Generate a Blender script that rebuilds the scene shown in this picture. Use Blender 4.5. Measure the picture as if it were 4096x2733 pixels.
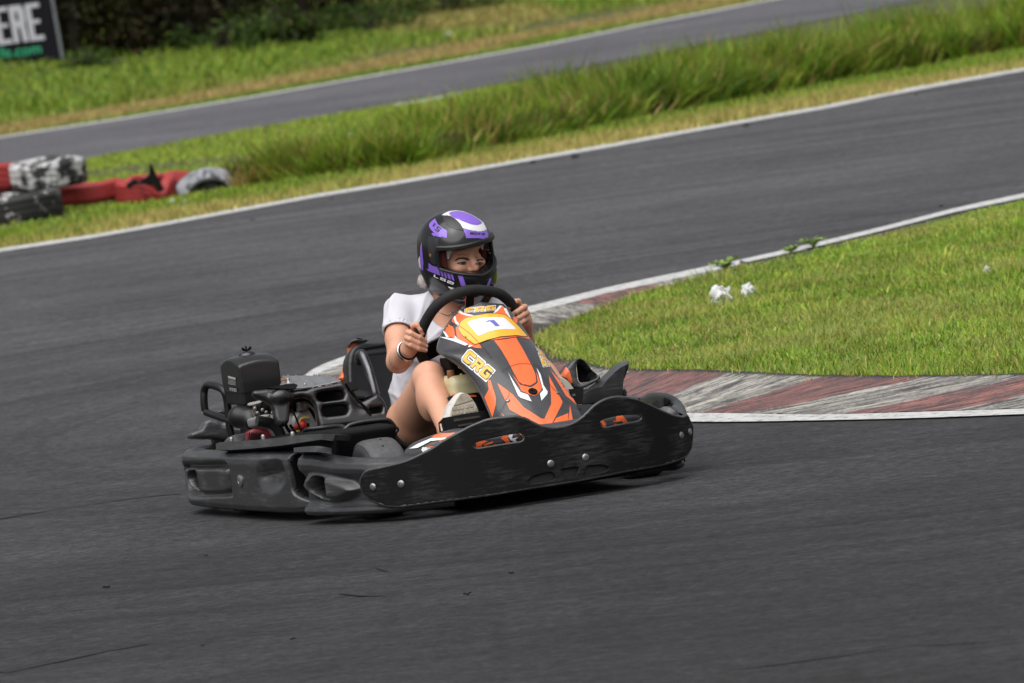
import bpy, bmesh, math, random
import numpy as np
from mathutils import Vector, Matrix
from mathutils.geometry import delaunay_2d_cdt
from mathutils.bvhtree import BVHTree

for _o in list(bpy.data.objects):
    bpy.data.objects.remove(_o)
SC = bpy.context.scene
COL = SC.collection
rng = np.random.default_rng(7)
random.seed(7)

# ------------------------------------------------------------------ camera
FPX = 38080.0                      # focal length in pixels of a 4096 px wide frame
RHO = math.radians(7.3)            # camera roll
ALP = math.radians(3.266)          # camera pitch
THE = math.radians(20.0)           # heading of the kart
CAM = np.array([0.061, -31.914, 2.3437])
_r = np.array([1.0, 0, 0]); FWD = np.array([0, math.cos(ALP), -math.sin(ALP)]); _u = np.array([0, math.sin(ALP), math.cos(ALP)])
CX = math.cos(RHO) * _r - math.sin(RHO) * _u
CY = math.sin(RHO) * _r + math.cos(RHO) * _u
cd = bpy.data.cameras.new('camera'); cam = bpy.data.objects.new('camera', cd); COL.objects.link(cam)
cam.matrix_world = Matrix(((CX[0], CY[0], -FWD[0], CAM[0]), (CX[1], CY[1], -FWD[1], CAM[1]), (CX[2], CY[2], -FWD[2], CAM[2]), (0, 0, 0, 1)))
cd.sensor_width = 36.0; cd.lens = FPX / 4096 * 36.0
cd.clip_start = 0.5; cd.clip_end = 3000
cd.dof.use_dof = True; cd.dof.focus_distance = 32.0; cd.dof.aperture_fstop = 10.5
SC.camera = cam
SC.render.resolution_x = 1024; SC.render.resolution_y = 683

# ------------------------------------------------------------------ world, sun, exposure
SUN_EL, SUN_AZ = math.radians(62), math.radians(205)    # azimuth clockwise from +Y
wd = bpy.data.worlds.new('World'); SC.world = wd; wd.use_nodes = True
wn = wd.node_tree.nodes; wl = wd.node_tree.links; wn.clear()
sky = wn.new('ShaderNodeTexSky'); sky.sky_type = 'NISHITA'; sky.sun_disc = False
sky.sun_elevation = SUN_EL; sky.sun_rotation = SUN_AZ; sky.air_density = 1.2; sky.dust_density = 4.0; sky.ozone_density = 1.0
hs = wn.new('ShaderNodeHueSaturation'); hs.inputs['Saturation'].default_value = 0.22
bg = wn.new('ShaderNodeBackground'); bg.inputs['Strength'].default_value = 0.05
wo = wn.new('ShaderNodeOutputWorld')
wl.new(sky.outputs[0], hs.inputs['Color']); wl.new(hs.outputs[0], bg.inputs[0]); wl.new(bg.outputs[0], wo.inputs[0])
sd = bpy.data.lights.new('sun', 'SUN'); sd.energy = 1.5; sd.angle = math.radians(85); sd.color = (1.0, 0.985, 0.97)
sun = bpy.data.objects.new('sun', sd); COL.objects.link(sun)
_sd = Vector((math.sin(SUN_AZ) * math.cos(SUN_EL), math.cos(SUN_AZ) * math.cos(SUN_EL), math.sin(SUN_EL)))
sun.rotation_euler = _sd.to_track_quat('Z', 'Y').to_euler()
SC.view_settings.view_transform = 'Standard'; SC.view_settings.look = 'None'
SC.view_settings.gamma = 1.0; SC.view_settings.use_curve_mapping = False
SC.view_settings.exposure = 1.02
SC.cycles.use_denoising = True

# ------------------------------------------------------------------ surveying: pixel of the photograph -> point on a known plane
KX = np.array([math.sin(THE), -math.cos(THE), 0]); KY = np.array([math.cos(THE), math.sin(THE), 0]); KZ = np.array([0, 0, 1.0])
KM = np.stack([KX, KY, KZ], 1)     # kart frame (X forward, Y left, Z up) -> world
KC = KM.T @ CAM
def ray(px, py):
    return FWD + CX * (px - 2048) / FPX - CY * (py - 1366.5) / FPX
def gp(px, py, z=0.0):             # point of the ground plane
    d = ray(px, py); t = (z - CAM[2]) / d[2]
    return CAM + d * t
def wp(px, py, y):                 # point of a world plane y = const
    d = ray(px, py); t = (y - CAM[1]) / d[1]
    return CAM + d * t
def kp(px, py, X=None, Y=None, Z=None):   # point in the kart frame on a plane of the kart
    d = KM.T @ ray(px, py)
    i, v = (0, X) if X is not None else ((1, Y) if Y is not None else (2, Z))
    return KC + d * ((v - KC[i]) / d[i])
def kplane(px, py, c, n):
    d = KM.T @ ray(px, py); c = np.asarray(c, float); n = np.asarray(n, float)
    return KC + d * (((c - KC) @ n) / (d @ n))

# ------------------------------------------------------------------ materials
def NN(nt, t, **kw):
    n = nt.nodes.new('ShaderNode' + t)
    for k, v in kw.items():
        if k in n.inputs: n.inputs[k].default_value = v
        else: setattr(n, k, v)
    return n
def new_mat(name):
    m = bpy.data.materials.new(name); m.use_nodes = True
    nt = m.node_tree; b = nt.nodes['Principled BSDF']
    return m, nt, b
def rgba(c): return (c[0], c[1], c[2], 1.0)
def ramp(nt, src, stops):
    r = nt.nodes.new('ShaderNodeValToRGB'); e = r.color_ramp.elements
    while len(e) < len(stops): e.new(0.5)
    for i, (p, c) in enumerate(stops):
        e[i].position = p; e[i].color = rgba(c) if len(c) == 3 else c
    nt.links.new(src, r.inputs[0]); return r
def mixc(nt, fac, a, b, mode='MIX'):
    m = nt.nodes.new('ShaderNodeMix'); m.data_type = 'RGBA'; m.blend_type = mode
    for v, i in ((fac, 0), (a, 6), (b, 7)):
        if isinstance(v, (int, float)): m.inputs[i].default_value = v
        elif isinstance(v, tuple): m.inputs[i].default_value = rgba(v)
        else: nt.links.new(v, m.inputs[i])
    return m.outputs[2]
def coords(nt, scale=(1, 1, 1), rot=(0, 0, 0), kind='Object'):
    tc = nt.nodes.new('ShaderNodeTexCoord'); mp = nt.nodes.new('ShaderNodeMapping')
    mp.inputs['Scale'].default_value = scale; mp.inputs['Rotation'].default_value = rot
    nt.links.new(tc.outputs[kind], mp.inputs['Vector']); return mp.outputs[0]
def noise(nt, vec, scale, detail=4, rough=0.55):
    n = NN(nt, 'TexNoise'); n.inputs['Scale'].default_value = scale; n.inputs['Detail'].default_value = detail; n.inputs['Roughness'].default_value = rough
    nt.links.new(vec, n.inputs['Vector']); return n.outputs['Fac']
def bump(nt, b, src, strength, dist=0.01):
    bp = NN(nt, 'Bump'); bp.inputs['Strength'].default_value = strength; bp.inputs['Distance'].default_value = dist
    nt.links.new(src, bp.inputs['Height']); nt.links.new(bp.outputs[0], b.inputs['Normal'])
def simple(name, col, rough=0.5, metal=0.0, var=0.25, scale=30, bmp=0.0, coat=0.0, spec=0.5, sss=0.0):
    """plain paint, plastic or metal with uneven tone and gloss"""
    m, nt, b = new_mat(name)
    v = coords(nt)
    n = noise(nt, v, scale, 5)
    c = ramp(nt, n, [(0.25, tuple(x * (1 - var) for x in col)), (0.75, tuple(min(1, x * (1 + var)) for x in col))])
    nt.links.new(c.outputs[0], b.inputs['Base Color'])
    rr = NN(nt, 'MapRange'); rr.inputs['To Min'].default_value = max(0.03, rough - 0.12); rr.inputs['To Max'].default_value = min(1, rough + 0.12)
    n2 = noise(nt, v, scale * 0.37, 3); nt.links.new(n2, rr.inputs['Value']); nt.links.new(rr.outputs[0], b.inputs['Roughness'])
    b.inputs['Metallic'].default_value = metal; b.inputs['Coat Weight'].default_value = coat; b.inputs['Coat Roughness'].default_value = 0.12
    b.inputs['Specular IOR Level'].default_value = spec
    if sss:
        b.inputs['Subsurface Weight'].default_value = sss; b.inputs['Subsurface Radius'].default_value = (0.012, 0.005, 0.003); b.inputs['Subsurface Scale'].default_value = 1.0
    if bmp: bump(nt, b, n, bmp, 0.002)
    return m
def scuffed(name, col, scuff=(0.16, 0.16, 0.17), rough=0.42, amt=0.5, stretch=(1, 1, 9), spec=0.5):
    """moulded black plastic with dust and long scratches"""
    m, nt, b = new_mat(name)
    v = coords(nt, stretch); v0 = coords(nt)
    n1 = noise(nt, v, 14, 8, 0.68); n2 = noise(nt, v0, 7, 4); n3 = noise(nt, v0, 160, 3)
    mk = nt.nodes.new('ShaderNodeMath'); mk.operation = 'MULTIPLY'; nt.links.new(n1, mk.inputs[0]); nt.links.new(n2, mk.inputs[1])
    r1 = ramp(nt, mk.outputs[0], [(0.25, (0, 0, 0)), (0.42, (amt, amt, amt))])
    c = mixc(nt, r1.outputs[0], mixc(nt, n3, tuple(x * 0.8 for x in col), tuple(x * 1.3 for x in col)), scuff)
    nt.links.new(c, b.inputs['Base Color'])
    rr = NN(nt, 'MapRange'); rr.inputs['To Min'].default_value = rough; rr.inputs['To Max'].default_value = rough + 0.35
    nt.links.new(mk.outputs[0], rr.inputs['Value']); nt.links.new(rr.outputs[0], b.inputs['Roughness'])
    bump(nt, b, n1, 0.12, 0.003); b.inputs['Specular IOR Level'].default_value = spec
    return m

# ------------------------------------------------------------------ mesh helpers
def tag(o, label=None, cat=None, group=None, kind=None):
    if label: o['label'] = label
    if cat: o['category'] = cat
    if group: o['group'] = group
    if kind: o['kind'] = kind
    return o
def empty(name, parent=None, mat=None):
    o = bpy.data.objects.new(name, None); COL.objects.link(o); o.empty_display_size = 0.1
    if parent: o.parent = parent
    return o
def obj(name, verts, faces, mat=None, parent=None, smooth=True, sharp=None):
    me = bpy.data.meshes.new(name)
    me.from_pydata([tuple(v) for v in verts], [], [tuple(int(i) for i in f) for f in faces])
    me.validate(); me.update()
    o = bpy.data.objects.new(name, me); COL.objects.link(o)
    if mat:
        for mm in (mat if isinstance(mat, (list, tuple)) else [mat]): me.materials.append(mm)
    if parent: o.parent = parent
    if smooth:
        me.polygons.foreach_set('use_smooth', [True] * len(me.polygons))
        if sharp: me.set_sharp_from_angle(angle=math.radians(sharp))
    return o
class MB:
    """collects pieces of ONE part"""
    def __init__(s): s.v = []; s.f = []
    def add(s, v, f):
        n = len(s.v); s.v.extend([tuple(map(float, x)) for x in v]); s.f.extend([tuple(int(i) + n for i in q) for q in f]); return s
    def build(s, name, mat, parent=None, sharp=40, smooth=True): return obj(name, s.v, s.f, mat, parent, smooth, sharp)
def catmull(pts, n=6, closed=False):
    P = np.asarray(pts, float); N = len(P); out = []
    for i in range(N if closed else N - 1):
        p0, p1, p2, p3 = (P[(i - 1) % N], P[i], P[(i + 1) % N], P[(i + 2) % N]) if closed else (P[max(i - 1, 0)], P[i], P[i + 1], P[min(i + 2, N - 1)])
        for k in range(n):
            t = k / n
            out.append(0.5 * ((2 * p1) + (-p0 + p2) * t + (2 * p0 - 5 * p1 + 4 * p2 - p3) * t * t + (-p0 + 3 * p1 - 3 * p2 + p3) * t ** 3))
    if not closed: out.append(P[-1])
    return np.array(out)
def tube(path, rad, seg=12, closed=False, caps=True, flat=1.0, upv=(0, 0, 1)):
    P = np.asarray(path, float); N = len(P)
    R = np.full(N, rad) if np.isscalar(rad) else np.asarray(rad, float)
    T = np.array([(P[(i + 1) % N] - P[i - 1]) if closed else (P[min(i + 1, N - 1)] - P[max(i - 1, 0)]) for i in range(N)])
    T /= np.linalg.norm(T, axis=1)[:, None] + 1e-12
    a = np.asarray(upv, float)
    if abs(a @ T[0]) > 0.9: a = np.array([1.0, 0, 0]) if abs(T[0][0]) < 0.9 else np.array([0, 1.0, 0])
    u = a - T[0] * (a @ T[0]); u /= np.linalg.norm(u)
    V = []; 
    for i in range(N):
        u = u - T[i] * (u @ T[i]); u /= np.linalg.norm(u); w = np.cross(T[i], u)
        for k in range(seg):
            an = 2 * math.pi * k / seg
            V.append(P[i] + R[i] * (math.cos(an) * u * flat + math.sin(an) * w))
    F = []
    for i in range(N if closed else N - 1):
        j = (i + 1) % N
        for k in range(seg):
            l = (k + 1) % seg
            F.append((i * seg + k, i * seg + l, j * seg + l, j * seg + k))
    if caps and not closed:
        F.append(tuple(range(seg))[::-1]); F.append(tuple((N - 1) * seg + k for k in range(seg)))
    return V, F
def box(c, s, R=None):
    c = np.asarray(c, float); s = np.asarray(s, float) / 2
    V = []
    for z in (-1, 1):
        for x, y in ((-1, -1), (1, -1), (1, 1), (-1, 1)):
            p = np.array([x, y, z]) * s
            V.append(c + (R @ p if R is not None else p))
    return V, [(3, 2, 1, 0), (4, 5, 6, 7), (0, 1, 5, 4), (1, 2, 6, 5), (2, 3, 7, 6), (3, 0, 4, 7)]
def bevel(o, w=0.004, seg=2, ang=40):
    m = o.modifiers.new('bevel', 'BEVEL'); m.width = w; m.segments = seg; m.limit_method = 'ANGLE'; m.angle_limit = math.radians(ang)
    m.harden_normals = False
    return o
def lathe(profile, axis_o, axis_d, seg=32, closed_profile=False):
    """profile: list of (r, h) about axis"""
    d = np.asarray(axis_d, float); d /= np.linalg.norm(d); a = np.array([0, 0, 1.0]) if abs(d[2]) < 0.9 else np.array([1.0, 0, 0])
    u = np.cross(d, a); u /= np.linalg.norm(u); w = np.cross(d, u); o = np.asarray(axis_o, float)
    V = []; n = len(profile)
    for k in range(seg):
        an = 2 * math.pi * k / seg; q = math.cos(an) * u + math.sin(an) * w
        for r, h in profile: V.append(o + d * h + q * r)
    F = []
    for k in range(seg):
        l = (k + 1) % seg
        for i in range(n if closed_profile else n - 1):
            j = (i + 1) % n
            F.append((k * n + i, l * n + i, l * n + j, k * n + j))
    return V, F
def inpoly(P, poly):
    P = np.asarray(P, float); poly = np.asarray(poly, float); x, y = P[:, 0], P[:, 1]; ins = np.zeros(len(P), bool)
    j = len(poly) - 1
    for i in range(len(poly)):
        xi, yi = poly[i]; xj, yj = poly[j]
        c = ((yi > y) != (yj > y)) & (x < (xj - xi) * (y - yi) / (yj - yi + 1e-30) + xi)
        ins ^= c; j = i
    return ins
def polydist(P, poly, closed=True):
    P = np.asarray(P, float); poly = np.asarray(poly, float); D = np.full(len(P), 1e9)
    n = len(poly)
    for i in range(n if closed else n - 1):
        a = poly[i]; b = poly[(i + 1) % n]; ab = b - a
        t = np.clip(((P - a) @ ab) / (ab @ ab + 1e-30), 0, 1)
        D = np.minimum(D, np.linalg.norm(P - a - t[:, None] * ab, axis=1))
    return D
def densify(poly, step, closed=True):
    poly = np.asarray(poly, float); out = []; n = len(poly)
    for i in range(n if closed else n - 1):
        a, b = poly[i], poly[(i + 1) % n]; k = max(1, int(np.linalg.norm(b - a) / step))
        for j in range(k): out.append(a + (b - a) * j / k)
    if not closed: out.append(poly[-1])
    return np.array(out)
def triangulate(outline, holes=(), step=None):
    """2D polygon with holes -> verts, triangles; step adds inner points so the sheet can bend"""
    loops = [np.asarray(outline, float)] + [np.asarray(h, float) for h in holes]
    if step: loops = [densify(l, step) for l in loops]
    V = []; E = []
    for l in loops:
        n0 = len(V); V.extend(l); E.extend([(n0 + i, n0 + (i + 1) % len(l)) for i in range(len(l))])
    if step:
        o = loops[0]; mn = o.min(0); mx = o.max(0)
        gx, gy = np.meshgrid(np.arange(mn[0] + step / 2, mx[0], step), np.arange(mn[1] + step / 2, mx[1], step))
        G = np.stack([gx.ravel(), gy.ravel()], 1)
        if len(G):
            k = inpoly(G, o)
            for h in loops[1:]: k &= ~inpoly(G, h)
            G = G[k]
            for l in loops:
                if len(G): G = G[polydist(G, l) > step * 0.45]
            V.extend(G)
    r = delaunay_2d_cdt([Vector((float(a[0]), float(a[1]))) for a in V], E, [], 0, 1e-7)
    vv = np.array([tuple(v) for v in r[0]]); ff = np.array([f for f in r[2] if len(f) == 3])
    c = vv[ff].mean(1); k = inpoly(c, loops[0])
    for h in loops[1:]: k &= ~inpoly(c, h)
    ff = ff[k]
    a = vv[ff]; cr = (a[:, 1, 0] - a[:, 0, 0]) * (a[:, 2, 1] - a[:, 0, 1]) - (a[:, 1, 1] - a[:, 0, 1]) * (a[:, 2, 0] - a[:, 0, 0])
    ff[cr < 0] = ff[cr < 0][:, ::-1]
    return vv, ff
def slab(vv, ff, top, bot):
    """close a triangulated sheet (mapped to 3D twice) into a solid plate"""
    n = len(vv); F = [tuple(f) for f in ff] + [tuple(f[::-1] + n) for f in ff]
    ed = {}
    for f in ff:
        for i in range(3):
            a, b = int(f[i]), int(f[(i + 1) % 3]); ed[(a, b)] = 1
    for (a, b) in list(ed):
        if (b, a) not in ed: F.append((b, a, a + n, b + n))
    return list(top) + list(bot), F
def plate(outline, holes, org, ex, ey, th, step=None):
    """flat plate: outline in (ex,ey) coordinates about org, thickness th along -n"""
    org, ex, ey = (np.asarray(a, float) for a in (org, ex, ey)); n = np.cross(ex, ey); n /= np.linalg.norm(n)
    vv, ff = triangulate(outline, holes, step)
    top = org + vv[:, :1] * ex + vv[:, 1:] * ey
    return slab(vv, ff, top, top - n * th)
def round_poly(poly, r, n=4):
    """round the corners of a 2D polygon"""
    P = np.asarray(poly, float); out = []; N = len(P)
    for i in range(N):
        a, b, c = P[i - 1], P[i], P[(i + 1) % N]
        la, lc = np.linalg.norm(a - b), np.linalg.norm(c - b); q = min(r, la * 0.45, lc * 0.45)
        p0 = b + (a - b) / la * q; p1 = b + (c - b) / lc * q
        for k in range(n + 1):
            t = k / n; out.append((1 - t) ** 2 * p0 + 2 * t * (1 - t) * b + t * t * p1)
    return np.array(out)

# ------------------------------------------------------------------ implicit modelling (smooth unions, surface nets)
class Field:
    def __init__(s, lo, hi, h):
        s.lo = np.asarray(lo, float); s.h = h
        s.n = np.ceil((np.asarray(hi, float) - s.lo) / h).astype(int) + 1
        s.d = np.full(tuple(s.n), 9.0, np.float32)
    def sub(s, lo, hi):
        a = np.clip(np.floor((np.asarray(lo) - s.lo) / s.h).astype(int), 0, s.n - 1)
        b = np.clip(np.ceil((np.asarray(hi) - s.lo) / s.h).astype(int) + 1, 1, s.n)
        b = np.maximum(b, a + 1)
        ax = [(s.lo[i] + s.h * np.arange(a[i], b[i])).astype(np.float32) for i in range(3)]
        return (slice(a[0], b[0]), slice(a[1], b[1]), slice(a[2], b[2])), np.stack(np.meshgrid(*ax, indexing='ij'), -1)
    def op(s, fn, lo, hi, k=0.0, mode='add', pad=0.03):
        m = pad + k
        sl, P = s.sub(np.asarray(lo) - m, np.asarray(hi) + m)
        e = fn(P).astype(np.float32); d = s.d[sl]
        if mode == 'cut': e = -e; 
        if k > 0:
            if mode == 'add':
                hh = np.maximum(k - np.abs(d - e), 0) / k; s.d[sl] = np.minimum(d, e) - hh * hh * k * 0.25
            else:
                hh = np.maximum(k - np.abs(d - e), 0) / k; s.d[sl] = np.maximum(d, e) + hh * hh * k * 0.25
        else:
            s.d[sl] = np.minimum(d, e) if mode == 'add' else np.maximum(d, e)
    def cone(s, a, b, ra, rb, k=0.01, mode='add', sq=None):
        """tapered capsule; sq=(dir, factor) flattens it along dir"""
        a = np.asarray(a, float); b = np.asarray(b, float); R = max(ra, rb)
        ab = b - a; L2 = ab @ ab + 1e-9
        def fn(P):
            q = P - a
            t = np.clip((q @ ab) / L2, 0, 1)
            v = q - t[..., None] * ab
            if sq is not None:
                dv = np.asarray(sq[0], float); dv = dv / np.linalg.norm(dv)
                v = v + (v @ dv)[..., None] * dv * (1 / sq[1] - 1)
            return np.sqrt((v * v).sum(-1)) - (ra + (rb - ra) * t)
        s.op(fn, np.minimum(a, b) - R, np.maximum(a, b) + R, k, mode)
        return s
    def chain(s, pts, rad, k=0.01, mode='add', sq=None):
        for i in range(len(pts) - 1): s.cone(pts[i], pts[i + 1], rad[i], rad[i + 1], k, mode, sq)
        return s
    def ell(s, c, r, k=0.01, mode='add', R=None, p=2.0):
        c = np.asarray(c, float); r = np.asarray(r, float)
        def fn(P):
            q = P - c
            if R is not None: q = q @ R
            q = np.abs(q) / r
            m = (q ** p).sum(-1) ** (1 / p)
            g = np.maximum(m, 1e-4)
            return (m - 1) * (np.sqrt((q * q * r * r).sum(-1)) / (np.sqrt((q * q).sum(-1)) + 1e-5))
        R_ = r.max() * 1.2; s.op(fn, c - R_, c + R_, k, mode); return s
    def box(s, c, half, rnd=0.005, k=0.004, mode='add', R=None):
        c = np.asarray(c, float); hf = np.asarray(half, float) - rnd
        def fn(P):
            q = P - c
            if R is not None: q = q @ R
            q = np.abs(q) - hf
            return np.sqrt((np.maximum(q, 0) ** 2).sum(-1)) + np.minimum(q.max(-1), 0) - rnd
        R_ = np.linalg.norm(half); s.op(fn, c - R_, c + R_, k, mode); return s
    def half(s, p, n, k=0.0, lo=None, hi=None, mode='cut'):
        p = np.asarray(p, float); n = np.asarray(n, float); n = n / np.linalg.norm(n)
        s.op(lambda P: -((P - p) @ n), s.lo if lo is None else lo, s.lo + s.h * s.n if hi is None else hi, k, mode, 0.0); return s
    def mesh(s):
        d = s.d; n = d.shape
        ins = d < 0
        cnt = np.zeros((n[0] - 1, n[1] - 1, n[2] - 1), np.int8)
        for i in (0, 1):
            for j in (0, 1):
                for k in (0, 1): cnt += ins[i:n[0] - 1 + i, j:n[1] - 1 + j, k:n[2] - 1 + k]
        act = (cnt > 0) & (cnt < 8)
        idx = np.argwhere(act); M = len(idx)
        vid = np.full(act.shape, -1, np.int64); vid[act] = np.arange(M)
        acc = np.zeros((M, 3)); c = np.zeros(M)
        I = idx
        cor = [(i, j, k) for i in (0, 1) for j in (0, 1) for k in (0, 1)]
        val = {q: d[I[:, 0] + q[0], I[:, 1] + q[1], I[:, 2] + q[2]].astype(float) for q in cor}
        for q in cor:
            for ax in range(3):
                if q[ax] == 0:
                    w = list(q); w[ax] = 1; w = tuple(w); a, b = val[q], val[w]; m = (a < 0) != (b < 0)
                    t = np.where(m, a / np.where(m, a - b, 1), 0)
                    for e in range(3):
                        acc[:, e] += np.where(m, q[e] + (t if e == ax else 0), 0)
                    c += m
        V = s.lo + s.h * (I + acc / np.maximum(c, 1)[:, None])
        F = []
        for ax in range(3):
            o1, o2 = [(1, 2), (2, 0), (0, 1)][ax]
            sl0 = [slice(None)] * 3; sl1 = [slice(None)] * 3; sl0[ax] = slice(0, -1); sl1[ax] = slice(1, None)
            a = ins[tuple(sl0)]; b = ins[tuple(sl1)]; ch = np.argwhere(a != b)
            ok = (ch[:, o1] > 0) & (ch[:, o2] > 0) & (ch[:, o1] < n[o1] - 1) & (ch[:, o2] < n[o2] - 1); ch = ch[ok]
            def g(da, db):
                q = ch.copy(); q[:, o1] += da; q[:, o2] += db; return vid[q[:, 0], q[:, 1], q[:, 2]]
            quad = np.stack([g(-1, -1), g(0, -1), g(0, 0), g(-1, 0)], 1)
            fl = ~a[ch[:, 0], ch[:, 1], ch[:, 2]]
            quad[fl] = quad[fl][:, ::-1]; F.append(quad)
        F = np.concatenate(F); F = F[(F >= 0).all(1)]
        return V, F
def smooth_mesh(V, F, it=2, lam=0.5):
    V = V.copy(); E = np.concatenate([F[:, [0, 1]], F[:, [1, 2]], F[:, [2, 3]], F[:, [3, 0]]]); n = len(V)
    deg = np.bincount(E.ravel(), minlength=n)[:, None]
    for w in [lam, -lam * 0.9] * it:
        s = np.zeros_like(V)
        for e in range(3):
            s[:, e] = np.bincount(E[:, 0], V[E[:, 1], e], n) + np.bincount(E[:, 1], V[E[:, 0], e], n)
        V += w * (s / np.maximum(deg, 1) - V)
    return V
def fmesh(fld, name, mat, parent=None, it=2):
    V, F = fld.mesh(); V = smooth_mesh(V, F, it) if it else V
    me = bpy.data.meshes.new(name)
    me.vertices.add(len(V)); me.vertices.foreach_set('co', V.astype(np.float32).ravel())
    me.loops.add(F.size); me.loops.foreach_set('vertex_index', F.astype(np.int32).ravel())
    me.polygons.add(len(F)); me.polygons.foreach_set('loop_start', np.arange(0, F.size, 4, dtype=np.int32))
    me.polygons.foreach_set('use_smooth', np.ones(len(F), bool)); me.update(calc_edges=True); me.validate()
    o = bpy.data.objects.new(name, me); COL.objects.link(o)
    for mm in (mat if isinstance(mat, (list, tuple)) else [mat]): me.materials.append(mm)
    if parent: o.parent = parent
    return o
# ================================================================== THE SETTING
def attr_mat(name, rough=0.7, trans=0.25, hv=0.1):
    """colour comes from each blade's own colour attribute"""
    m, nt, b = new_mat(name)
    a = NN(nt, 'Attribute'); a.attribute_name = 'col'
    nt.links.new(a.outputs['Color'], b.inputs['Base Color']); b.inputs['Roughness'].default_value = rough
    b.inputs['Specular IOR Level'].default_value = 0.25
    if trans:
        t = NN(nt, 'BsdfTranslucent'); nt.links.new(a.outputs['Color'], t.inputs['Color'])
        mx = NN(nt, 'MixShader'); mx.inputs[0].default_value = trans
        nt.links.new(b.outputs[0], mx.inputs[1]); nt.links.new(t.outputs[0], mx.inputs[2])
        nt.links.new(mx.outputs[0], nt.nodes['Material Output'].inputs['Surface'])
    return m
def asphalt(name, tone, seed, dark_tone):
    """worn asphalt: stone grain, patches, and a rubbered racing line that darkens the hairpin (rub = (y dark, y clean, factor))"""
    m, nt, b = new_mat(name)
    v = coords(nt); vs = coords(nt, (0.5, 0.35, 1), (0, 0, math.radians(-20))); vk = coords(nt, (0.10, 0.55, 1), (0, 0, math.radians(-14 - seed)))
    fine = noise(nt, v, 70, 4, 0.8); grain = noise(nt, v, 19, 8, 0.85); mid = noise(nt, v, 4.5, 6, 0.65); big = noise(nt, vs, 1.1, 5, 0.6); streak = noise(nt, vk, 2.6, 6, 0.62)
    c1 = ramp(nt, fine, [(0.28, tuple(x * 0.45 for x in tone)), (0.5, tone), (0.66, tuple(x * 1.3 for x in tone)), (0.80, tuple(x * 2.6 for x in tone))])
    g1 = ramp(nt, grain, [(0.36, (0.42, 0.42, 0.42)), (0.5, (1.0, 1.0, 1.0)), (0.64, (1.75, 1.75, 1.74))])
    g2 = ramp(nt, mid, [(0.3, (0.82, 0.82, 0.82)), (0.7, (1.13, 1.13, 1.12))])
    g3 = ramp(nt, big, [(0.32, (0.78, 0.78, 0.79)), (0.62, (1.10, 1.10, 1.10))])
    g4 = ramp(nt, streak, [(0.32, (0.80, 0.80, 0.81)), (0.50, (1.0, 1.0, 1.0)), (0.8, (1.04, 1.04, 1.04))])
    dc = NN(nt, 'VectorMath', operation='DISTANCE'); nt.links.new(v, dc.inputs[0]); dc.inputs[1].default_value = (3.4, 6.0, 0)
    cb = NN(nt, 'CombineXYZ'); nt.links.new(dc.outputs['Value'], cb.inputs[0]); m9 = NN(nt, 'Math', operation='MULTIPLY'); nt.links.new(mid, m9.inputs[0]); m9.inputs[1].default_value = 0.25; nt.links.new(m9.outputs[0], cb.inputs[1])
    arcs = noise(nt, cb.outputs[0], 2.4, 5, 0.7)
    g5 = ramp(nt, arcs, [(0.32, (0.62, 0.62, 0.63)), (0.46, (0.97, 0.97, 0.97)), (0.70, (1.22, 1.22, 1.22))])
    c = c1.outputs[0]
    for g in (g1, g2, g3, g4, g5): c = mixc(nt, 1.0, c, g.outputs[0], 'MULTIPLY')
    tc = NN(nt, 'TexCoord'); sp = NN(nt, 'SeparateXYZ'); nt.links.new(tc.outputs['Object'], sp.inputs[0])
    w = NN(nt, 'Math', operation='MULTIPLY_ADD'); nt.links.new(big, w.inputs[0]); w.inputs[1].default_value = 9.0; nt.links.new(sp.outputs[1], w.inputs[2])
    mr = NN(nt, 'MapRange'); mr.interpolation_type = 'SMOOTHSTEP'; mr.inputs['From Min'].default_value = dark_tone[0] + 4.5; mr.inputs['From Max'].default_value = dark_tone[1] + 4.5; mr.inputs['To Min'].default_value = dark_tone[2]; mr.inputs['To Max'].default_value = 1.0  # tone falls off with y over the full width of the sheet
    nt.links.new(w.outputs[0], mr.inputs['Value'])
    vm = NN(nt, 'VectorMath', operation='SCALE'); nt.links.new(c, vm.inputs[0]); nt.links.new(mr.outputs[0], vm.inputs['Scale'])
    nt.links.new(vm.outputs[0], b.inputs['Base Color'])
    b.inputs['Roughness'].default_value = 0.85; b.inputs['Specular IOR Level'].default_value = 0.3
    bump(nt, b, fine, 0.7, 0.006)
    return m
def soil_mat():
    m, nt, b = new_mat('turf_soil')
    v = coords(nt); n1 = noise(nt, v, 1.1, 6); n2 = noise(nt, v, 40, 4)
    c = mixc(nt, n2, (0.035, 0.045, 0.010), (0.085, 0.10, 0.022)); c = mixc(nt, ramp(nt, n1, [(0.45, (0, 0, 0)), (0.7, (0.6, 0.6, 0.6))]).outputs[0], c, (0.13, 0.11, 0.045))
    nt.links.new(c, b.inputs['Base Color']); b.inputs['Roughness'].default_value = 0.95; bump(nt, b, n2, 0.8, 0.02)
    return m
def paint_white():
    m, nt, b = new_mat('line_paint')
    v = coords(nt); n1 = noise(nt, v, 28, 7, 0.7); n2 = noise(nt, coords(nt, (1, 0.25, 1)), 5, 5)
    w = ramp(nt, n1, [(0.36, (0.10, 0.10, 0.10)), (0.46, (0.50, 0.50, 0.49)), (0.8, (0.66, 0.66, 0.65))])
    c = mixc(nt, ramp(nt, n2, [(0.58, (0, 0, 0)), (0.85, (0.6, 0.6, 0.6))]).outputs[0], w.outputs[0], (0.16, 0.16, 0.16))
    nt.links.new(c, b.inputs['Base Color']); b.inputs['Roughness'].default_value = 0.75; bump(nt, b, n1, 0.3, 0.004)
    return m
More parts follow.
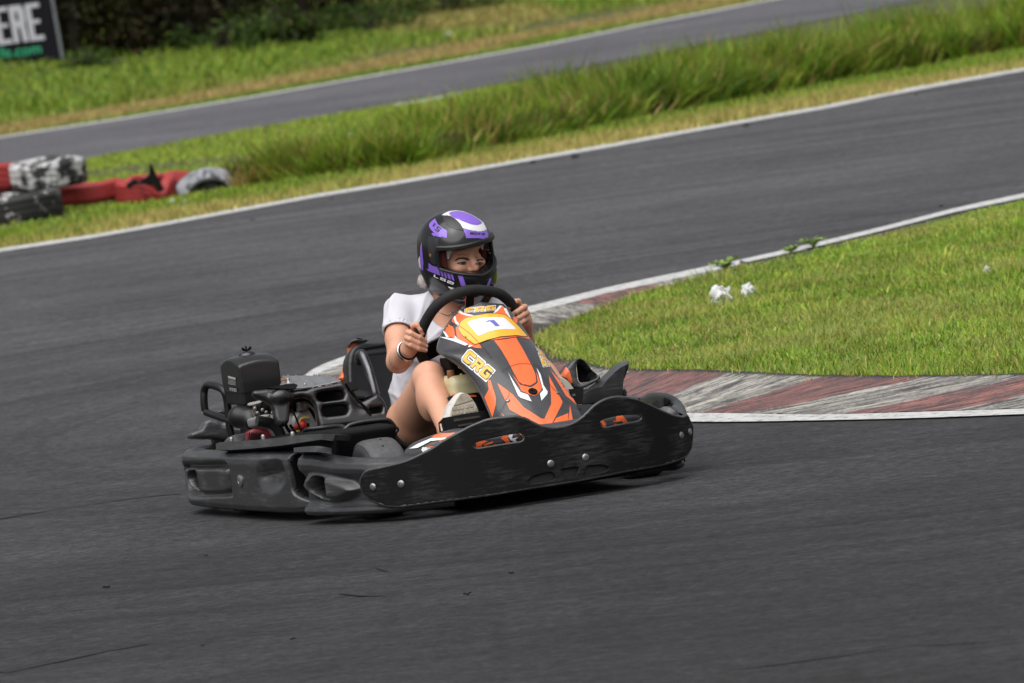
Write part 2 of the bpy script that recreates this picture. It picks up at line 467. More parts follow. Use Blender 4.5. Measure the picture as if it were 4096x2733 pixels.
def turf_mat():
    m, nt, b = new_mat('infield_turf'); v = coords(nt); n1 = noise(nt, v, 2.5, 6); n2 = noise(nt, v, 60, 4)
    c = mixc(nt, n2, (0.10, 0.15, 0.018), (0.22, 0.30, 0.035)); c = mixc(nt, ramp(nt, n1, [(0.5, (0, 0, 0)), (0.75, (0.5, 0.5, 0.5))]).outputs[0], c, (0.24, 0.19, 0.07))
    nt.links.new(c, b.inputs['Base Color']); b.inputs['Roughness'].default_value = 0.95; bump(nt, b, n2, 0.8, 0.02); return m
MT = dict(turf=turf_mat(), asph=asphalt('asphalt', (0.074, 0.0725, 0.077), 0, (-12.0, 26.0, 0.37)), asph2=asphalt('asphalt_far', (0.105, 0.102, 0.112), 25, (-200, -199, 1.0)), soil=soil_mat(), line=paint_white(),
          blade=attr_mat('grass_blade', 0.55, 0.3), leaf=attr_mat('leaf', 0.55, 0.25))

# ---- lines surveyed in the photograph
WL = [(-1500, 1235), (0, 1000), (350, 948), (548, 914), (1100, 813), (1250, 784), (1575, 732), (1850, 684), (2175, 626), (2450, 579), (2750, 524), (3275, 431), (3671, 352), (4096, 276), (5200, 70)]
WLn = [(x, y + 13) for x, y in WL]
FE = [(-1200, 745), (0, 552), (500, 475), (1000, 392), (1650, 277), (2175, 182), (2600, 95), (3050, 7), (3600, -95)]
FN = [(-1200, 905), (0, 697), (320, 645), (575, 595), (1000, 520), (1450, 440), (1850, 372), (2175, 300), (2600, 220), (3250, 90), (3700, 0)]
def g2(px): return np.array([gp(x, y)[:2] for x, y in px])
def extend(L, a, b):
    L = np.asarray(L); d0 = L[0] - L[1]; d1 = L[-1] - L[-2]
    return np.vstack([L[0] + d0 / np.linalg.norm(d0) * a, L, L[-1] + d1 / np.linalg.norm(d1) * b])
wl_g = extend(g2(WL), 40, 60); wln_g = extend(g2(WLn), 40, 60); fe_g = extend(g2(FE), 60, 60); fn_g = extend(g2(FN), 60, 60)

# ---- ground sheet with the bank beyond the far track
FE0 = gp(0, 552)[:2]; FED = gp(3050, 7)[:2] - FE0; FED /= np.linalg.norm(FED); FENV = np.array([-FED[1], FED[0]])
def bank_d(x, y): return (x - FE0[0]) * FENV[0] + (y - FE0[1]) * FENV[1]
def terr(x, y):
    d = bank_d(np.asarray(x, float), np.asarray(y, float))
    return np.clip(d - 2.6, 0, 14) * 0.10 + np.clip(d - 5, 0, 20) * 0.05
def tp(px, py):                     # pixel -> terrain
    d = ray(px, py); t = 30.0
    for _ in range(4000):
        p = CAM + d * t
        if p[2] <= terr(p[0], p[1]): break
        t += 0.05
    return p
ys = np.concatenate([[-400, -120, -60, -20, 0, 20], np.arange(36, 110, 1.5), [125, 160, 260, 500, 1200]])
xs = np.concatenate([[-900, -300, -120, -60], np.arange(-36, 37, 2.0), [60, 120, 300, 900]])
gv = [(x, y, float(terr(x, y))) for y in ys for x in xs]; nx = len(xs)
gf = [(j * nx + i, j * nx + i + 1, (j + 1) * nx + i + 1, (j + 1) * nx + i) for j in range(len(ys) - 1) for i in range(nx - 1)]
tag(obj('ground', gv, gf, MT['soil']), 'rough grassy ground around the race track', kind='structure')

def sheet(name, outline, z, mat, kind='structure', label=None, parent=None):
    vv, ff = triangulate(outline)
    o = obj(name, [(a, b, z) for a, b in vv], ff, mat, parent, smooth=False)
    if not parent: tag(o, label, kind=kind)
    return o
near = np.vstack([wl_g, [[120, wl_g[-1][1]], [120, -90], [-120, -90], [-120, wl_g[0][1]]]])
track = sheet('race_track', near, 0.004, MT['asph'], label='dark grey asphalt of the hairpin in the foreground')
far = np.vstack([fe_g, fn_g[::-1]])
track2 = sheet('back_straight', far, 0.006, MT['asph2'], label='grey asphalt straight beyond the long grass')
def ribbon(a, b, z):
    V = [(*p, z) for p in a] + [(*p, z) for p in b]; n = len(a)
    return V, [(i, i + 1, n + i + 1, n + i) for i in range(n - 1)]
def wobble(L, amp, n=8):
    L = densify(L, 0.6, False); return L + rng.normal(0, amp, L.shape)
_a = densify(wln_g[1:-1], 0.4, False); _b = np.stack([np.interp(np.linspace(0, 1, len(_a)), np.linspace(0, 1, len(_q)), _q[:, k]) for _q in [densify(wl_g[1:-1], 0.4, False)] for k in (0, 1)], 1)
V, F = ribbon(_a + rng.normal(0, 0.012, _a.shape), _b + rng.normal(0, 0.018, _b.shape), 0.009)
tag(obj('edge_line', V, F, MT['line'], None, False), 'white painted line along the grass strip', kind='structure')
fe2 = [(x, y + 6) for x, y in FE]
V, F = ribbon(extend(g2(fe2), 60, 60), fe_g, 0.012)
tag(obj('far_edge_line', V, F, MT['line'], None, False), 'thin white line along the far edge of the back straight', kind='structure')
fl = [(1570, 424), (1700, 405), (1850, 376)]; fl2 = [(1570, 430), (1700, 411), (1850, 380)]
V, F = ribbon(g2(fl2), g2(fl), 0.012)
tag(obj('near_edge_line', V, F, MT['line'], None, False), 'short worn white line on the near edge of the back straight', kind='structure')

# ---- kerb
KO = [(5200, 1585), (4300, 1625), (3700, 1645), (3281, 1656), (2921, 1651), (2750, 1649), (2440, 1640), (2150, 1625), (1850, 1605), (1600, 1585), (1400, 1560), (1280, 1530), (1255, 1508), (1330, 1470), (1500, 1412), (1800, 1325), (2110, 1252), (2290, 1208), (2440, 1170), (2780, 1097), (2960, 1058)]
KI = [(5900, 1470), (5000, 1482), (4420, 1487), (4096, 1493), (3641, 1502), (3221, 1497), (2850, 1480), (2480, 1472), (2330, 1448), (2240, 1425), (2190, 1395), (2160, 1374), (2152, 1366), (2160, 1356), (2180, 1340), (2230, 1316), (2285, 1290), (2415, 1232), (2600, 1166), (2820, 1108), (2975, 1064)]
KH = [.075] * 8 + [.07, .065, .06, .055, .05, .045, .04, .03, .03, .025, .02, .012, .010]
KL = [(5200, 1622), (4300, 1650), (3700, 1672), (3281, 1682), (2921, 1688), (2750, 1687), (2440, 1680), (2150, 1667), (1850, 1645), (1600, 1620), (1400, 1590), (1240, 1548), (1215, 1508), (1300, 1455), (1480, 1395), (1800, 1306), (2110, 1228), (2290, 1184), (2440, 1148), (2780, 1076), (2960, 1040), (3153, 997), (3459, 925), (3646, 878), (3833, 831), (4096, 774), (5200, 545)]
KL2 = [(3160, 1012), (3459, 941), (3646, 894), (3833, 847), (4096, 792), (5200, 562)]
ko = np.array([gp(x, y, 0.012) for x, y in KO]); ki = np.array([gp(x, y, h) for (x, y), h in zip(KI, KH)])
kl = np.array([gp(x, y, 0.0095) for x, y in KL]); kl2 = np.array([gp(x, y, 0.0095) for x, y in KL2])
NS = 24
ko_s = catmull(ko, NS); ki_s = catmull(ki, NS); tt = np.arange(len(ko_s)) / NS
def kerb_mat():
    m, nt, b = new_mat('kerb_paint')
    uv = NN(nt, 'UVMap'); uv.uv_map = 'UVMap'
    sx = NN(nt, 'SeparateXYZ'); nt.links.new(uv.outputs[0], sx.inputs[0])
    v = coords(nt); mp = NN(nt, 'Mapping'); nt.links.new(uv.outputs[0], mp.inputs['Vector']); mp.inputs['Scale'].default_value = (20, 2.4, 1)
    nE = noise(nt, v, 9, 8, 0.75); jit = NN(nt, 'Math', operation='MULTIPLY_ADD'); nt.links.new(nE, jit.inputs[0]); jit.inputs[1].default_value = 0.42; nt.links.new(sx.outputs[0], jit.inputs[2])
    fr = NN(nt, 'Math', operation='MODULO'); nt.links.new(jit.outputs[0], fr.inputs[0]); fr.inputs[1].default_value = 2.0
    st = NN(nt, 'Math', operation='GREATER_THAN'); nt.links.new(fr.outputs[0], st.inputs[0]); st.inputs[1].default_value = 1.0
    g = noise(nt, mp.outputs[0], 1.0, 7, 0.68); f = noise(nt, v, 60, 6, 0.85); bl = noise(nt, v, 3.2, 4)
    red = mixc(nt, bl, (0.25, 0.085, 0.08), (0.47, 0.20, 0.17)); red = mixc(nt, ramp(nt, g, [(0.60, (0, 0, 0)), (0.68, (0.7, 0.7, 0.7))]).outputs[0], red, (0.62, 0.28, 0.17))
    wht = mixc(nt, bl, (0.44, 0.42, 0.37), (0.68, 0.65, 0.58)); wht = mixc(nt, ramp(nt, g, [(0.60, (0, 0, 0)), (0.68, (0.5, 0.5, 0.5))]).outputs[0], wht, (0.58, 0.44, 0.26))
    c = mixc(nt, st.outputs[0], wht, red)
    # rubber and bare concrete showing through in streaks
    add = NN(nt, 'Math', operation='MULTIPLY_ADD'); nt.links.new(f, add.inputs[0]); add.inputs[1].default_value = 0.55; nt.links.new(g, add.inputs[2])
    c = mixc(nt, ramp(nt, add.outputs[0], [(0.71, (0.97, 0.97, 0.97)), (0.80, (0.35, 0.35, 0.35)), (0.92, (0, 0, 0))]).outputs[0], c, (0.035, 0.033, 0.035))
    sm_ = noise(nt, v, 6.0, 7, 0.8); c = mixc(nt, ramp(nt, sm_, [(0.42, (0, 0, 0)), (0.66, (0.68, 0.68, 0.68))]).outputs[0], c, (0.075, 0.068, 0.068))
    # more rubber towards the grass side lip and around the nose of the corner
    at = NN(nt, 'Attribute'); at.attribute_name = 'wear'
    ad2 = NN(nt, 'Math', operation='ADD'); nt.links.new(at.outputs['Fac'], ad2.inputs[0]); nt.links.new(f, ad2.inputs[1])
    c = mixc(nt, ramp(nt, ad2.outputs[0], [(0.95, (0, 0, 0)), (1.25, (0.95, 0.95, 0.95))]).outputs[0], c, (0.03, 0.03, 0.032))
    nt.links.new(c, b.inputs['Base Color']); b.inputs['Roughness'].default_value = 0.8; bump(nt, b, add.outputs[0], 0.7, 0.008)
    return m
nr = 9
V = []; UVc = []; W = []
tcut = [0, 1, 2, 3, 4, 5, 6, 7.2, 8.6, 10, 11.5, 12.7, 14, 15, 16, 17, 18, 19, 20, 21]
kseg = np.interp(tt, [0, 2, 3, 4, 5, 6, 7, 8, 9, 10, 12, 14, 16, 18, 20, 21], [-1.0, 1.0, 2.0, 3.0, 4.0, 5.0, 6.0, 7.0, 8, 9, 10, 11, 12, 13.5, 15, 16]) + 2
for j in range(nr):
    s = j / (nr - 1)
    for i in range(len(ko_s)):
        p = ko_s[i] * (1 - s) + ki_s[i] * s; hh = ki_s[i][2]
        z = 0.012 + (hh - 0.012) * (s ** 1.15) + rng.normal(0, 0.0012)
        V.append((p[0], p[1], z)); UVc.append((kseg[i], s))
        nose = math.exp(-((tt[i] - 13.2) / 3.4) ** 2)
        W.append(min(1, max(0, (s - 0.86) * 5)) + nose * 0.75 * (0.35 + s))
n = len(ko_s)
F = [(j * n + i + 1, j * n + i, (j + 1) * n + i, (j + 1) * n + i + 1) for j in range(nr - 1) for i in range(n - 1)]
# inner lip of the concrete, going down into the turf
m0 = len(V)
for i in range(n): V.append((ki_s[i][0] * 1.0 + 0.02, ki_s[i][1] + 0.06, -0.05)); UVc.append((kseg[i], 1.2)); W.append(1.0)
F += [((nr - 1) * n + i + 1, (nr - 1) * n + i, m0 + i, m0 + i + 1) for i in range(n - 1)]
kb = obj('kerb', V, F, kerb_mat())
uvl = kb.data.uv_layers.new(name='UVMap'); li = np.empty(len(kb.data.loops), np.int32); kb.data.loops.foreach_get('vertex_index', li)
uvl.data.foreach_set('uv', np.array(UVc, np.float32)[li].ravel())
wa = kb.data.attributes.new('wear', 'FLOAT', 'POINT'); wa.data.foreach_set('value', np.array(W, np.float32))
tag(kb, 'worn red and white kerb around the inside of the hairpin', 'kerb', kind='structure')
V, F = ribbon(catmull(kl[:21], 8)[:, :2], catmull(ko, 8)[:, :2], 0.0105)
tag(obj('kerb_line', V, F, MT['line'], None, False), 'white line painted round the kerb', kind='structure')
V, F = ribbon(catmull(kl[20:], 6)[:, :2], catmull(np.vstack([[gp(2985, 1050, 0.0095)], kl2]), 6)[:, :2], 0.0108)
tag(obj('infield_line', V, F, MT['line'], None, False), 'white line along the far side of the grass infield', kind='structure')

# ---- cracks and seams in the asphalt
MT['crack'] = simple('crack_tar', (0.012, 0.012, 0.012), 0.9)
def crack(px, w, z=0.0075):
    P = densify(g2(px), 0.12, False); P = P + rng.normal(0, 0.012, P.shape); T = np.gradient(P, axis=0); T /= np.linalg.norm(T, axis=1)[:, None]
    Nn = np.stack([-T[:, 1], T[:, 0]], 1); ww = w * rng.uniform(0.25, 1.0, len(P))[:, None]
    V, F = ribbon(P + Nn * ww, P - Nn * ww, z); obj('crack', V, F, MT['crack'], track, False)
crack([(-300, 2130), (0, 2083), (250, 2040), (500, 2003), (760, 1977)], 0.016)
crack([(-300, 2690), (0, 2700), (250, 2650), (420, 2612), (560, 2588)], 0.013)
crack([(2350, 1030), (2700, 890), (3000, 893), (3300, 872), (3600, 857), (3800, 845)][2:], 0.007)
crack([(1320, 2387), (1440, 2390), (1560, 2389)], 0.010)
crack([(1450, 2285), (1510, 2278), (1570, 2292)], 0.006)
crack([(2900, 2690), (3300, 2640), (3650, 2590), (4000, 2570)], 0.012)

# ------------------------------------------------------------------ grass
def blades(name, P, L, Wd, col, mat, lean=0.5, parent=None, bend=0.5, kind='stuff', label=None, cat=None, group=None, dirs=None):
    """one mesh of bent grass blades: base points P (n,3), lengths L, widths Wd, colours col (n,3)"""
    n = len(P); az = rng.uniform(0, 2 * np.pi, n); ln = np.abs(rng.normal(0, lean, n))
    d = np.stack([np.cos(az) * np.sin(ln), np.sin(az) * np.sin(ln), np.cos(ln)], 1)
    if dirs is not None: d = d + dirs; d /= np.linalg.norm(d, axis=1)[:, None]
    hz = np.stack([np.cos(az), np.sin(az), np.zeros(n)], 1)
    a2 = rng.uniform(-0.9, 0.9, n); side = np.stack([np.cos(a2), np.sin(a2), np.zeros(n)], 1) * (Wd / 2)[:, None]
    b = bend * rng.uniform(0.2, 1.0, n)
    p1 = P + d * (L * 0.55)[:, None]
    d2 = d + hz * b[:, None] - np.array([0, 0, 1]) * (b * 0.45)[:, None]; d2 /= np.linalg.norm(d2, axis=1)[:, None]
    p2 = p1 + d2 * (L * 0.5)[:, None]
    V = np.stack([P - side, P + side, p1 - side * 0.75, p1 + side * 0.75, p2], 1).reshape(-1, 3)
    i = np.arange(n)[:, None] * 5
    tri = np.concatenate([i + [0, 1, 3], i + [0, 3, 2], i + [2, 3, 4]], 1).reshape(-1, 3)
    me = bpy.data.meshes.new(name); me.vertices.add(len(V)); me.vertices.foreach_set('co', V.astype(np.float32).ravel())
    me.loops.add(tri.size); me.loops.foreach_set('vertex_index', tri.astype(np.int32).ravel())
    me.polygons.add(len(tri)); me.polygons.foreach_set('loop_start', np.arange(0, tri.size, 3, dtype=np.int32)); me.update(calc_edges=True)
    ca = me.attributes.new('col', 'FLOAT_COLOR', 'POINT')
    cc = np.concatenate([np.repeat(col, 5, 0), np.ones((n * 5, 1))], 1); ca.data.foreach_set('color', cc.astype(np.float32).ravel())
    me.materials.append(mat); o = bpy.data.objects.new(name, me); COL.objects.link(o)
    if parent: o.parent = parent
    return tag(o, label, cat, group, kind)
def vnoise(x, y, sc, seed=0):
    """smooth value noise for patches"""
    r = np.random.default_rng(100 + seed); T = r.random((64, 64)); u = x * sc; v = y * sc
    iu = np.floor(u).astype(int); iv = np.floor(v).astype(int); fu = u - iu; fv = v - iv; fu = fu * fu * (3 - 2 * fu); fv = fv * fv * (3 - 2 * fv)
    g = lambda a, b: T[a % 64, b % 64]
    return (g(iu, iv) * (1 - fu) + g(iu + 1, iv) * fu) * (1 - fv) + (g(iu, iv + 1) * (1 - fu) + g(iu + 1, iv + 1) * fu) * fv
def pal(n, *cols):
    k = rng.integers(0, len(cols), n); c = np.array(cols)[k]; return c * rng.uniform(0.72, 1.28, (n, 1)) * rng.uniform(0.93, 1.07, (n, 3))
def scatter(poly, n):
    poly = np.asarray(poly); mn, mx = poly.min(0), poly.max(0); out = np.zeros((0, 2))
    while len(out) < n:
        q = rng.uniform(mn, mx, (n * 2, 2)); out = np.vstack([out, q[inpoly(q, poly)]])
    return out[:n]
G_G, G_Y, G_S, G_D = (0.225, 0.36, 0.032), (0.35, 0.40, 0.055), (0.52, 0.42, 0.15), (0.10, 0.19, 0.022)

# infield (inside the hairpin)
inf = np.vstack([ki_s[:, :2], kl2[:, :2], [[kl2[-1][0] + 12, kl2[-1][1] + 4], [16, 1.2]]])
ib = inf + 0
def infield_z(P):
    dk = polydist(P, ki_s[:, :2], False); j = np.argmin(((P[:, None, :] - ki_s[None, ::6, :2]) ** 2).sum(-1), 1)
    zk = ki_s[::6, 2][j]; dl = polydist(P, np.vstack([kl2[:, :2]]), False)
    z = zk * np.exp(-dk / 2.5) + 0.06 * (1 - np.exp(-dk / 1.2)) + 0.03 * (vnoise(P[:, 0], P[:, 1], 0.8, 3) - 0.5)
    return np.where(dl < 1.2, z * np.clip(dl / 1.2, 0, 1) + 0.011, z + 0.0)
vv, ff = triangulate(inf, (), 0.35)
z = infield_z(vv) - 0.012
io = tag(obj('infield', [(a, b, c) for (a, b), c in zip(vv, z)], ff, MT['turf']), 'grass infield inside the hairpin', kind='structure')
vis = np.array([gp(x, y)[:2] for x, y in [(2140, 1372), (2185, 1396), (2240, 1428), (2360, 1466), (2500, 1477), (2850, 1484), (3221, 1502), (3641, 1507), (4300, 1497), (4700, 1450), (4700, 700), (4096, 790), (3833, 847), (3646, 893), (3459, 940), (3153, 1012), (2960, 1060), (2820, 1106), (2600, 1166), (2415, 1233), (2285, 1291), (2200, 1338)]])
def infield_grass(n, L0, L1, w, name, label, cols, patch=0.0, lean=0.75):
    P = scatter(inf[np.linalg.norm(inf, axis=1) < 60], n * 3); P = P[(P[:, 0] < 7.5) & (P[:, 1] < 26)][:n]
    P = P[polydist(P, kl2[:, :2], False) > 0.06]
    pn = vnoise(P[:, 0], P[:, 1], 1.3, 1) * 0.6 + vnoise(P[:, 0], P[:, 1], 4.5, 21) * 0.4; pn2 = vnoise(P[:, 0], P[:, 1] * 0.5, 3.1, 2)
    if patch: k = pn2 > patch; P, pn, pn2 = P[k], pn[k], pn2[k]
    m = len(P); c = pal(m, *cols) * (0.70 + 0.55 * vnoise(P[:, 0] * 2.2, P[:, 1], 2.0, 51))[:, None]; st = np.clip((pn - 0.47) * 2.4, 0, 0.7)[:, None] * rng.random((m, 1)) ** 0.7; c = c * (1 - st) + np.array(G_S) * st * 0.85
    br = (pn2 < 0.20) & (rng.random(m) < 0.4); c[br] = pal(int(br.sum()), (0.24, 0.17, 0.06), (0.20, 0.20, 0.04))
    dl = polydist(P, kl2[:, :2], False)
    L = rng.uniform(L0, L1, m) * (0.5 + 1.0 * pn2) * np.clip(0.22 + dl * 0.6, 0.2, 1)
    P3 = np.concatenate([P, (infield_z(P) - 0.008)[:, None]], 1)
    return blades(name, P3, L, np.full(m, w) * rng.uniform(0.6, 1.4, m), c, MT['blade'], lean, bend=0.9, label=label)
infield_grass(230000, 0.014, 0.042, 0.0045, 'infield_grass', 'short bright green grass of the infield inside the kerb', (G_G, G_G, G_Y, (0.28, 0.40, 0.055), G_D, G_D))
infield_grass(11000, 0.04, 0.085, 0.006, 'infield_tufts', 'longer grass tufts standing out of the infield turf', (G_G, G_Y, (0.26, 0.38, 0.08)), 0.60, 0.5)
infield_grass(12000, 0.02, 0.05, 0.0045, 'infield_straw', 'dry straw coloured stalks in the infield turf', (G_S, (0.62, 0.50, 0.16), (0.34, 0.23, 0.09)), 0, 0.9)
# fringe of grass hanging over the lip of the kerb
kk = rng.integers(0, len(ki_s) - 1, 5200); pf = ki_s[kk] + rng.normal(0, 0.03, (5200, 3)) * [1, 1.6, 0.1] + [0.01, 0.05, -0.01]
pf = pf[(pf[:, 0] < 5)]
blades('kerb_fringe_grass', pf, rng.uniform(0.012, 0.04, len(pf)), np.full(len(pf), 0.0045), pal(len(pf), G_G, G_Y, G_S, G_D), MT['blade'], 0.9, label='ragged grass fringe creeping over the back of the kerb')

# strip between the two tracks: straw edge, mown turf, long grass
strip = np.vstack([wl_g[1:-1], fn_g[::-1][1:-1]])
sp = strip[(strip[:, 0] > -9)]; 
def strip_pts(n, d0, d1, x0=-6, x1=8, line=wl_g, off=1):
    """points at a distance d0..d1 behind a line, between the x limits"""
    L = densify(line, 0.1, False); L = L[(L[:, 0] > x0) & (L[:, 0] < x1)]; T = np.gradient(L, axis=0); T /= np.linalg.norm(T, axis=1)[:, None]
    k = rng.integers(0, len(L), n); d = rng.uniform(d0, d1, n); Nn = np.stack([-T[k, 1], T[k, 0]], 1)
    return L[k] + Nn * d[:, None] * off + rng.normal(0, 0.05, (n, 2)), d
P, d = strip_pts(60000, 0.0, 1.6)
st = np.clip(1.15 - d / 0.95 + (vnoise(P[:, 0], P[:, 1], 1.1, 5) - 0.5) * 1.5, 0, 0.95)[:, None] * rng.random((len(P), 1)) ** 0.25
c = pal(len(P), G_G, G_Y, G_D) * (1 - st) + pal(len(P), G_S, (0.58, 0.43, 0.16), (0.44, 0.36, 0.11)) * st
blades('verge_straw', np.c_[P, np.zeros(len(P))], rng.uniform(0.03, 0.09, len(P)), np.full(len(P), 0.011), c, MT['blade'], 0.6, label='dry yellowed grass verge behind the white edge line')
P, d = strip_pts(110000, 1.3, 13.5)
bx = polydist(P, fn_g, False) ; k = np.ones(len(P), bool)
inside = inpoly(P, np.vstack([wl_g, fn_g[::-1]])); P = P[inside]
blades('mown_grass', np.c_[P, np.zeros(len(P))], rng.uniform(0.015, 0.04, len(P)), np.full(len(P), 0.013), pal(len(P), (0.30, 0.40, 0.06), G_G, G_Y) , MT['blade'], 0.6, label='mown light green grass in front of the back straight')
# long grass: rooted along a line surveyed at its foot
TGF = g2([(930, 752), (1000, 748), (1300, 722), (1600, 687), (2175, 568), (2600, 482), (3275, 352), (3700, 272), (4096, 216), (4700, 100), (5200, 10)])
Lf = densify(TGF, 0.05, False); T = np.gradient(Lf, axis=0); T /= np.linalg.norm(T, axis=1)[:, None]; Nf = np.stack([-T[:, 1], T[:, 0]], 1)
nC = 2300; per = 62; nT = nC * per                  # the ridge is a crowd of tufts, each spreading from its own root
kc = np.sort(rng.integers(0, len(Lf), nC)); dc_ = rng.beta(1.0, 1.5, nC); sc_ = kc / len(Lf)
ctr = Lf[kc] + Nf[kc] * (dc_ * (1.2 + 0.5 * sc_))[:, None]
th = (0.20 + 0.14 * np.clip(sc_ * 2.2, 0, 1)) * (0.5 + 0.8 * vnoise(ctr[:, 0], ctr[:, 1], 1.6, 8)) * rng.uniform(0.65, 1.3, nC) * np.clip((kc * 0.05) / 0.4 + 0.5, 0, 1)
tc_ = np.array([(0.17, 0.29, 0.020), (0.23, 0.33, 0.030), (0.30, 0.36, 0.045), (0.085, 0.17, 0.014), (0.12, 0.21, 0.018), (0.30, 0.24, 0.06)])[rng.choice(6, nC, p=[.26, .24, .16, .14, .14, .06])] * rng.uniform(0.6, 1.25, (nC, 1))
ti = np.repeat(np.arange(nC), per); off_ = rng.normal(0, 1, (nT, 2)); sp_r = rng.uniform(0.035, 0.075, nC)[ti]
P = ctr[ti] + off_ * sp_r[:, None]
lean_t = rng.normal(0, 0.35, (nC, 2)); dirs = np.c_[off_ * 0.33 + lean_t[ti], np.full(nT, -0.05)]
c = tc_[ti] * rng.uniform(0.7, 1.3, (nT, 1)); dry = rng.random(nT) < 0.08; c[dry] = pal(int(dry.sum()), (0.42, 0.30, 0.10), (0.28, 0.18, 0.06))
blades('long_grass', np.c_[P, np.zeros(nT)], th[ti] * rng.uniform(0.55, 1.15, nT), np.full(nT, 0.017) * rng.uniform(0.6, 1.3, nT), c, MT['blade'], 0.2, bend=0.8, dirs=dirs, label='long unmown grass ridge between the two tracks')
nd = 34000; k = rng.integers(0, len(Lf), nd); P = Lf[k] + Nf[k] * (rng.beta(1.0, 2.2, nd) * 0.45 - 0.06)[:, None]
blades('long_grass_thatch', np.c_[P, rng.uniform(0, 0.09, nd)], rng.uniform(0.05, 0.17, nd), np.full(nd, 0.012), pal(nd, (0.11, 0.07, 0.028), (0.26, 0.18, 0.07), (0.045, 0.045, 0.014), (0.06, 0.09, 0.014), (0.05, 0.04, 0.018)), MT['blade'], 1.0, label='brown dead thatch at the foot of the long grass')

# far verge and bank
def sstep_(a, b, x): t = np.clip((x - a) / (b - a), 0, 1); return t * t * (3 - 2 * t)
P, d = strip_pts(140000, 0.05, 7.5, -14, 12, fe_g)
z = terr(P[:, 0], P[:, 1]); dn = d + (vnoise(P[:, 0], P[:, 1], 0.6, 12) - 0.5) * 0.7
straw = (sstep_(0.55, 1.0, dn) * (1 - sstep_(1.9, 2.9, dn)))[:, None] * 0.9; straw = np.maximum(straw, (sstep_(0.52, 0.75, vnoise(P[:, 0], P[:, 1], 0.45, 13)))[:, None] * 0.6)
c = pal(len(P), (0.20, 0.29, 0.03), (0.27, 0.34, 0.045), (0.13, 0.24, 0.025)) * (1 - straw) + pal(len(P), (0.50, 0.36, 0.14), (0.46, 0.28, 0.13), (0.42, 0.34, 0.11)) * straw
hl = np.where(dn > 2.5, 0.05 + 0.16 * vnoise(P[:, 0], P[:, 1], 0.8, 14) ** 1.8, 0.035) * rng.uniform(0.6, 1.3, len(P))
blades('bank_grass', np.c_[P, z], hl, np.where(dn > 2.5, 0.021, 0.016), c, MT['blade'], 0.75, bend=1.1, label='rough green and straw coloured grass bank beyond the back straight')
# ================================================================== THINGS ALONG THE TRACK
def painted_rubber(name, paint, flake, lo, hi):
    m, nt, b = new_mat(name)
    v = coords(nt); n1 = noise(nt, v, flake, 6, 0.7); n2 = noise(nt, v, 60, 4)
    k = ramp(nt, n1, [(lo, (0, 0, 0)), (hi, (1, 1, 1))])
    c = mixc(nt, k.outputs[0], (0.018, 0.017, 0.018), mixc(nt, n2, tuple(x * 0.7 for x in paint), paint))
    nt.links.new(c, b.inputs['Base Color']); b.inputs['Roughness'].default_value = 0.65; bump(nt, b, n1, 0.3, 0.004)
    return m
MT['t_red'] = painted_rubber('red_painted_rubber', (0.42, 0.04, 0.038), 11, 0.33, 0.42)
MT['t_white'] = painted_rubber('white_painted_rubber', (0.62, 0.62, 0.62), 7, 0.46, 0.54)
MT['t_grey'] = painted_rubber('grey_white_painted_rubber', (0.34, 0.35, 0.38), 14, 0.40, 0.52)
MT['t_black'] = painted_rubber('flaking_white_on_black_rubber', (0.55, 0.55, 0.54), 8, 0.56, 0.62)
def tyre(label, c, rot, R, w, mat, torn=False, sub=None):
    """car tyre with rounded shoulders, tread grooves and a hollow middle"""
    t = empty('tyre'); t.location = c; t.rotation_euler = rot
    h = w / 2
    prof = [(R * 0.62, -h * 0.80), (R * 0.66, -h * 0.97), (R * 0.82, -h), (R * 0.94, -h * 0.90), (R * 0.985, -h * 0.74)]
    for g in (-0.45, 0.0, 0.45):
        prof += [(R, h * (g - 0.17)), (R, h * (g - 0.05)), (R * 0.97, h * (g - 0.045)), (R * 0.97, h * (g + 0.045)), (R, h * (g + 0.05)), (R, h * (g + 0.17))]
    prof += [(R * 0.985, h * 0.74), (R * 0.94, h * 0.90), (R * 0.82, h), (R * 0.66, h * 0.97), (R * 0.62, h * 0.80), (R * 0.66, h * 0.5), (R * 0.93, h * 0.6), (R * 0.93, -h * 0.6), (R * 0.66, -h * 0.5)]
    V, F = lathe(prof, (0, 0, 0), (0, 0, 1), 44, True)
    V = np.array(V)
    if torn:
        a = np.arctan2(V[:, 1], V[:, 0]); f = np.exp(-((a - 2.9) / 0.5) ** 2) + np.exp(-((a + 1.2) / 0.4) ** 2)
        V[:, 2] -= f * 0.09 * (V[:, 2] > -0.02); V[:, 0] *= 1 + 0.12 * np.sin(2 * a); V[:, 1] *= 1 - 0.1 * np.sin(3 * a)
    V[:, 2] += 0.006 * np.sin(3 * np.arctan2(V[:, 1], V[:, 0]))
    obj('tread', V, F, mat, t, True, 35)
    tag(t, label, 'tyre', 'old tyres by the track')
    if torn:
        fl = np.array([(-0.16, -0.01), (-0.11, 0.025), (-0.07, 0.005), (-0.03, 0.03), (-0.005, 0.05), (-0.002, 0.125), (0.012, 0.13), (0.03, 0.085), (0.055, 0.02), (0.085, -0.04), (0.125, -0.10), (0.10, -0.125), (0.06, -0.09), (0.02, -0.02), (-0.03, -0.035), (-0.08, -0.02), (-0.13, -0.045)])
        V, F = plate(fl, (), (0.0, -R * 0.9, h * 0.85), (1, 0, 0), (0, -0.35, 0.94), 0.012)
        obj('torn_flap', V, F, MT['crack'], t, False)
    return t
def on_ground(px, py, z=0.0): return gp(px, py, z)
R0 = 0.285; TW = 0.185
def lay(px, py, lift, R=R0):     # centre of a tyre lying flat whose front foot is at the pixel
    p = gp(px, py); d = ray(px, py)[:2]; d = d / np.linalg.norm(d)
    return (p[0] + d[0] * R, p[1] + d[1] * R, lift + TW / 2)
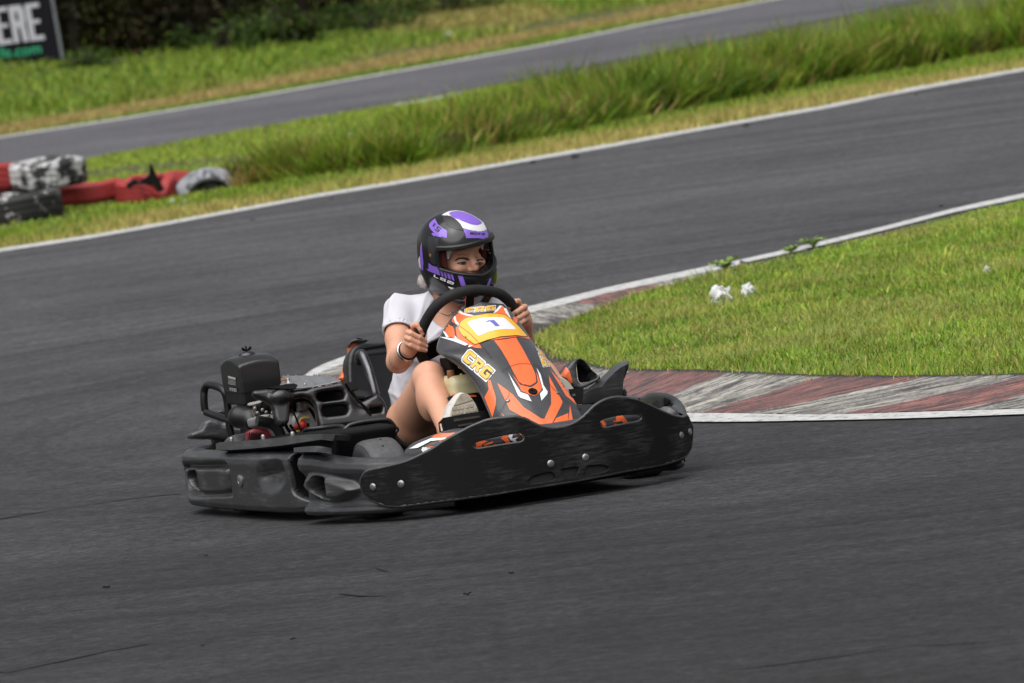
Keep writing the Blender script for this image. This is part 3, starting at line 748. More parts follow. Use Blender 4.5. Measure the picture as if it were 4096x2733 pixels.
tyre('black tyre with flaking white paint at the bottom of the stack', lay(85, 890, 0.0), (0.03, -0.02, 0.4), R0, TW, MT['t_black'])
tyre('red tyre lying flat beside the bottom black tyre', lay(345, 836, 0.0), (-0.02, 0.03, 1.3), R0 * 0.97, TW * 0.72, MT['t_red'])
tyre('red tyre on top of the stack at the left edge', lay(-55, 898, TW * 1.02), (0.06, 0.08, 2.0), R0, TW, MT['t_red'])
tyre('white tyre with black patches lying on top of the stack', lay(205, 866, TW * 0.97), (0.03, -0.02, 0.9), R0 * 0.95, TW, MT['t_white'])
tyre('crumpled red tyre torn open with a black flap', lay(590, 812, -0.01), (0.10, 0.05, 0.2), R0 * 0.72, TW * 0.85, MT['t_red'], torn=True)
p = gp(700, 770); tyre('half buried red tyre behind the torn one', (p[0], p[1] + 0.4, -0.13), (math.radians(75), 0.1, 0.5), R0 * 0.9, TW, MT['t_red'])
p = gp(838, 768); tyre('grey white tyre half sunk in the grass by the long grass', (p[0], p[1], -0.095), (math.radians(60), math.radians(-14), math.radians(20)), R0 * 0.92, TW * 0.9, MT['t_grey'])

# ---- crumpled litter
MT['paper'] = simple('crumpled_paper', (0.66, 0.66, 0.67), 0.8, var=0.06, scale=20)
MT['card'] = simple('brown_card', (0.50, 0.27, 0.20), 0.8, var=0.2)
def litter(label, px, py, w, h, seed, mat='paper', z=None, name='paper_scrap'):
    q = np.random.default_rng(seed); p = tp(px, py) if z is None else gp(px, py, z)
    bm = bmesh.new(); bmesh.ops.create_icosphere(bm, subdivisions=4, radius=1.0)
    D = q.normal(0, 1, (22, 3)); D /= np.linalg.norm(D, axis=1)[:, None]; A = q.uniform(0.04, 0.16, 22)
    for v in bm.verts:
        n = np.array(v.co); f = 1.0
        for dd, a in zip(D, A): f -= a * max(0, 1 - abs(n @ dd - 0.3) * 5.0)
        f *= 1 + 0.18 * math.sin(7 * n[0] + 5 * n[2] + seed)
        v.co = Vector(n * max(f, 0.55))
    V = np.array([tuple(v.co) for v in bm.verts]); F = [[v.index for v in f.verts] for f in bm.faces]; bm.free()
    V *= [w / 2, w / 2.6, h / 2]; V[:, 2] += h / 2 - V[:, 2].min() * 0 
    o = obj(name, V, F, MT[mat], None, True, 28); o.location = (p[0], p[1], p[2] + (0.0 if z is None else 0) - 0.004)
    o.rotation_euler = (0, 0, q.uniform(0, 6)); tag(o, label, 'litter', 'scraps of litter beside the track'); return o
litter('largest crumpled white paper on the infield grass', 2885, 1232, 0.125, 0.11, 1, z=0.055)
litter('smaller crumpled white paper up and right of the largest one', 2995, 1190, 0.068, 0.07, 2, z=0.055)
litter('tiny white paper bit just above the two crumpled papers', 2917, 1158, 0.022, 0.02, 3, z=0.05)
litter('white scrap alone at the far right of the infield', 3948, 1095, 0.03, 0.04, 4, z=0.05)
litter('tiny white scrap on the infield nearest the kerb nose', 2525, 1256, 0.014, 0.014, 5, z=0.05)
litter('tiny white scrap left of the largest crumpled paper', 2702, 1247, 0.014, 0.012, 6, z=0.05)
litter('white paper on the grass bank beyond the back straight', 1797, 158, 0.10, 0.085, 7)
litter('left one of two white scraps below the torn red tyre', 693, 826, 0.035, 0.058, 8)
litter('right one of two white scraps below the torn red tyre', 742, 822, 0.05, 0.04, 9)
litter('white scrap at the edge line below the lower red tyre', 319, 930, 0.032, 0.045, 10)
litter('white scrap in the straw below the black tyre', 152, 922, 0.036, 0.022, 11)
litter('pale scrap in the straw at the left picture edge', 88, 922, 0.04, 0.022, 12)
litter('white scrap caught in the long grass', 1405, 545, 0.05, 0.028, 13, z=0.24)
litter('white scrap on the straw verge below the middle of the long grass', 1838, 672, 0.05, 0.03, 14)
litter('small white scrap left of the one on the straw verge', 1780, 662, 0.03, 0.022, 15)
litter('flat white scrap on the verge at the left end of the long grass', 1292, 762, 0.075, 0.018, 16)
litter('faint white scrap on the verge between two others', 1520, 728, 0.03, 0.02, 17)
litter('reddish brown card scrap at the foot of the long grass on the right', 3435, 312, 0.10, 0.085, 18, 'card', name='card_scrap')

# ---- bits of tyre rubber on the asphalt
MT['rub'] = simple('rubber_crumb', (0.015, 0.015, 0.016), 0.85)
RL = ['black rubber crumb just below the white edge line near its middle', 'black rubber crumb on the edge line, left of the one near its middle', 'black rubber crumb below the right half of the edge line', 'tiny rubber crumb under the far right end of the edge line',
      'rubber crumb on the track above and left of the helmet', 'rubber crumb on the track left of the tyre barrier end', 'rubber crumb on the track below the lower red tyre', 'rubber crumb low on the left, below the long crack', 'tiny rubber speck just below the rear of the kart',
      'rubber speck at the bottom, left of the picture middle', 'rubber speck at the bottom left, beside the lowest one', 'rubber crumb on the track near the far end of the infield line', 'rubber speck on the track left of the upper weed', 'thin rubber crumb in the foreground below the kart nose', 'small rubber crumb in the foreground below the front bumper']
for i, (px, py, w) in enumerate([(2302, 630, .05), (2132, 654, .04), (2985, 505, .04), (3665, 380, .02), (1325, 797, .02), (1010, 882, .022), (455, 942, .02), (425, 2352, .022), (825, 2224, .010), (1172, 2558, .014), (810, 2584, .010), (3764, 826, .018), (3150, 1020, .014), (1870, 2380, .02), (2045, 2294, .016)]):
    q = np.random.default_rng(50 + i); p = gp(px, py, 0.006)
    V, F = tube(catmull(np.c_[np.linspace(-w, w, 5) * 0.5, q.normal(0, w * 0.15, 5), np.abs(q.normal(0, w * 0.1, 5)) + w * 0.1], 3), w * 0.16, 6)
    o = obj('rubber_crumb', V, F, MT['rub']); o.location = p; o.rotation_euler = (0, 0, q.uniform(-0.6, 0.6))
    tag(o, RL[i], 'debris', 'rubber crumbs on the asphalt')

# ---- weeds along the infield line
def leafy(name, base, n, r, h, ls, cols, mat, seed, parent=None):
    q = np.random.default_rng(seed)
    V = []; F = []; Cc = []
    for i in range(n):
        u = q.normal(0, 1, 3); u /= np.linalg.norm(u); rad = q.random() ** 0.4
        c = np.asarray(base) + np.array([u[0] * r[0], u[1] * r[1], h + u[2] * r[2]]) * [rad, rad, 1] * np.array([1, 1, 1.0])
        c[2] = base[2] + max(0.005, h + u[2] * r[2] * rad)
        a = q.normal(0, 1, 3); a /= np.linalg.norm(a); b_ = np.cross(a, q.normal(0, 1, 3)); b_ /= np.linalg.norm(b_); l = ls * q.uniform(0.5, 1.3)
        k = len(V); V += [c - a * l * 0.5, c + b_ * l * 0.22, c + a * l * 0.5, c - b_ * l * 0.22]; F.append((k, k + 1, k + 2, k + 3))
        col = np.array(cols[q.integers(len(cols))]) * q.uniform(0.65, 1.35); Cc += [(*col, 1)] * 4
    o = obj(name, V, F, mat, parent, False); ca = o.data.attributes.new('col', 'FLOAT_COLOR', 'POINT'); ca.data.foreach_set('color', np.array(Cc, np.float32).ravel())
    return o
MT['stem'] = simple('stem', (0.10, 0.13, 0.03), 0.7)
def weed(label, px, py, w, h, n, seed):
    p = gp(px, py, 0.01); t = empty('weed'); t.location = p; tag(t, label, 'weed', 'weeds along the infield line'); q = np.random.default_rng(seed)
    mb = MB(); V = []; F = []; Cc = []
    for i in range(n):
        a = q.uniform(0, 6.28); r = w * 0.5 * q.uniform(0.3, 1); e = np.array([math.cos(a) * r, math.sin(a) * r, h * q.uniform(0.4, 1)])
        pth = catmull([(0, 0, 0), e * [0.4, 0.4, 0.8], e], 4); mb.add(*tube(pth, 0.0022, 5))
        for s in np.linspace(0.35, 1, 6):
            c = pth[int(s * (len(pth) - 1))]
            for sg in (-1, 1):
                dr = np.array([math.cos(a + sg * 1.2), math.sin(a + sg * 1.2), q.uniform(-0.1, 0.6)]); l = q.uniform(0.022, 0.045)
                sd_ = np.cross(dr, [0, 0, 1]) * 0.25; k = len(V); V += [c, c + dr * l * 0.5 + sd_ * l, c + dr * l, c + dr * l * 0.5 - sd_ * l]; F.append((k, k + 1, k + 2, k + 3))
                Cc += [(*(np.array((0.24, 0.36, 0.07)) * q.uniform(0.6, 1.4)), 1)] * 4
    mb.build('stem', MT['stem'], t)
    o = obj('leaves', V, F, MT['leaf'], t, False); ca = o.data.attributes.new('col', 'FLOAT_COLOR', 'POINT'); ca.data.foreach_set('color', np.array(Cc, np.float32).ravel())
weed('leafy weed overhanging the white line nearest the kerb', 2905, 1082, 0.13, 0.055, 9, 1)
weed('leafy weed on the white line, higher up the infield edge', 3255, 990, 0.13, 0.04, 8, 2)
weed('low weed just left of the upper leafy weed', 3165, 1012, 0.08, 0.025, 6, 3)
p = gp(3352, 1592, 0.03); weed('tiny green weed growing out of a crack in the kerb', 3352, 1592, 0.045, 0.022, 4, 4)

# ---- shrubs and wall at the back
def shrub(name, label, px, py, w, h, cols, n, ls, seed, back=0.0):
    p = tp(px, py); p = p + np.array([0, back, 0]); p[2] = terr(p[0], p[1])
    t = empty(name); t.location = p; tag(t, label, 'shrub', 'shrubs along the back of the bank'); q = np.random.default_rng(seed)
    mb = MB(); V = []; F = []; Cc = []; tips = []
    for i in range(9):
        a = q.uniform(0, 6.28); e = np.array([math.cos(a) * w * 0.38 * q.random(), math.sin(a) * w * 0.3 * q.random(), h * q.uniform(0.5, 0.95)])
        pth = catmull([(0, 0, -0.05), e * [0.3, 0.3, 0.5] + q.normal(0, 0.05, 3), e], 5); mb.add(*tube(pth, np.linspace(0.03, 0.008, len(pth)), 6)); tips.append(e)
    mb.build('branches', MT['bark'], t)
    cl = [np.array([q.uniform(-0.5, 0.5) * w, q.uniform(-0.35, 0.35) * w, h * q.uniform(0.08, 0.95)]) for _ in range(26)]
    for i in range(n):
        c0 = cl[q.integers(len(cl))]; c = c0 + q.normal(0, 1, 3) * [w * 0.10, w * 0.08, h * 0.10]; c[2] = max(0.02, c[2])
        a = q.normal(0, 1, 3); a /= np.linalg.norm(a); b_ = np.cross(a, q.normal(0, 1, 3)); b_ /= np.linalg.norm(b_) + 1e-9; l = ls * q.uniform(0.5, 1.4)
        k = len(V); V += [c - a * l * 0.5, c + b_ * l * 0.25, c + a * l * 0.5, c - b_ * l * 0.25]; F.append((k, k + 1, k + 2, k + 3))
        Cc += [(*(np.array(cols[int(i * 7 + c0[0] * 50) % len(cols)]) * q.uniform(0.55, 1.4)), 1)] * 4
    o = obj('foliage', V, F, MT['leaf'], t, False); ca = o.data.attributes.new('col', 'FLOAT_COLOR', 'POINT'); ca.data.foreach_set('color', np.array(Cc, np.float32).ravel())
MT['bark'] = simple('bark', (0.055, 0.04, 0.03), 0.9)
MT['wallp'] = simple('faded_wall', (0.13, 0.085, 0.07), 0.9, var=0.3, scale=3)
DK = [(0.022, 0.026, 0.008), (0.032, 0.030, 0.010), (0.017, 0.017, 0.009), (0.036, 0.026, 0.014)]
BR = [(0.055, 0.042, 0.02), (0.04, 0.038, 0.014), (0.085, 0.05, 0.035)]
GN = [(0.055, 0.105, 0.016), (0.075, 0.125, 0.02), (0.035, 0.07, 0.012)]
OL = [(0.040, 0.042, 0.010), (0.06, 0.055, 0.014), (0.026, 0.032, 0.009)]
for a in [('dark_shrub', 'dark olive shrub right behind the edge of the sign board', 300, 241, 0.94, 1.65, OL, 4940, .075, 1, 0.25),
          ('brown_shrub', 'brown twiggy shrub right of the dark olive one by the sign', 470, 231, 0.88, 0.83, BR + OL, 4180, .075, 2, 0.25),
          ('brown_shrub', 'tall brown and green shrub in front of the faded wall', 640, 226, 0.94, 1.21, BR + DK, 4940, .075, 3, 0.25),
          ('dark_shrub', 'nearly black shrub left of the middle of the hedge', 820, 191, 1.06, 1.54, DK, 5320, .075, 4, 0.25),
          ('dark_shrub', 'tallest nearly black shrub in the middle of the hedge', 1010, 146, 1.12, 1.65, DK, 5320, .075, 5, 0.25),
          ('dark_shrub', 'nearly black shrub right of the middle of the hedge', 1210, 111, 1.12, 1.65, DK, 5320, .075, 6, 0.25),
          ('dark_shrub', 'last nearly black shrub at the right end of the hedge', 1420, 66, 1.12, 1.32, DK, 4940, .075, 7, 0.25),
          ('green_shrub', 'low green shrub at the foot of the sign board corner', 345, 271, 0.50, 0.18, GN, 900, .04, 8, 0),
          ('green_shrub', 'green bushy shrub below the nearly black shrubs on the left', 900, 216, 0.94, 0.33, GN, 1700, .045, 9, 0),
          ('green_shrub', 'green shrub with upright leaves below the middle of the hedge', 1110, 191, 0.69, 0.40, GN + OL, 3230, .075, 10, 0.25),
          ('green_shrub', 'rounded green shrub below the right end of the hedge', 1480, 121, 0.81, 0.29, GN, 1500, .045, 11, 0),
          ('green_shrub', 'green shrub at the top edge right of the dark hedge', 1800, 51, 1.12, 0.39, GN, 1700, .05, 12, .2)]:
    shrub(*a)
pa = tp(250, 190); pb = tp(2100, -140); pa = pa + [0, 3.0, 0]; pb = pb + [0, 3.0, 0]
dx = (pb - pa) * [1, 1, 0]; L = np.linalg.norm(dx); dx /= L; nrm = np.array([dx[1], -dx[0], 0])
w = empty('boundary_wall'); tag(w, 'faded pinkish boundary wall behind the shrubs', 'wall'); mb = MB()
Rw = np.stack([dx, -nrm, [0, 0, 1]], 1)
c0 = (pa + pb) / 2; c0 = np.array([c0[0], c0[1], 0.8])
mb.add(*box(c0, (L + 16, 0.2, 3.6), Rw)); mb.build('wall', MT['wallp'], w, smooth=False)
V, F = box(c0 + [0, 0, 1.84], (L + 16, 0.28, 0.08), Rw); obj('coping', V, F, MT['wallp'], w, False)

# ---- advertising board at the left edge
MT['board'] = simple('black_board', (0.005, 0.005, 0.009), 0.7, var=0.2, scale=4, spec=0.2)
MT['lett'] = simple('grey_white_lettering', (0.50, 0.50, 0.55), 0.6, var=0.05)
MT['lettg'] = simple('green_lettering', (0.03, 0.42, 0.20), 0.6, var=0.05)
MT['alu'] = simple('board_edge', (0.22, 0.23, 0.25), 0.45, 0.6)
sy = tp(245, 250)[1] - 0.15
def sp_(px, py): return wp(px, py, sy)
s0 = sp_(245, 250); eu = np.array([1.0, 0, 0]); ev = np.array([-0.045, 0, 1.0]); sc = np.linalg.norm(sp_(300, 250) - sp_(200, 250)) / 100   # metres per pixel there
sb = empty('advertising_board'); tag(sb, 'black board with large white and small green lettering at the left edge', 'sign')
V, F = plate([(-2.6, -0.05), (0, -0.05), (0, 1.35), (-2.6, 1.35)], (), s0, eu, ev, 0.05); obj('panel', V, F, MT['board'], sb, False)
V, F = plate([(0.004, -0.05), (0.035, -0.05), (0.035, 1.37), (0.004, 1.37)], (), s0 + [0, -0.006, 0], eu, ev, 0.06); obj('edge_strip', V, F, MT['alu'], sb, False)
def E_(x, y, w, h, t): return [[(x, y), (x + w, y), (x + w, y + t * .85), (x + t, y + t * .85), (x + t, y + h / 2 - t * .36), (x + w * .88, y + h / 2 - t * .36), (x + w * .88, y + h / 2 + t * .36), (x + t, y + h / 2 + t * .36), (x + t, y + h - t * .85), (x + w, y + h - t * .85), (x + w, y + h), (x, y + h)]], []
def R_(x, y, w, h, t):
    return [[(x, y), (x + t, y), (x + t, y + h * .40), (x + w * .56, y + h * .40), (x + w * .62, y), (x + w, y), (x + w * .93, y + h * .46), (x + w, y + h * .6), (x + w, y + h * .86), (x + w * .82, y + h), (x, y + h)]], [[(x + t, y + h * .58), (x + w * .56, y + h * .58), (x + w * .56, y + h * .82), (x + t, y + h * .82)]]
def H_(x, y, w, h, t): return [[(x, y), (x + t, y), (x + t, y + h * .42), (x + w - t, y + h * .42), (x + w - t, y), (x + w, y), (x + w, y + h), (x + w - t, y + h), (x + w - t, y + h * .6), (x + t, y + h * .6), (x + t, y + h), (x, y + h)]], []
lh = 150 * sc; lw = 54 * sc; bx0 = -54 * sc; by0 = 100 * sc
for i, (fn, px0, ww) in enumerate([(E_, -106, 58), (R_, -172, 60), (E_, -234, 56), (H_, -302, 62)]):
    o_, h_ = fn(px0 * sc, by0, ww * sc, lh, 22 * sc)
    V, F = plate(o_[0], h_, s0 + [0, -0.012, 0], eu, ev, 0.011); obj('letter', V, F, MT['lett'], sb, False)
fc = bpy.data.curves.new('web_address', 'FONT'); fc.body = 'fe.com'; fc.size = 62 * sc; fc.extrude = 0.003; fc.offset = 0.001
_fo = bpy.data.objects.new('web_text', fc); COL.objects.link(_fo); bpy.context.view_layer.update()
_me = bpy.data.meshes.new_from_object(_fo.evaluated_get(bpy.context.evaluated_depsgraph_get())); bpy.data.objects.remove(_fo)
_me.materials.clear(); _me.materials.append(MT['lettg']); fo = bpy.data.objects.new('web_address', _me); COL.objects.link(fo); fo.parent = sb
pw = s0 + eu * (-236 * sc) + ev * (47 * sc) + [0, -0.012, 0]; fo.matrix_world = Matrix(((1, 0, 0, pw[0]), (0, 0, -1, pw[1]), (0, 1, 0, pw[2]), (0, 0, 0, 1))) 
# ================================================================== THE KART (built in its own frame: X forward, Y left, Z up)
kart = empty('go_kart'); kart.rotation_euler = (0, 0, math.atan2(KX[1], KX[0]))
tag(kart, 'black and orange rental go-kart with number 1 on its steering fairing', 'go-kart')
MT['plastic'] = scuffed('bumper_plastic', (0.030, 0.030, 0.032), (0.13, 0.13, 0.135), 0.30, 0.6, spec=0.7)
MT['panel'] = scuffed('bumper_panel', (0.0042, 0.0042, 0.0045), (0.06, 0.062, 0.066), 0.58, 0.55, (1, 1, 10), spec=0.22)
MT['plast2'] = simple('cover_plastic', (0.013, 0.013, 0.014), 0.30, var=0.3, scale=12, spec=0.7)
MT['black'] = simple('satin_black', (0.006, 0.006, 0.0065), 0.36, var=0.3)
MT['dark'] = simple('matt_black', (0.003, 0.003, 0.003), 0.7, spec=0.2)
MT['steel'] = simple('bolt_steel', (0.30, 0.29, 0.28), 0.4, 0.8, var=0.25, scale=200)
MT['zinc'] = simple('zinc_shield', (0.33, 0.33, 0.34), 0.42, 0.75, var=0.2, scale=25)
MT['alloy'] = simple('engine_alloy', (0.36, 0.36, 0.35), 0.5, 0.55, var=0.25, scale=40, bmp=0.2)
MT['rubber'] = simple('slick_rubber', (0.075, 0.075, 0.078), 0.6, var=0.3, scale=60, bmp=0.15)
MT['orange'] = simple('orange_sticker', (0.93, 0.165, 0.045), 0.32, var=0.06, coat=0.3)
MT['grey'] = simple('dark_grey_sticker', (0.050, 0.050, 0.055), 0.34, var=0.15, coat=0.35)
MT['yellow'] = simple('yellow_sticker', (0.88, 0.47, 0.04), 0.32, var=0.05, coat=0.3)
MT['white'] = simple('white_sticker', (0.82, 0.82, 0.83), 0.35, var=0.03, coat=0.2)
MT['blue'] = simple('blue_sticker', (0.16, 0.17, 0.52), 0.4, var=0.05)
MT['blk_st'] = simple('black_sticker', (0.014, 0.014, 0.016), 0.35, var=0.1, coat=0.3)
MT['red'] = simple('red_plastic', (0.55, 0.03, 0.025), 0.4, var=0.15)
MT['dred'] = simple('starter_red', (0.17, 0.010, 0.02), 0.45, var=0.2)
MT['tank'] = simple('tank_plastic', (0.62, 0.56, 0.34), 0.45, var=0.12, sss=0.15)
MT['brown'] = simple('brown_cap', (0.28, 0.12, 0.05), 0.5)
MT['ywire'] = simple('yellow_cable', (0.75, 0.55, 0.03), 0.4)
MT['seat'] = simple('seat_shell', (0.015, 0.015, 0.017), 0.4, var=0.25, scale=15)
MT['chrome'] = simple('worn_chrome_tube', (0.09, 0.09, 0.095), 0.22, 0.85, var=0.3, scale=30)
MT['foam'] = simple('wheel_grip', (0.010, 0.010, 0.011), 0.78, var=0.3, scale=90, bmp=0.2)

def crop(ox, oy, k=4.0): return lambda pts: [(ox + x / k, oy + y / k) for x, y in pts]
cA = crop(700, 1340); cB = crop(1150, 1340); cC = crop(700, 1700); cD = crop(1180, 1650); cE = crop(1500, 1450); cF = crop(1700, 1150); cG = crop(1900, 1450); cH = crop(2240, 1400)

def sdf2(P, poly): return np.where(inpoly(P, poly), -1, 1) * polydist(P, poly)
def mold(name, px, plane, th, rnd, mat, parent, holes=(), h=0.004, bulges=(), org=None):
    """moulded part: outline seen in the photograph, lying on a kart plane (c, n), thickness th behind it"""
    c, n = np.asarray(plane[0], float), np.asarray(plane[1], float); n = n / np.linalg.norm(n)
    up = np.array([0, 0, 1.0]); ex = np.cross(up, n); ex /= np.linalg.norm(ex); ey = np.cross(n, ex)
    to2 = lambda L: np.array([((kplane(x, y, c, n) - c) @ ex, (kplane(x, y, c, n) - c) @ ey) for x, y in L])
    o = to2(px); hs_ = [to2(q) for q in holes]
    lo = o.min(0) - 3 * h; hi = o.max(0) + 3 * h
    f = Field((lo[0], lo[1], -th - 3 * h), (hi[0], hi[1], 3 * h + 0.03), h)
    gx = f.lo[0] + h * np.arange(f.n[0]); gy = f.lo[1] + h * np.arange(f.n[1]); G = np.stack(np.meshgrid(gx, gy, indexing='ij'), -1).reshape(-1, 2)
    d2 = sdf2(G, o)
    for q in hs_: d2 = np.maximum(d2, -sdf2(G, q))
    d2 = d2.reshape(f.n[0], f.n[1], 1); gz = (f.lo[2] + h * np.arange(f.n[2]))[None, None, :]
    a = d2 + rnd; b = np.abs(gz + th / 2) - th / 2 + rnd
    f.d[:] = np.sqrt(np.maximum(a, 0) ** 2 + np.maximum(b, 0) ** 2) + np.minimum(np.maximum(a, b), 0) - rnd
    for bx, by, rx, ry, rz, zc, mode, k in bulges:
        q = kplane(bx, by, c, n) - c; f.ell((q @ ex, q @ ey, zc), (rx, ry, rz), k, mode)
    V, F = f.mesh(); V = smooth_mesh(V, F, 2)
    V = c + V[:, :1] * ex + V[:, 1:2] * ey + V[:, 2:] * n
    return obj(name, V, F, mat, parent)
def plane_plate(name, px, plane, th, mat, parent, holes=(), bev=0.003):
    c, n = np.asarray(plane[0], float), np.asarray(plane[1], float); n = n / np.linalg.norm(n)
    ex = np.cross([0, 0, 1.0], n); ex /= np.linalg.norm(ex); ey = np.cross(n, ex)
    to2 = lambda L: np.array([((kplane(x, y, c, n) - c) @ ex, (kplane(x, y, c, n) - c) @ ey) for x, y in L])
    V, F = plate(to2(px), [to2(q) for q in holes], c, ex, ey, th)
    o = obj(name, V, F, mat, parent, False)
    return o
def px_tube(name, px, X, rad, mat, parent, n=6, seg=12, closed=False, Y=None):
    """round bar whose centre line is traced in the photograph; X (or Y) may vary along it"""
    k = len(px); Xs = np.full(k, X) if (X is not None and np.isscalar(X)) else X; Ys = np.full(k, Y) if (Y is not None and np.isscalar(Y)) else Y
    P = [kp(a, b, X=Xs[i]) if Xs is not None else kp(a, b, Y=Ys[i]) for i, (a, b) in enumerate(px)]
    P = catmull(P, n, closed); R = rad if np.isscalar(rad) else np.interp(np.linspace(0, 1, len(P)), np.linspace(0, 1, len(rad)), rad)
    V, F = tube(P, R, seg, closed); return obj(name, V, F, mat, parent, True, 50)
def bolt(px, X=None, parent=None, r=0.011, n=(1, 0, 0.0), mat='steel', pos=None, name='bolt', off=0.0):
    p = np.asarray(pos if pos is not None else kp(*px, X=X)); n = np.asarray(n, float); n /= np.linalg.norm(n); p = p + n * off
    V, F = lathe([(0, 0.0045), (r * 0.30, 0.0045), (r * 0.34, 0.0012), (r * 0.42, 0.0050), (r * 0.8, 0.0042), (r, 0.0016), (r, -0.004), (0, -0.004)], p, n, 18)
    return obj(name, V, F, MT[mat], parent, True, 40)
class Curtain:
    """vertical surface standing on a plan curve of the kart"""
    def __init__(s, plan, step=0.004):
        P = catmull(plan, 14); P = densify(P, step, False); s.P = P
        s.u = np.concatenate([[0], np.cumsum(np.linalg.norm(np.diff(P, axis=0), axis=1))])
        T = np.gradient(P, axis=0); T /= np.linalg.norm(T, axis=1)[:, None]; s.N = np.stack([T[:, 1], -T[:, 0]], 1)   # outward when the plan runs right -> left around the front
    def hit(s, px, py, off=0.0):
        d = KM.T @ ray(px, py); o = KC; best = None
        A = s.P + s.N * off
        for i in range(0, len(A) - 1, 3):
            a = A[i]; b = A[min(i + 3, len(A) - 1)]; e = b - a; nn = np.array([e[1], -e[0]]); den = d[:2] @ nn
            if abs(den) < 1e-9: continue
            t = ((a - o[:2]) @ nn) / den; q = o[:2] + d[:2] * t; w = ((q - a) @ e) / (e @ e)
            if -0.02 <= w <= 1.02 and (best is None or t < best[0]): best = (t, s.u[i] + w * (s.u[min(i + 3, len(A) - 1)] - s.u[i]), o[2] + d[2] * t)
        if best is None: # beyond the silhouette: take the closest end
            j = int(np.argmin([abs((s.P[i] + s.N[i] * off - o[:2]) @ np.array([d[1], -d[0]])) for i in range(len(s.P))])); t = ((A[j] - o[:2]) @ d[:2]) / (d[:2] @ d[:2]); return s.u[j], o[2] + d[2] * t
        return best[1], best[2]
    def uz(s, pts, off=0.0): return np.array([s.hit(x, y, off) for x, y in pts])
    def at(s, u, z, off):
        x = np.interp(u, s.u, s.P[:, 0]); y = np.interp(u, s.u, s.P[:, 1]); nx = np.interp(u, s.u, s.N[:, 0]); ny = np.interp(u, s.u, s.N[:, 1])
        return np.stack([x + nx * off, y + ny * off, z + 0 * x], -1)
def sstep(a, b, x): t = np.clip((x - a) / (b - a), 0, 1); return t * t * (3 - 2 * t)

# ---- front bumper: moulded body and bolted panel
half = [(-0.215, -0.62), (-0.20, -0.672), (-0.13, -0.695), (0.0, -0.672), (0.12, -0.632), (0.25, -0.565), (0.355, -0.47), (0.425, -0.35), (0.465, -0.2)]
CUF = Curtain(half + [(0.48, 0.0)] + [(x, -y) for x, y in half[::-1]])
POD = cD([(118, 1150), (135, 1040), (170, 975), (300, 955), (500, 985), (700, 1045), (850, 1100), (950, 1180), (985, 1240), (950, 1330), (850, 1400), (700, 1450), (560, 1462), (380, 1430), (250, 1375), (160, 1280)])
PHO = cD([(250, 1130), (265, 1060), (300, 1035), (430, 1050), (480, 1080), (500, 1150), (522, 1330), (515, 1385), (470, 1392), (350, 1375), (290, 1310), (250, 1230)])
def body(name, cu, u0, u1, feats, prof, mat, du=0.004, dark=None, zf=None):
    """swept moulding: prof = list of (offset, z) down the section; feats adjust the outer face"""
    us = np.arange(u0, u1, du); pr = densify(np.array(prof), 0.004, False); V = []
    UZ = np.stack(np.meshgrid(us, pr[:, 1], indexing='ij'), -1).reshape(-1, 2)
    if zf is not None: UZ[:, 1] = 0.03 + (UZ[:, 1] - 0.03) * zf(UZ[:, 0])
    off = np.tile(pr[:, 0], len(us)); w = np.tile((pr[:, 0] > -0.055) * 1.0, len(us))
    add = np.zeros(len(UZ))
    for poly, amt, e0, e1 in feats:
        add = add + amt * sstep(e0, e1, -sdf2(UZ, poly))
    off = off + add * w
    P = cu.at(UZ[:, 0], UZ[:, 1], off); m = len(pr)
    F = [(i * m + j, i * m + j + 1, (i + 1) * m + j + 1, (i + 1) * m + j) for i in range(len(us) - 1) for j in range(m - 1)]
    F.append(tuple(range(m))[::-1]); F.append(tuple((len(us) - 1) * m + k for k in range(m)))
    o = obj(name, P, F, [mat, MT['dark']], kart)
    if dark is not None:        # hole and gap faces coloured matt black, shade put into the colour
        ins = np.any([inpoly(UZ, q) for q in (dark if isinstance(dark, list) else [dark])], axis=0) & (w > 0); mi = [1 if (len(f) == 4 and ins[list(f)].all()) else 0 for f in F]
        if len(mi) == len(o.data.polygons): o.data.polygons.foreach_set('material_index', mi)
    return o
ROLL = [(-0.10, 0.185), (-0.092, 0.215), (-0.075, 0.238), (-0.05, 0.248), (-0.025, 0.244), (-0.006, 0.23), (0.0, 0.21), (-0.004, 0.192), (-0.016, 0.178), (-0.024, 0.165), (-0.026, 0.15), (-0.026, 0.085), (-0.020, 0.072), (-0.008, 0.062), (-0.004, 0.05), (-0.012, 0.038), (-0.035, 0.032), (-0.10, 0.034)]
fp = catmull(CUF.uz(POD), 4, True); fh = catmull(CUF.uz(PHO), 4, True)
ur = CUF.hit(1800, 1850)[0]
_cr = np.array([CUF.hit(*q, -0.05) for q in ((1285, 1809), (1400, 1828), (1500, 1830), (1600, 1828), (1680, 1823))]); print('crest', _cr)
zfr = lambda u: (np.interp(u, _cr[:, 0], _cr[:, 1]) - 0.03) / 0.218
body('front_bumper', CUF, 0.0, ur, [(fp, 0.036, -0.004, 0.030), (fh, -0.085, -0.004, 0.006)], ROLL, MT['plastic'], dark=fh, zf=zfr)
body('front_bumper', CUF, CUF.u[-1] - ur * 0.80, CUF.hit(2735, 1780)[0], [], ROLL, MT['plastic'])
body('bumper_beam', CUF, ur * 0.9, CUF.u[-1] - ur * 0.75, [], [(-0.06, 0.07), (-0.05, 0.11), (-0.012, 0.115), (-0.008, 0.10), (-0.008, 0.055), (-0.05, 0.05)], MT['dark'])
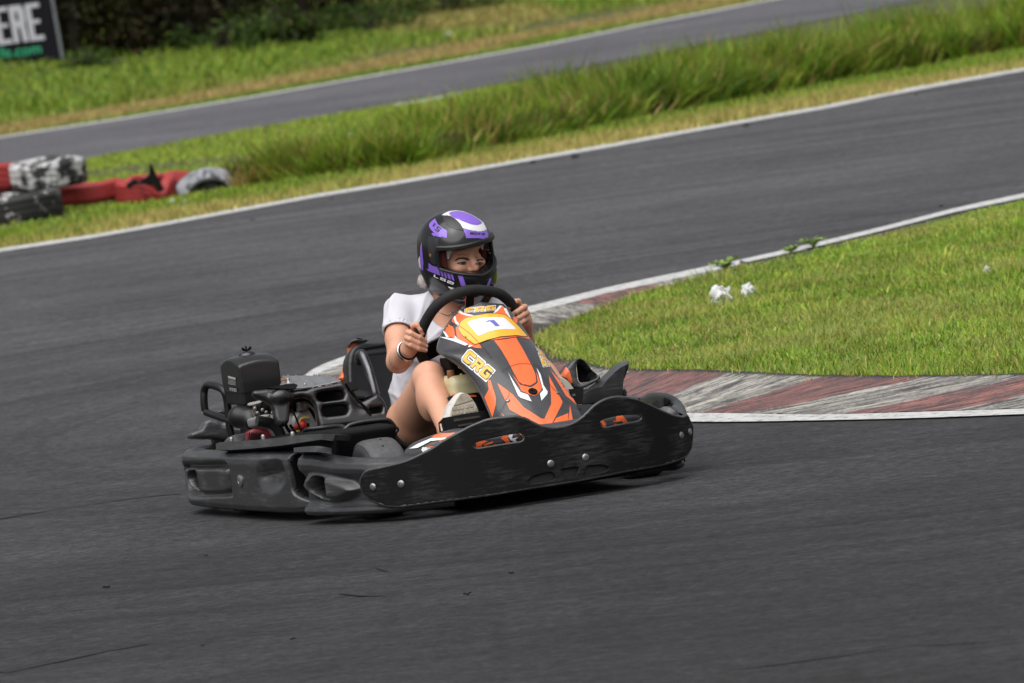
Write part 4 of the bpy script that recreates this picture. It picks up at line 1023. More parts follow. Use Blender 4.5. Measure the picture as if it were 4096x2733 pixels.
PAN = cD([(1040, 1130), (1048, 1060), (1100, 980), (1180, 930), (1300, 905), (1500, 865), (1700, 815), (1850, 760), (2000, 690), (2200, 590)]) + cE([(1050, 1300), (1200, 1210), (1350, 1130), (1500, 1050), (1650, 985), (1800, 930), (2000, 895), (2200, 880)]) + cG([(650, 878), (800, 905), (900, 955), (1000, 1005), (1150, 1045), (1300, 1055), (1450, 1030), (1600, 975), (1750, 870), (1850, 770), (1950, 680), (2100, 600), (2250, 565)]) + cH([(950, 763), (1100, 775), (1250, 810), (1400, 870), (1550, 940), (1700, 1010), (1850, 1065), (1980, 1080), (2050, 1055)]) + [(2762, 1684), (2772, 1705), (2773, 1730), (2771, 1760), (2766, 1794), (2746, 1823), (2705, 1842), (2659, 1856), (2580, 1871), (2498, 1885), (2415, 1902), (2290, 1925), (2124, 1951), (2000, 1972), (1900, 1986), (1750, 2006), (1600, 2025), (1540, 2022), (1480, 2000), (1452, 1975), (1442, 1945)]
SL1 = cE([(1558, 1330), (1600, 1270), (1700, 1240)]) + cG([(200, 1210), (400, 1165), (600, 1130), (720, 1118), (775, 1145), (800, 1200), (780, 1255), (720, 1285), (400, 1330), (100, 1380)]) + cE([(1640, 1388), (1585, 1372)])
SL2 = cH([(638, 1150), (680, 1100), (900, 1040), (1100, 1018), (1230, 1018), (1300, 1035), (1328, 1080), (1305, 1125), (1250, 1152), (1000, 1200), (720, 1255), (660, 1235)])
cI = crop(2000, 1400, 2.4118)
PK = [cI(q) for q in ([(262, 1285), (270, 1250), (320, 1210), (480, 1172), (525, 1188), (548, 1240), (500, 1270), (290, 1308)], [(582, 1160), (600, 1142), (750, 1122), (772, 1140), (752, 1205), (715, 1240), (640, 1252), (612, 1230)], [(835, 1112), (1000, 1100), (1060, 1125), (1052, 1158), (1000, 1185), (830, 1220), (803, 1200)])]
def curtain_plate(name, cu, outline, holes, o0, o1, mat, parent, step=0.022):
    vv, ff = triangulate(outline, holes, step)
    V, F = slab(vv, ff[:, ::-1], cu.at(vv[:, 0], vv[:, 1], o1), cu.at(vv[:, 0], vv[:, 1], o0))
    me = obj(name, V, F, mat, parent, True, 45); return me
OFFP = 0.016
pan = curtain_plate('bumper_panel', CUF, CUF.uz(PAN, OFFP), [CUF.uz(SL1, OFFP), CUF.uz(SL2, OFFP)] + [CUF.uz(q, OFFP) for q in PK], 0.006, OFFP, MT['panel'], kart)
bevel(pan, 0.0035, 2, 50)
ring = CUF.uz(PAN, OFFP)      # rolled edge all round the panel
def edge_bead(name, cu, uz, off, r, mat, parent):
    V, F = tube(catmull([cu.at(np.array(a), np.array(b), off) for a, b in densify(uz, 0.03)], 2, True), r, 8, True); return obj(name, V, F, mat, parent)
edge_bead('panel_edge', CUF, ring, 0.010, 0.0065, MT['plastic'], pan)
for q in (SL1, SL2): edge_bead('slot_edge', CUF, CUF.uz(q, OFFP), 0.010, 0.0048, MT['plastic'], pan)
for q in PK: edge_bead('pocket_edge', CUF, CUF.uz(q, OFFP), 0.012, 0.004, MT['panel'], pan)
MT['pocket'] = simple('pocket_floor', (0.014, 0.011, 0.010), 0.6)
for q in PK: curtain_plate('pocket', CUF, CUF.uz(q, OFFP), [], 0.000, 0.005, MT['pocket'], pan, 0.03)
for b_ in [(1492, 1948), (1604, 1936), (2203, 1855), (2342, 1830), (2725, 1742), (2759, 1728)]:
    u, z = CUF.hit(*b_, OFFP); p = CUF.at(np.array(u), np.array(z), OFFP); nx = np.interp(u, CUF.u, CUF.N[:, 0]); ny = np.interp(u, CUF.u, CUF.N[:, 1])
    bolt(None, parent=pan, r=0.0125, n=(nx, ny, 0), pos=p)
# left front corner: raised loop of the moulding round the wheel
IN = cH([(1300, 812), (1360, 780), (1480, 735), (1650, 745), (1765, 788), (1800, 838), (1770, 895), (1620, 975)]); OU = cH([(1240, 812), (1300, 775), (1460, 722), (1690, 718), (1890, 790), (1995, 890), (2040, 1000), (2052, 1075)])
XI = [0.24, 0.19, 0.12, 0.05, 0.0, 0.0, 0.06, 0.18]; XO = [0.25, 0.18, 0.08, -0.02, -0.09, -0.08, 0.0, 0.12]
ip = catmull([kp(*q, X=x) for q, x in zip(IN, XI)], 6); op_ = catmull([kp(*q, X=x) for q, x in zip(OU, XO)], 6); rowsL = [ip + [0, 0, -0.09], ip + [0, 0, -0.012], ip, ip * 0.65 + op_ * 0.35 + [0, 0, 0.010], ip * 0.3 + op_ * 0.7 + [0, 0, 0.010], op_, op_ + [0, 0.0, -0.03], op_ + [-0.01, -0.03, -0.06]]
nn_ = len(ip); V = np.vstack(rowsL); F = [(r * nn_ + i, r * nn_ + i + 1, (r + 1) * nn_ + i + 1, (r + 1) * nn_ + i) for r in range(len(rowsL) - 1) for i in range(nn_ - 1)]
o = obj('bumper_corner', V, F, MT['plastic'], kart); m_ = o.modifiers.new('smooth', 'SUBSURF'); m_.levels = 1; m_.render_levels = 1
plane_plate('bumper_corner_fin', cH([(1465, 885), (1545, 800), (1580, 830), (1612, 960), (1590, 1000)]), (kp(2630, 1630, X=0.16), (1, 0.1, 0.1)), 0.006, MT['plast2'], kart)
mold('bumper_corner_well', cH([(1330, 800), (1480, 730), (1640, 745), (1770, 790), (1790, 850), (1600, 975), (1450, 900)]), (kp(2640, 1615, X=0.05), (1, 0, 0.2)), 0.02, 0.004, MT['dark'], kart)

# ---- right side bumper
CUS = Curtain([(-1.60, -0.42), (-1.595, -0.54), (-1.555, -0.625), (-1.46, -0.672), (-1.3, -0.692), (-0.8, -0.692), (-0.5, -0.682), (-0.34, -0.66), (-0.27, -0.60)])
su = lambda L: catmull(CUS.uz(L), 4, True)
reg = su(cC([(100, 620), (400, 600), (740, 590), (830, 640), (865, 760), (890, 1060), (880, 1140), (600, 1155), (200, 1150), (90, 900)]))
blk = su(cC([(140, 700), (165, 645), (400, 650), (770, 655), (820, 720), (845, 900), (860, 1080), (800, 1125), (600, 1140), (320, 1130), (210, 1000)]))
hol = su(cC([(205, 800), (225, 745), (320, 745), (345, 850), (375, 1040), (380, 1085), (310, 1070), (245, 990), (210, 880)]))
den = su(cC([(1525 + 225 * math.cos(a), 790 + 290 * math.sin(a)) for a in np.linspace(0, 2 * np.pi, 20, endpoint=False)]))
opn = su(cC([(1800, 560), (1850, 480), (1960, 450), (2250, 440), (2400, 700), (2300, 1190), (1960, 1150), (1860, 1060), (1820, 800)]))
lower = su(cC([(1350, 1090), (1480, 1040), (1700, 1020), (1760, 1090), (1650, 1180), (1430, 1190)]))
PROS = [(-0.11, 0.18), (-0.10, 0.215), (-0.08, 0.237), (-0.05, 0.247), (-0.02, 0.242), (-0.003, 0.226), (0.0, 0.205), (-0.002, 0.18), (-0.004, 0.12), (-0.004, 0.08), (-0.004, 0.055), (-0.012, 0.038), (-0.035, 0.030), (-0.11, 0.032)]
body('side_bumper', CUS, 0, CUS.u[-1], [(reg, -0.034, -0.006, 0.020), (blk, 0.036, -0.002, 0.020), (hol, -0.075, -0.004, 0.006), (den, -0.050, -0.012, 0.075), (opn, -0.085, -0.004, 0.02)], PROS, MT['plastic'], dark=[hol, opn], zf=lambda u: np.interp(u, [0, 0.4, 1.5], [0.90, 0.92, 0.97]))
u, z = CUS.hit(960, 1924); p = CUS.at(np.array(u), np.array(z), 0.0); bolt(None, parent=kart, r=0.021, n=(np.interp(u, CUS.u, CUS.N[:, 0]), np.interp(u, CUS.u, CUS.N[:, 1]), 0), pos=p)
# left side bumper (mirror image, mostly hidden)
CUL = Curtain([(-0.27, 0.60), (-0.34, 0.66), (-0.5, 0.682), (-0.8, 0.69), (-1.1, 0.69), (-1.30, 0.678), (-1.42, 0.625), (-1.49, 0.53), (-1.52, 0.42)])
body('side_bumper', CUL, 0, CUL.u[-1], [], [(a, b) for a, b in PROS], MT['plastic'])
# rails above the right side bumper
plane_plate('side_rail', cC([(652, 300), (700, 280), (1000, 255), (1350, 238), (1700, 200), (1900, 172), (2330, 142), (2335, 235), (2100, 270), (1700, 330), (1200, 380), (900, 400), (655, 402)]), (kp(1100, 1770, Y=-0.66), (0.06, -1, 0.25)), 0.075, MT['plastic'], kart)
plane_plate('side_rail', cD([(435, 340), (640, 358), (615, 440), (430, 430)]), (kp(1310, 1745, Y=-0.64), (0.06, -1, 0.2)), 0.06, MT['plast2'], kart)
plane_plate('top_rail', cC([(1900, 365), (2100, 345), (2285, 335), (2285, 432), (2100, 432), (1900, 440)]), (kp(1240, 1800, Y=-0.69), (0.05, -1, 0.3)), 0.05, MT['plastic'], kart)
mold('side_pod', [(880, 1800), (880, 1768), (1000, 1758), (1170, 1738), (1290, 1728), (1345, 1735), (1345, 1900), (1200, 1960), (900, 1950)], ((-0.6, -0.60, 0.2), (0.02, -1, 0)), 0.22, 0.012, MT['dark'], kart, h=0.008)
px_tube('pod_lip', cD([(90, 355), (140, 320), (200, 270), (340, 255), (500, 238), (650, 222), (740, 225), (810, 250)]), [-0.55, -0.52, -0.48, -0.45, -0.42, -0.38, -0.34, -0.30], 0.008, MT['plast2'], kart)
for q in (cC([(905, 245)])[0], cC([(1412, 205)])[0], cC([(1882, 160)])[0]):
    V, F = lathe([(0, 0.012), (0.006, 0.011), (0.008, 0.004), (0.008, -0.01)], kp(*q, Y=-0.64), (0, 0, 1), 12); obj('bolt', V, F, MT['steel'], kart)
# splash guard behind the right front wheel
gd = cD([(640, 385), (740, 322), (830, 242), (900, 197), (1100, 152), (1400, 118), (1500, 128), (1560, 182), (1600, 242), (1635, 275), (1605, 325), (1602, 400), (1500, 490), (1100, 710), (612, 665), (590, 560), (598, 460)])
mold('wheel_guard', gd, ((-0.20, -0.45, 0.25), (1, -0.12, 0.1)), 0.012, 0.004, MT['dark'], kart)
px_tube('wheel_guard_lip', gd[0:12], -0.195, 0.0075, MT['plast2'], kart)
px_tube('floor_lip', cD([(1600, 400), (1650, 460), (1750, 530), (1880, 570)]), -0.15, 0.011, MT['plast2'], kart)
V, F = box(kp(1320, 1803, X=-0.18), (0.02, 0.022, 0.03)); obj('bracket', V, F, MT['steel'], kart, False)

# ---- wheels
def wheel(x, y, R, w, steer=0.0):
    e = empty('wheel', kart); e.location = (x, y, R); e.rotation_euler = (0, 0, steer); h = w / 2
    prof = [(R * 0.55, -h * 0.95), (R * 0.66, -h * 1.0), (R * 0.80, -h * 0.99), (R * 0.83, -h * 0.955), (R * 0.90, -h * 0.93), (R * 0.965, -h * 0.80), (R * 0.99, -h * 0.62), (R, -h * 0.3), (R, h * 0.3), (R * 0.99, h * 0.62), (R * 0.965, h * 0.80), (R * 0.90, h * 0.93), (R * 0.83, h * 0.955), (R * 0.80, h * 0.99), (R * 0.66, h), (R * 0.55, h * 0.95)]
    V, F = lathe(prof, (0, 0, 0), (0, 1, 0), 56); obj('tyre', V, F, MT['rubber'], e, True, 30)
    V, F = lathe([(R * 0.55, -h * 0.95), (R * 0.52, -h * 0.9), (R * 0.48, -h * 0.3), (R * 0.2, -h * 0.2), (R * 0.2, h * 0.2), (R * 0.48, h * 0.3), (R * 0.52, h * 0.9), (R * 0.55, h * 0.95)], (0, 0, 0), (0, 1, 0), 40); obj('rim', V, F, MT['alloy'], e, True, 30)
    V, F = lathe([(0, -h * 0.6), (R * 0.16, -h * 0.6), (R * 0.16, h * 0.6), (0, h * 0.6)], (0, 0, 0), (0, 1, 0), 20); obj('hub', V, F, MT['steel'], e, True, 30)
    for a in (0.25, -0.22, 0.6):
        V, F = lathe([(0, 0.0012), (0.0035, 0.0012), (0.0035, -0.003)], np.array([math.sin(a) * R, h * (0.2 - a * 0.5), math.cos(a) * R]), (math.sin(a), 0, math.cos(a)), 8); obj('wear_mark', V, F, MT['dark'], e)
    return e
wheel(0.0, -0.462, 0.134, 0.132, 0.05); wheel(0.0, 0.47, 0.1275, 0.132, 0.05); wheel(-1.07, -0.54, 0.14, 0.18); wheel(-1.07, 0.54, 0.14, 0.18)

# ---- chassis, floor, axles
V, F = box((-0.18, 0.0, 0.048), (1.1, 0.62, 0.008)); obj('floor_tray', V, F, MT['dark'], kart, False)
for s in (-1, 1):
    V, F = tube(catmull([(0.40, s * 0.22, 0.07), (0.1, s * 0.30, 0.07), (-0.5, s * 0.34, 0.075), (-1.25, s * 0.33, 0.09)], 8), 0.015, 10); obj('chassis_tube', V, F, MT['black'], kart)
V, F = tube([(-1.07, -0.62, 0.14), (-1.07, 0.62, 0.14)], 0.02, 14); obj('rear_axle', V, F, MT['steel'], kart)
V, F = tube([(0.0, -0.42, 0.12), (0.0, 0.42, 0.12)], 0.013, 10); obj('front_axle', V, F, MT['black'], kart)
V, F = tube([(0.30, -0.25, 0.06), (0.34, 0, 0.06), (0.30, 0.25, 0.06)], 0.014, 10); obj('chassis_tube', V, F, MT['black'], kart)

# ---- nose behind the panel
NP = [kp(1655, 1838, X=0.20), kp(1700, 1815, X=0.245), kp(1760, 1790, X=0.29), kp(1840, 1768, X=0.335), kp(1930, 1776, X=0.365), kp(2060, 1757, X=0.385), kp(2230, 1735, X=0.39), kp(2400, 1705, X=0.385), kp(2480, 1690, X=0.37), kp(2552, 1676, X=0.345)]
NPs = catmull(NP, 8); rr = np.interp(np.linspace(0, 1, len(NPs)), [0, 0.08, 0.3, 0.5, 1], [0.044, 0.050, 0.046, 0.040, 0.036])
V, F = tube(NPs, rr, 24); nose = obj('nose', V, F, MT['grey'], kart, True, 50)
plane_plate('nose_wing', [(2298, 1620), (2388, 1616), (2374, 1636), (2350, 1668), (2322, 1690), (2300, 1690)], (kp(2340, 1640, X=0.30), (1, 0.1, 0.5)), 0.008, MT['plast2'], kart)
plane_plate('nose_wing', cE([(1360, 1130), (1480, 1020), (1620, 975), (1640, 990), (1560, 1040), (1420, 1110)]), (kp(1880, 1710, X=0.31), (1, -0.1, 0.5)), 0.008, MT['grey'], kart)

# ---- steering fairing
rows = [((1925, 1215), (1840, 1243), (2012, 1222)), ((1946, 1255), (1798, 1290), (2052, 1262)), ((1969, 1300), (1764, 1347), (2086, 1310)), ((1998, 1350), (1751, 1400), (2116, 1358)), ((2033, 1410), (1778, 1422), (2150, 1405)), ((2064, 1460), (1838, 1464), (2183, 1450)), ((2100, 1520), (1891, 1521), (2222, 1505)), ((2130, 1575), (1925, 1576), (2258, 1556)), ((2160, 1635), (1950, 1631), (2292, 1607)), ((2188, 1695), (1974, 1688), (2325, 1660)), ((2205, 1745), (1992, 1730), (2345, 1705))]
bk = [0.05, 0.075, 0.10, 0.12, 0.12, 0.12, 0.12, 0.12, 0.12, 0.12, 0.12]
Cs, Ls, Rs = [], [], []
for (c, l, r_), b_ in zip(rows, bk):
    cc = kp(*c, Y=0.01); Cs.append(cc); Ls.append(kp(*l, X=cc[0] - b_)); Rs.append(kp(*r_, X=cc[0] - b_ * 0.9))
Cs, Ls, Rs = (catmull(q, 6) for q in (Cs, Ls, Rs))
NV = 41; V = []
for c, l, r_ in zip(Cs, Ls, Rs):
    for j in range(NV):
        v = -1 + 2 * j / (NV - 1); e = l if v < 0 else r_; a = abs(v) * math.pi / 2; q = c + (e - c) * math.sin(a); q[0] = c[0] + (e[0] - c[0]) * (1 - math.cos(a)); V.append(q)
F = [(i * NV + j, i * NV + j + 1, (i + 1) * NV + j + 1, (i + 1) * NV + j) for i in range(len(Cs) - 1) for j in range(NV - 1)]
fair = obj('steering_fairing', V, F, MT['grey'], kart); fair_bvh = BVHTree.FromPolygons([Vector(v) for v in V], F)
sm = fair.modifiers.new('thickness', 'SOLIDIFY'); sm.thickness = 0.005; sm.offset = 0
rim_path = [V[j] for j in range(NV)] + [V[i * NV + NV - 1] for i in range(len(Cs))] 
Vb, Fb = tube([V[i * NV] for i in range(len(Cs))][::-1] + rim_path, 0.0045, 8); obj('fairing_edge', Vb, Fb, MT['grey'], fair)
LAY = [0]
def decal(name, px, bvh, mat, parent, step=8.0, holes=(), off=None, lay=None):
    """sticker: traced in the photograph, laid on the surface it belongs to"""
    if off is None: off = 0.0032 + 0.0005 * (lay if lay is not None else {'orange': 1, 'white': 2, 'yellow': 4, 'blk_st': 3, 'blue': 6}[mat])
    vv, ff = triangulate(px, holes, step); P = []; ok = []
    for x, y in vv:
        d = KM.T @ ray(x, y); d = d / np.linalg.norm(d); h = bvh.ray_cast(Vector(KC), Vector(d))
        if h[0] is None: P.append((0, 0, 0)); ok.append(False)
        else:
            n = np.array(h[1]); n = -n if n @ d > 0 else n; P.append(np.array(h[0]) + n * off); ok.append(True)
    ok = np.array(ok); ff = ff[ok[ff].all(1)]
    if len(ff) == 0: return None
    us, inv = np.unique(ff, return_inverse=True); P = np.array(P)[us]; ff = inv.reshape(ff.shape)
    return obj(name, P, ff[:, ::-1], MT[mat], parent)
def FD(name, px, mat, **k): return decal(name, px, fair_bvh, mat, fair, **k)
FD('sticker', cF([(398, 515), (455, 440), (510, 400), (560, 375), (740, 475), (1090, 430), (1150, 350), (1195, 308), (1250, 320), (1300, 400), (1370, 500), (1500, 640), (1640, 790), (1665, 845), (1480, 800), (1000, 862), (870, 910), (912, 988), (800, 980), (690, 930), (520, 835), (500, 655), (545, 625), (440, 560)]), 'orange')
FD('sticker', cF([(300, 620), (380, 602), (455, 640), (478, 700), (488, 832), (390, 806), (350, 730), (300, 660)]), 'orange')
FD('sticker', cF([(1390, 490), (1430, 480), (1470, 520), (1462, 590), (1415, 560)]), 'orange')
for q in ([(508, 398), (560, 372), (620, 425), (790, 462), (720, 478), (600, 445)], [(443, 442), (482, 425), (500, 470), (508, 540), (553, 600), (545, 645), (500, 590), (462, 500)], [(1185, 302), (1230, 312), (1140, 405), (1080, 432), (1112, 395)], [(1252, 350), (1288, 345), (1330, 430), (1362, 505), (1338, 490), (1280, 420)], [(215, 795), (340, 812), (480, 835), (486, 780), (525, 838), (700, 925), (650, 948), (460, 872), (300, 822)], [(285, 688), (340, 728), (392, 812), (350, 806)], [(722, 930), (766, 948), (712, 975), (690, 965)]):
    FD('sticker', cF(q), 'white', step=5)
FD('number_field', cF([(538, 690), (545, 630), (575, 560), (640, 508), (760, 468), (1000, 428), (1150, 428), (1275, 450), (1375, 520), (1500, 640), (1640, 798), (1600, 812), (1450, 792), (1200, 812), (1000, 864), (850, 924), (800, 936), (755, 908), (600, 785)]), 'blk_st')
FD('number_field', cF([(545, 690), (552, 635), (582, 566), (645, 515), (765, 475), (1000, 436), (1148, 436), (1270, 457), (1368, 526), (1492, 645), (1622, 792), (1600, 803), (1450, 783), (1200, 803), (1000, 855), (848, 915), (802, 927), (760, 902), (606, 780)]), 'yellow')
FD('number_plate', cF([(690, 592), (700, 572), (740, 545), (900, 507), (1100, 492), (1240, 498), (1290, 530), (1442, 678), (1430, 690), (1250, 690), (1130, 700), (1030, 722), (870, 790), (845, 785), (760, 680)]), 'white', lay=5)
FD('number', cF([(958, 582), (1008, 546), (1095, 542), (1190, 638), (1120, 646), (1045, 566), (990, 572), (968, 584)]), 'blue', step=5)
FD('sticker', [(1977, 1366), (2022, 1361), (2062, 1354), (2090, 1400), (2125, 1465), (2140, 1500), (2144, 1528), (2140, 1534), (2120, 1546), (2090, 1541), (2075, 1530), (2055, 1495), (2032, 1450), (2002, 1400)], 'orange')
for q in ([(595, 205), (640, 262), (720, 372), (880, 412), (920, 400), (1000, 340), (975, 160), (1010, 250), (1067, 420), (1052, 460), (990, 530), (940, 548), (880, 530), (740, 470), (700, 380)], [(210, 285), (255, 298), (330, 520), (346, 600), (340, 690), (295, 885), (165, 560), (230, 440)], [(360, 340), (470, 420), (600, 520), (780, 730), (1060, 912), (1108, 912), (1215, 680), (1210, 520), (1173, 218), (1300, 460), (1392, 640), (1380, 690), (1200, 1045), (1190, 1100), (1000, 1070), (850, 950), (760, 880), (560, 770), (480, 600)], [(1210, 1060), (1215, 1028), (1300, 900), (1485, 825), (1490, 970), (1510, 690), (1555, 920), (1600, 965), (1560, 1060), (1300, 1110)], [(1190, 135), (1320, 270), (1450, 370), (1530, 530), (1612, 690), (1520, 612), (1440, 540), (1330, 360)], [(425, 818), (470, 855), (492, 878), (462, 870)]):
    FD('sticker', cG(q), 'orange')
for q in ([(525, 165), (560, 230), (650, 370), (730, 490), (845, 530), (905, 640), (730, 580), (690, 545), (640, 430)], [(978, 102), (1040, 200), (1090, 380), (1156, 480), (1150, 522), (1060, 627), (1035, 515), (1085, 455), (1060, 380), (1010, 200)]):
    FD('sticker', cG(q), 'white', step=5)
LT = {'C': ([(.12, 0), (.95, 0), (.95, .27), (.34, .27), (.28, .33), (.28, .67), (.34, .73), (.95, .73), (.95, 1), (.12, 1), (0, .86), (0, .14)], []),
      'R': ([(0, 0), (.28, 0), (.28, .34), (.48, .34), (.66, 0), (.98, 0), (.80, .37), (.95, .5), (.95, .86), (.83, 1), (0, 1)], [[(.28, .58), (.66, .58), (.66, .76), (.28, .76)]]),
      'G': ([(.12, 0), (.95, 0), (.95, .56), (.5, .56), (.5, .38), (.68, .38), (.68, .25), (.34, .25), (.28, .32), (.28, .68), (.34, .75), (.95, .75), (.95, 1), (.12, 1), (0, .86), (0, .14)], [])}
def grow(L, g):
    """offset an outline outwards by g with mitred corners"""
    P = np.array(L, float); ar = 0.5 * np.sum(P[:, 0] * np.roll(P[:, 1], -1) - np.roll(P[:, 0], -1) * P[:, 1]); sg = 1 if ar > 0 else -1; out = []
    for i in range(len(P)):
        a, c, e = P[i - 1], P[i], P[(i + 1) % len(P)]; d1 = (c - a) / np.linalg.norm(c - a); d2 = (e - c) / np.linalg.norm(e - c)
        n1 = np.array([d1[1], -d1[0]]) * sg; n2 = np.array([d2[1], -d2[0]]) * sg; m = n1 + n2; out.append(c + m * g / max(0.5, m @ n1))
    return out
def word(txt, O, U, Vv, cf, st=5.0, border=0.16, back='blk_st', edge='white', fill='yellow', put=FD):
    O, U, Vv = (np.array(q, float) for q in (O, U, Vv)); n = len(txt)
    mp = lambda L, i: cf([tuple(O + U * (i * 1.03 + x * 0.92) + Vv * y) for x, y in L])
    for m_, g, ly in ((edge, border, 2), (back, border * 0.35, 3)):
        for i, ch in enumerate(txt): put('lettering', mp([tuple(q) for q in round_poly(grow(LT[ch][0], g), 0.10, 3)], i), m_, step=st, lay=ly + 0.15 * (i % 2))
    for i, ch in enumerate(txt):
        put('lettering', mp(LT[ch][0], i), fill, step=st, holes=[mp(h_, i) for h_ in LT[ch][1]], lay=4)
word('CRG', (604, 1158), (131, 113), (112, -140), cF)
word('CRG', (655, 420), (153, -14), (4, -72), cF, border=0.12, st=4)
word('RG', (1766, 968), (62, 165), (92, -10), cF, border=0.10, st=4)
for q in (cG([(525, 622)])[0], cG([(1308, 500)])[0]):
    d = KM.T @ ray(*q); d /= np.linalg.norm(d); h = fair_bvh.ray_cast(Vector(KC), Vector(d)); bolt(None, parent=fair, r=0.0085, n=np.array(h[1]) if np.array(h[1]) @ d < 0 else -np.array(h[1]), pos=np.array(h[0]), off=0.004)
q = cG([(922, 482)])[0]; d = KM.T @ ray(*q); d /= np.linalg.norm(d); h = fair_bvh.ray_cast(Vector(KC), Vector(d)); nn = -np.array(h[1]) if np.array(h[1]) @ d > 0 else np.array(h[1])
V, F = lathe([(0.006, 0.006), (0.010, 0.009), (0.0155, 0.007), (0.016, 0.002)], np.array(h[0]), nn, 24); obj('grommet', V, F, MT['dark'], fair)
V, F = lathe([(0, 0.0045), (0.0075, 0.0045)], np.array(h[0]), nn, 16); obj('grommet_hole', V, F, MT['dark'], fair)
def line_decal(name, pts, w, mat):
    P = catmull(pts, 6); T = np.gradient(P, axis=0); T /= np.linalg.norm(T, axis=1)[:, None]; Nn = np.stack([-T[:, 1], T[:, 0]], 1) * w / 2
    FD(name, [tuple(q) for q in np.vstack([P + Nn, (P - Nn)[::-1]])], mat, step=5, lay=7)
line_decal('scratch', cF([(520, 605), (700, 740), (830, 870), (1000, 1060), (1060, 1150)]), 1.4, 'blk_st')
line_decal('scratch', cF([(1220, 1365), (1340, 1295), (1500, 1245), (1640, 1242), (1820, 1285)]), 1.4, 'blk_st')
line_decal('scratch', cG([(545, 480), (545, 540), (500, 640), (420, 780), (350, 880)]), 1.4, 'blk_st')
line_decal('scratch', cG([(1020, 90), (1100, 270), (1250, 450), (1400, 600), (1640, 750), (1780, 820)]), 1.4, 'blk_st')
# stickers on the nose
nb = BVHTree.FromPolygons([v.co.copy() for v in nose.data.vertices], [tuple(p_.vertices) for p_ in nose.data.polygons])
def ND(px, mat, **k): return decal('sticker', px, nb, mat, nose, **k)
ND(cE([(905, 1215), (960, 1180), (1040, 1150), (1200, 1140), (1370, 1132), (1290, 1190), (1100, 1205)]), 'orange'); ND(cE([(560, 1390), (700, 1310), (900, 1225), (1100, 1210), (1280, 1200), (1150, 1235), (900, 1265), (700, 1370)]), 'white'); ND(cE([(1020, 1260), (1240, 1225), (1180, 1255), (1060, 1275)]), 'orange'); ND(cE([(830, 1345), (980, 1340), (1040, 1350), (1000, 1375), (900, 1360)]), 'orange')
ND(cE([(770, 1365), (840, 1355), (860, 1390), (840, 1420), (800, 1460), (770, 1430), (752, 1400)]), 'white', step=4); ND(cE([(850, 1365), (930, 1370), (950, 1390), (880, 1400)]), 'white', step=4); ND(cE([(830, 1430), (880, 1405), (890, 1440), (850, 1460)]), 'white', step=4)
ND(cG([(15, 1280), (110, 1240), (200, 1265), (110, 1310), (120, 1400), (20, 1400)]), 'orange'); ND(cG([(130, 1310), (280, 1265), (290, 1285), (170, 1330), (150, 1350)]), 'orange'); ND(cG([(200, 1345), (330, 1300), (345, 1335), (240, 1380)]), 'orange'); ND(cG([(410, 1220), (470, 1165), (560, 1140), (520, 1200), (550, 1260), (590, 1310), (500, 1320), (470, 1260)]), 'orange'); ND(cG([(530, 1190), (560, 1155), (600, 1160), (590, 1220), (690, 1200), (640, 1235), (690, 1280), (650, 1290), (560, 1240)]), 'white', step=4); ND(cG([(650, 1140), (720, 1115), (790, 1170), (780, 1190), (700, 1150)]), 'orange'); ND(cG([(750, 1185), (795, 1190), (780, 1230)]), 'yellow', step=4)
ND(cH([(640, 1150), (690, 1140), (725, 1180), (740, 1250), (690, 1260), (670, 1200)]), 'orange'); ND(cH([(880, 1130), (900, 1050), (980, 1045), (1020, 1090), (1090, 1165), (1010, 1180), (980, 1140)]), 'orange'); ND(cH([(840, 1140), (960, 1130), (990, 1145), (850, 1160)]), 'orange'); ND(cH([(850, 1185), (950, 1180), (1010, 1200), (860, 1225)]), 'orange'); ND(cH([(1100, 1165), (1235, 1120), (1235, 1150), (1100, 1180)]), 'orange')

# ---- steering wheel and column
sw = empty('steering_wheel', kart)
SWC = np.array([-0.245, 0.025, 0.575]); SWN = np.array([0.77, 0.03, -0.64]); SWN /= np.linalg.norm(SWN)
RIM = [(1915, 1161), (1985, 1171), (2022, 1192), (2056, 1232), (2074, 1285), (2068, 1350), (2030, 1420), (1960, 1468), (1870, 1492), (1790, 1490), (1732, 1474), (1696, 1440), (1677, 1395), (1680, 1345), (1702, 1288), (1742, 1228), (1798, 1186), (1858, 1165)]
rimP = catmull([kplane(a, b, SWC, SWN) for a, b in RIM], 7, True)
V, F = tube(rimP, 0.0182, 16, True); obj('rim', V, F, MT['foam'], sw)
hub = rimP.mean(0)
for a, b in ((0, 0), ):
    pass
for q in ((1880, 1180), (1955, 1178)):
    t_ = kplane(*q, SWC, SWN); V, F = box((0, 0, 0), (1, 1, 1)); e1 = t_ - hub; L = np.linalg.norm(e1); e1 /= L; e2 = np.cross(SWN, e1); Rm = np.stack([e1, e2, SWN], 1)
    V, F = box(hub + e1 * L / 2, (L, 0.030, 0.006), Rm); obj('spoke', V, F, MT['black'], sw, False)
for q in ((1690, 1420), (2070, 1340)):
    t_ = kplane(*q, SWC, SWN); e1 = t_ - hub; L = np.linalg.norm(e1); e1 /= L; e2 = np.cross(SWN, e1); Rm = np.stack([e1, e2, SWN], 1)
    V, F = box(hub + e1 * L / 2, (L, 0.075, 0.006), Rm); obj('spoke', V, F, MT['black'], sw, False)
V, F = lathe([(0, 0.03), (0.035, 0.03), (0.045, 0.015), (0.045, -0.02), (0, -0.02)], hub, SWN, 24); obj('hub', V, F, MT['black'], sw, True, 40)
V, F = tube([hub, hub + np.array([0.30, 0.0, -0.34])], 0.011, 12); obj('steering_column', V, F, MT['black'], kart)
px_tube('column_support', [(1800, 1440), (1808, 1490), (1832, 1570)], [-0.10, -0.10, -0.05], 0.0045, MT['dark'], kart)
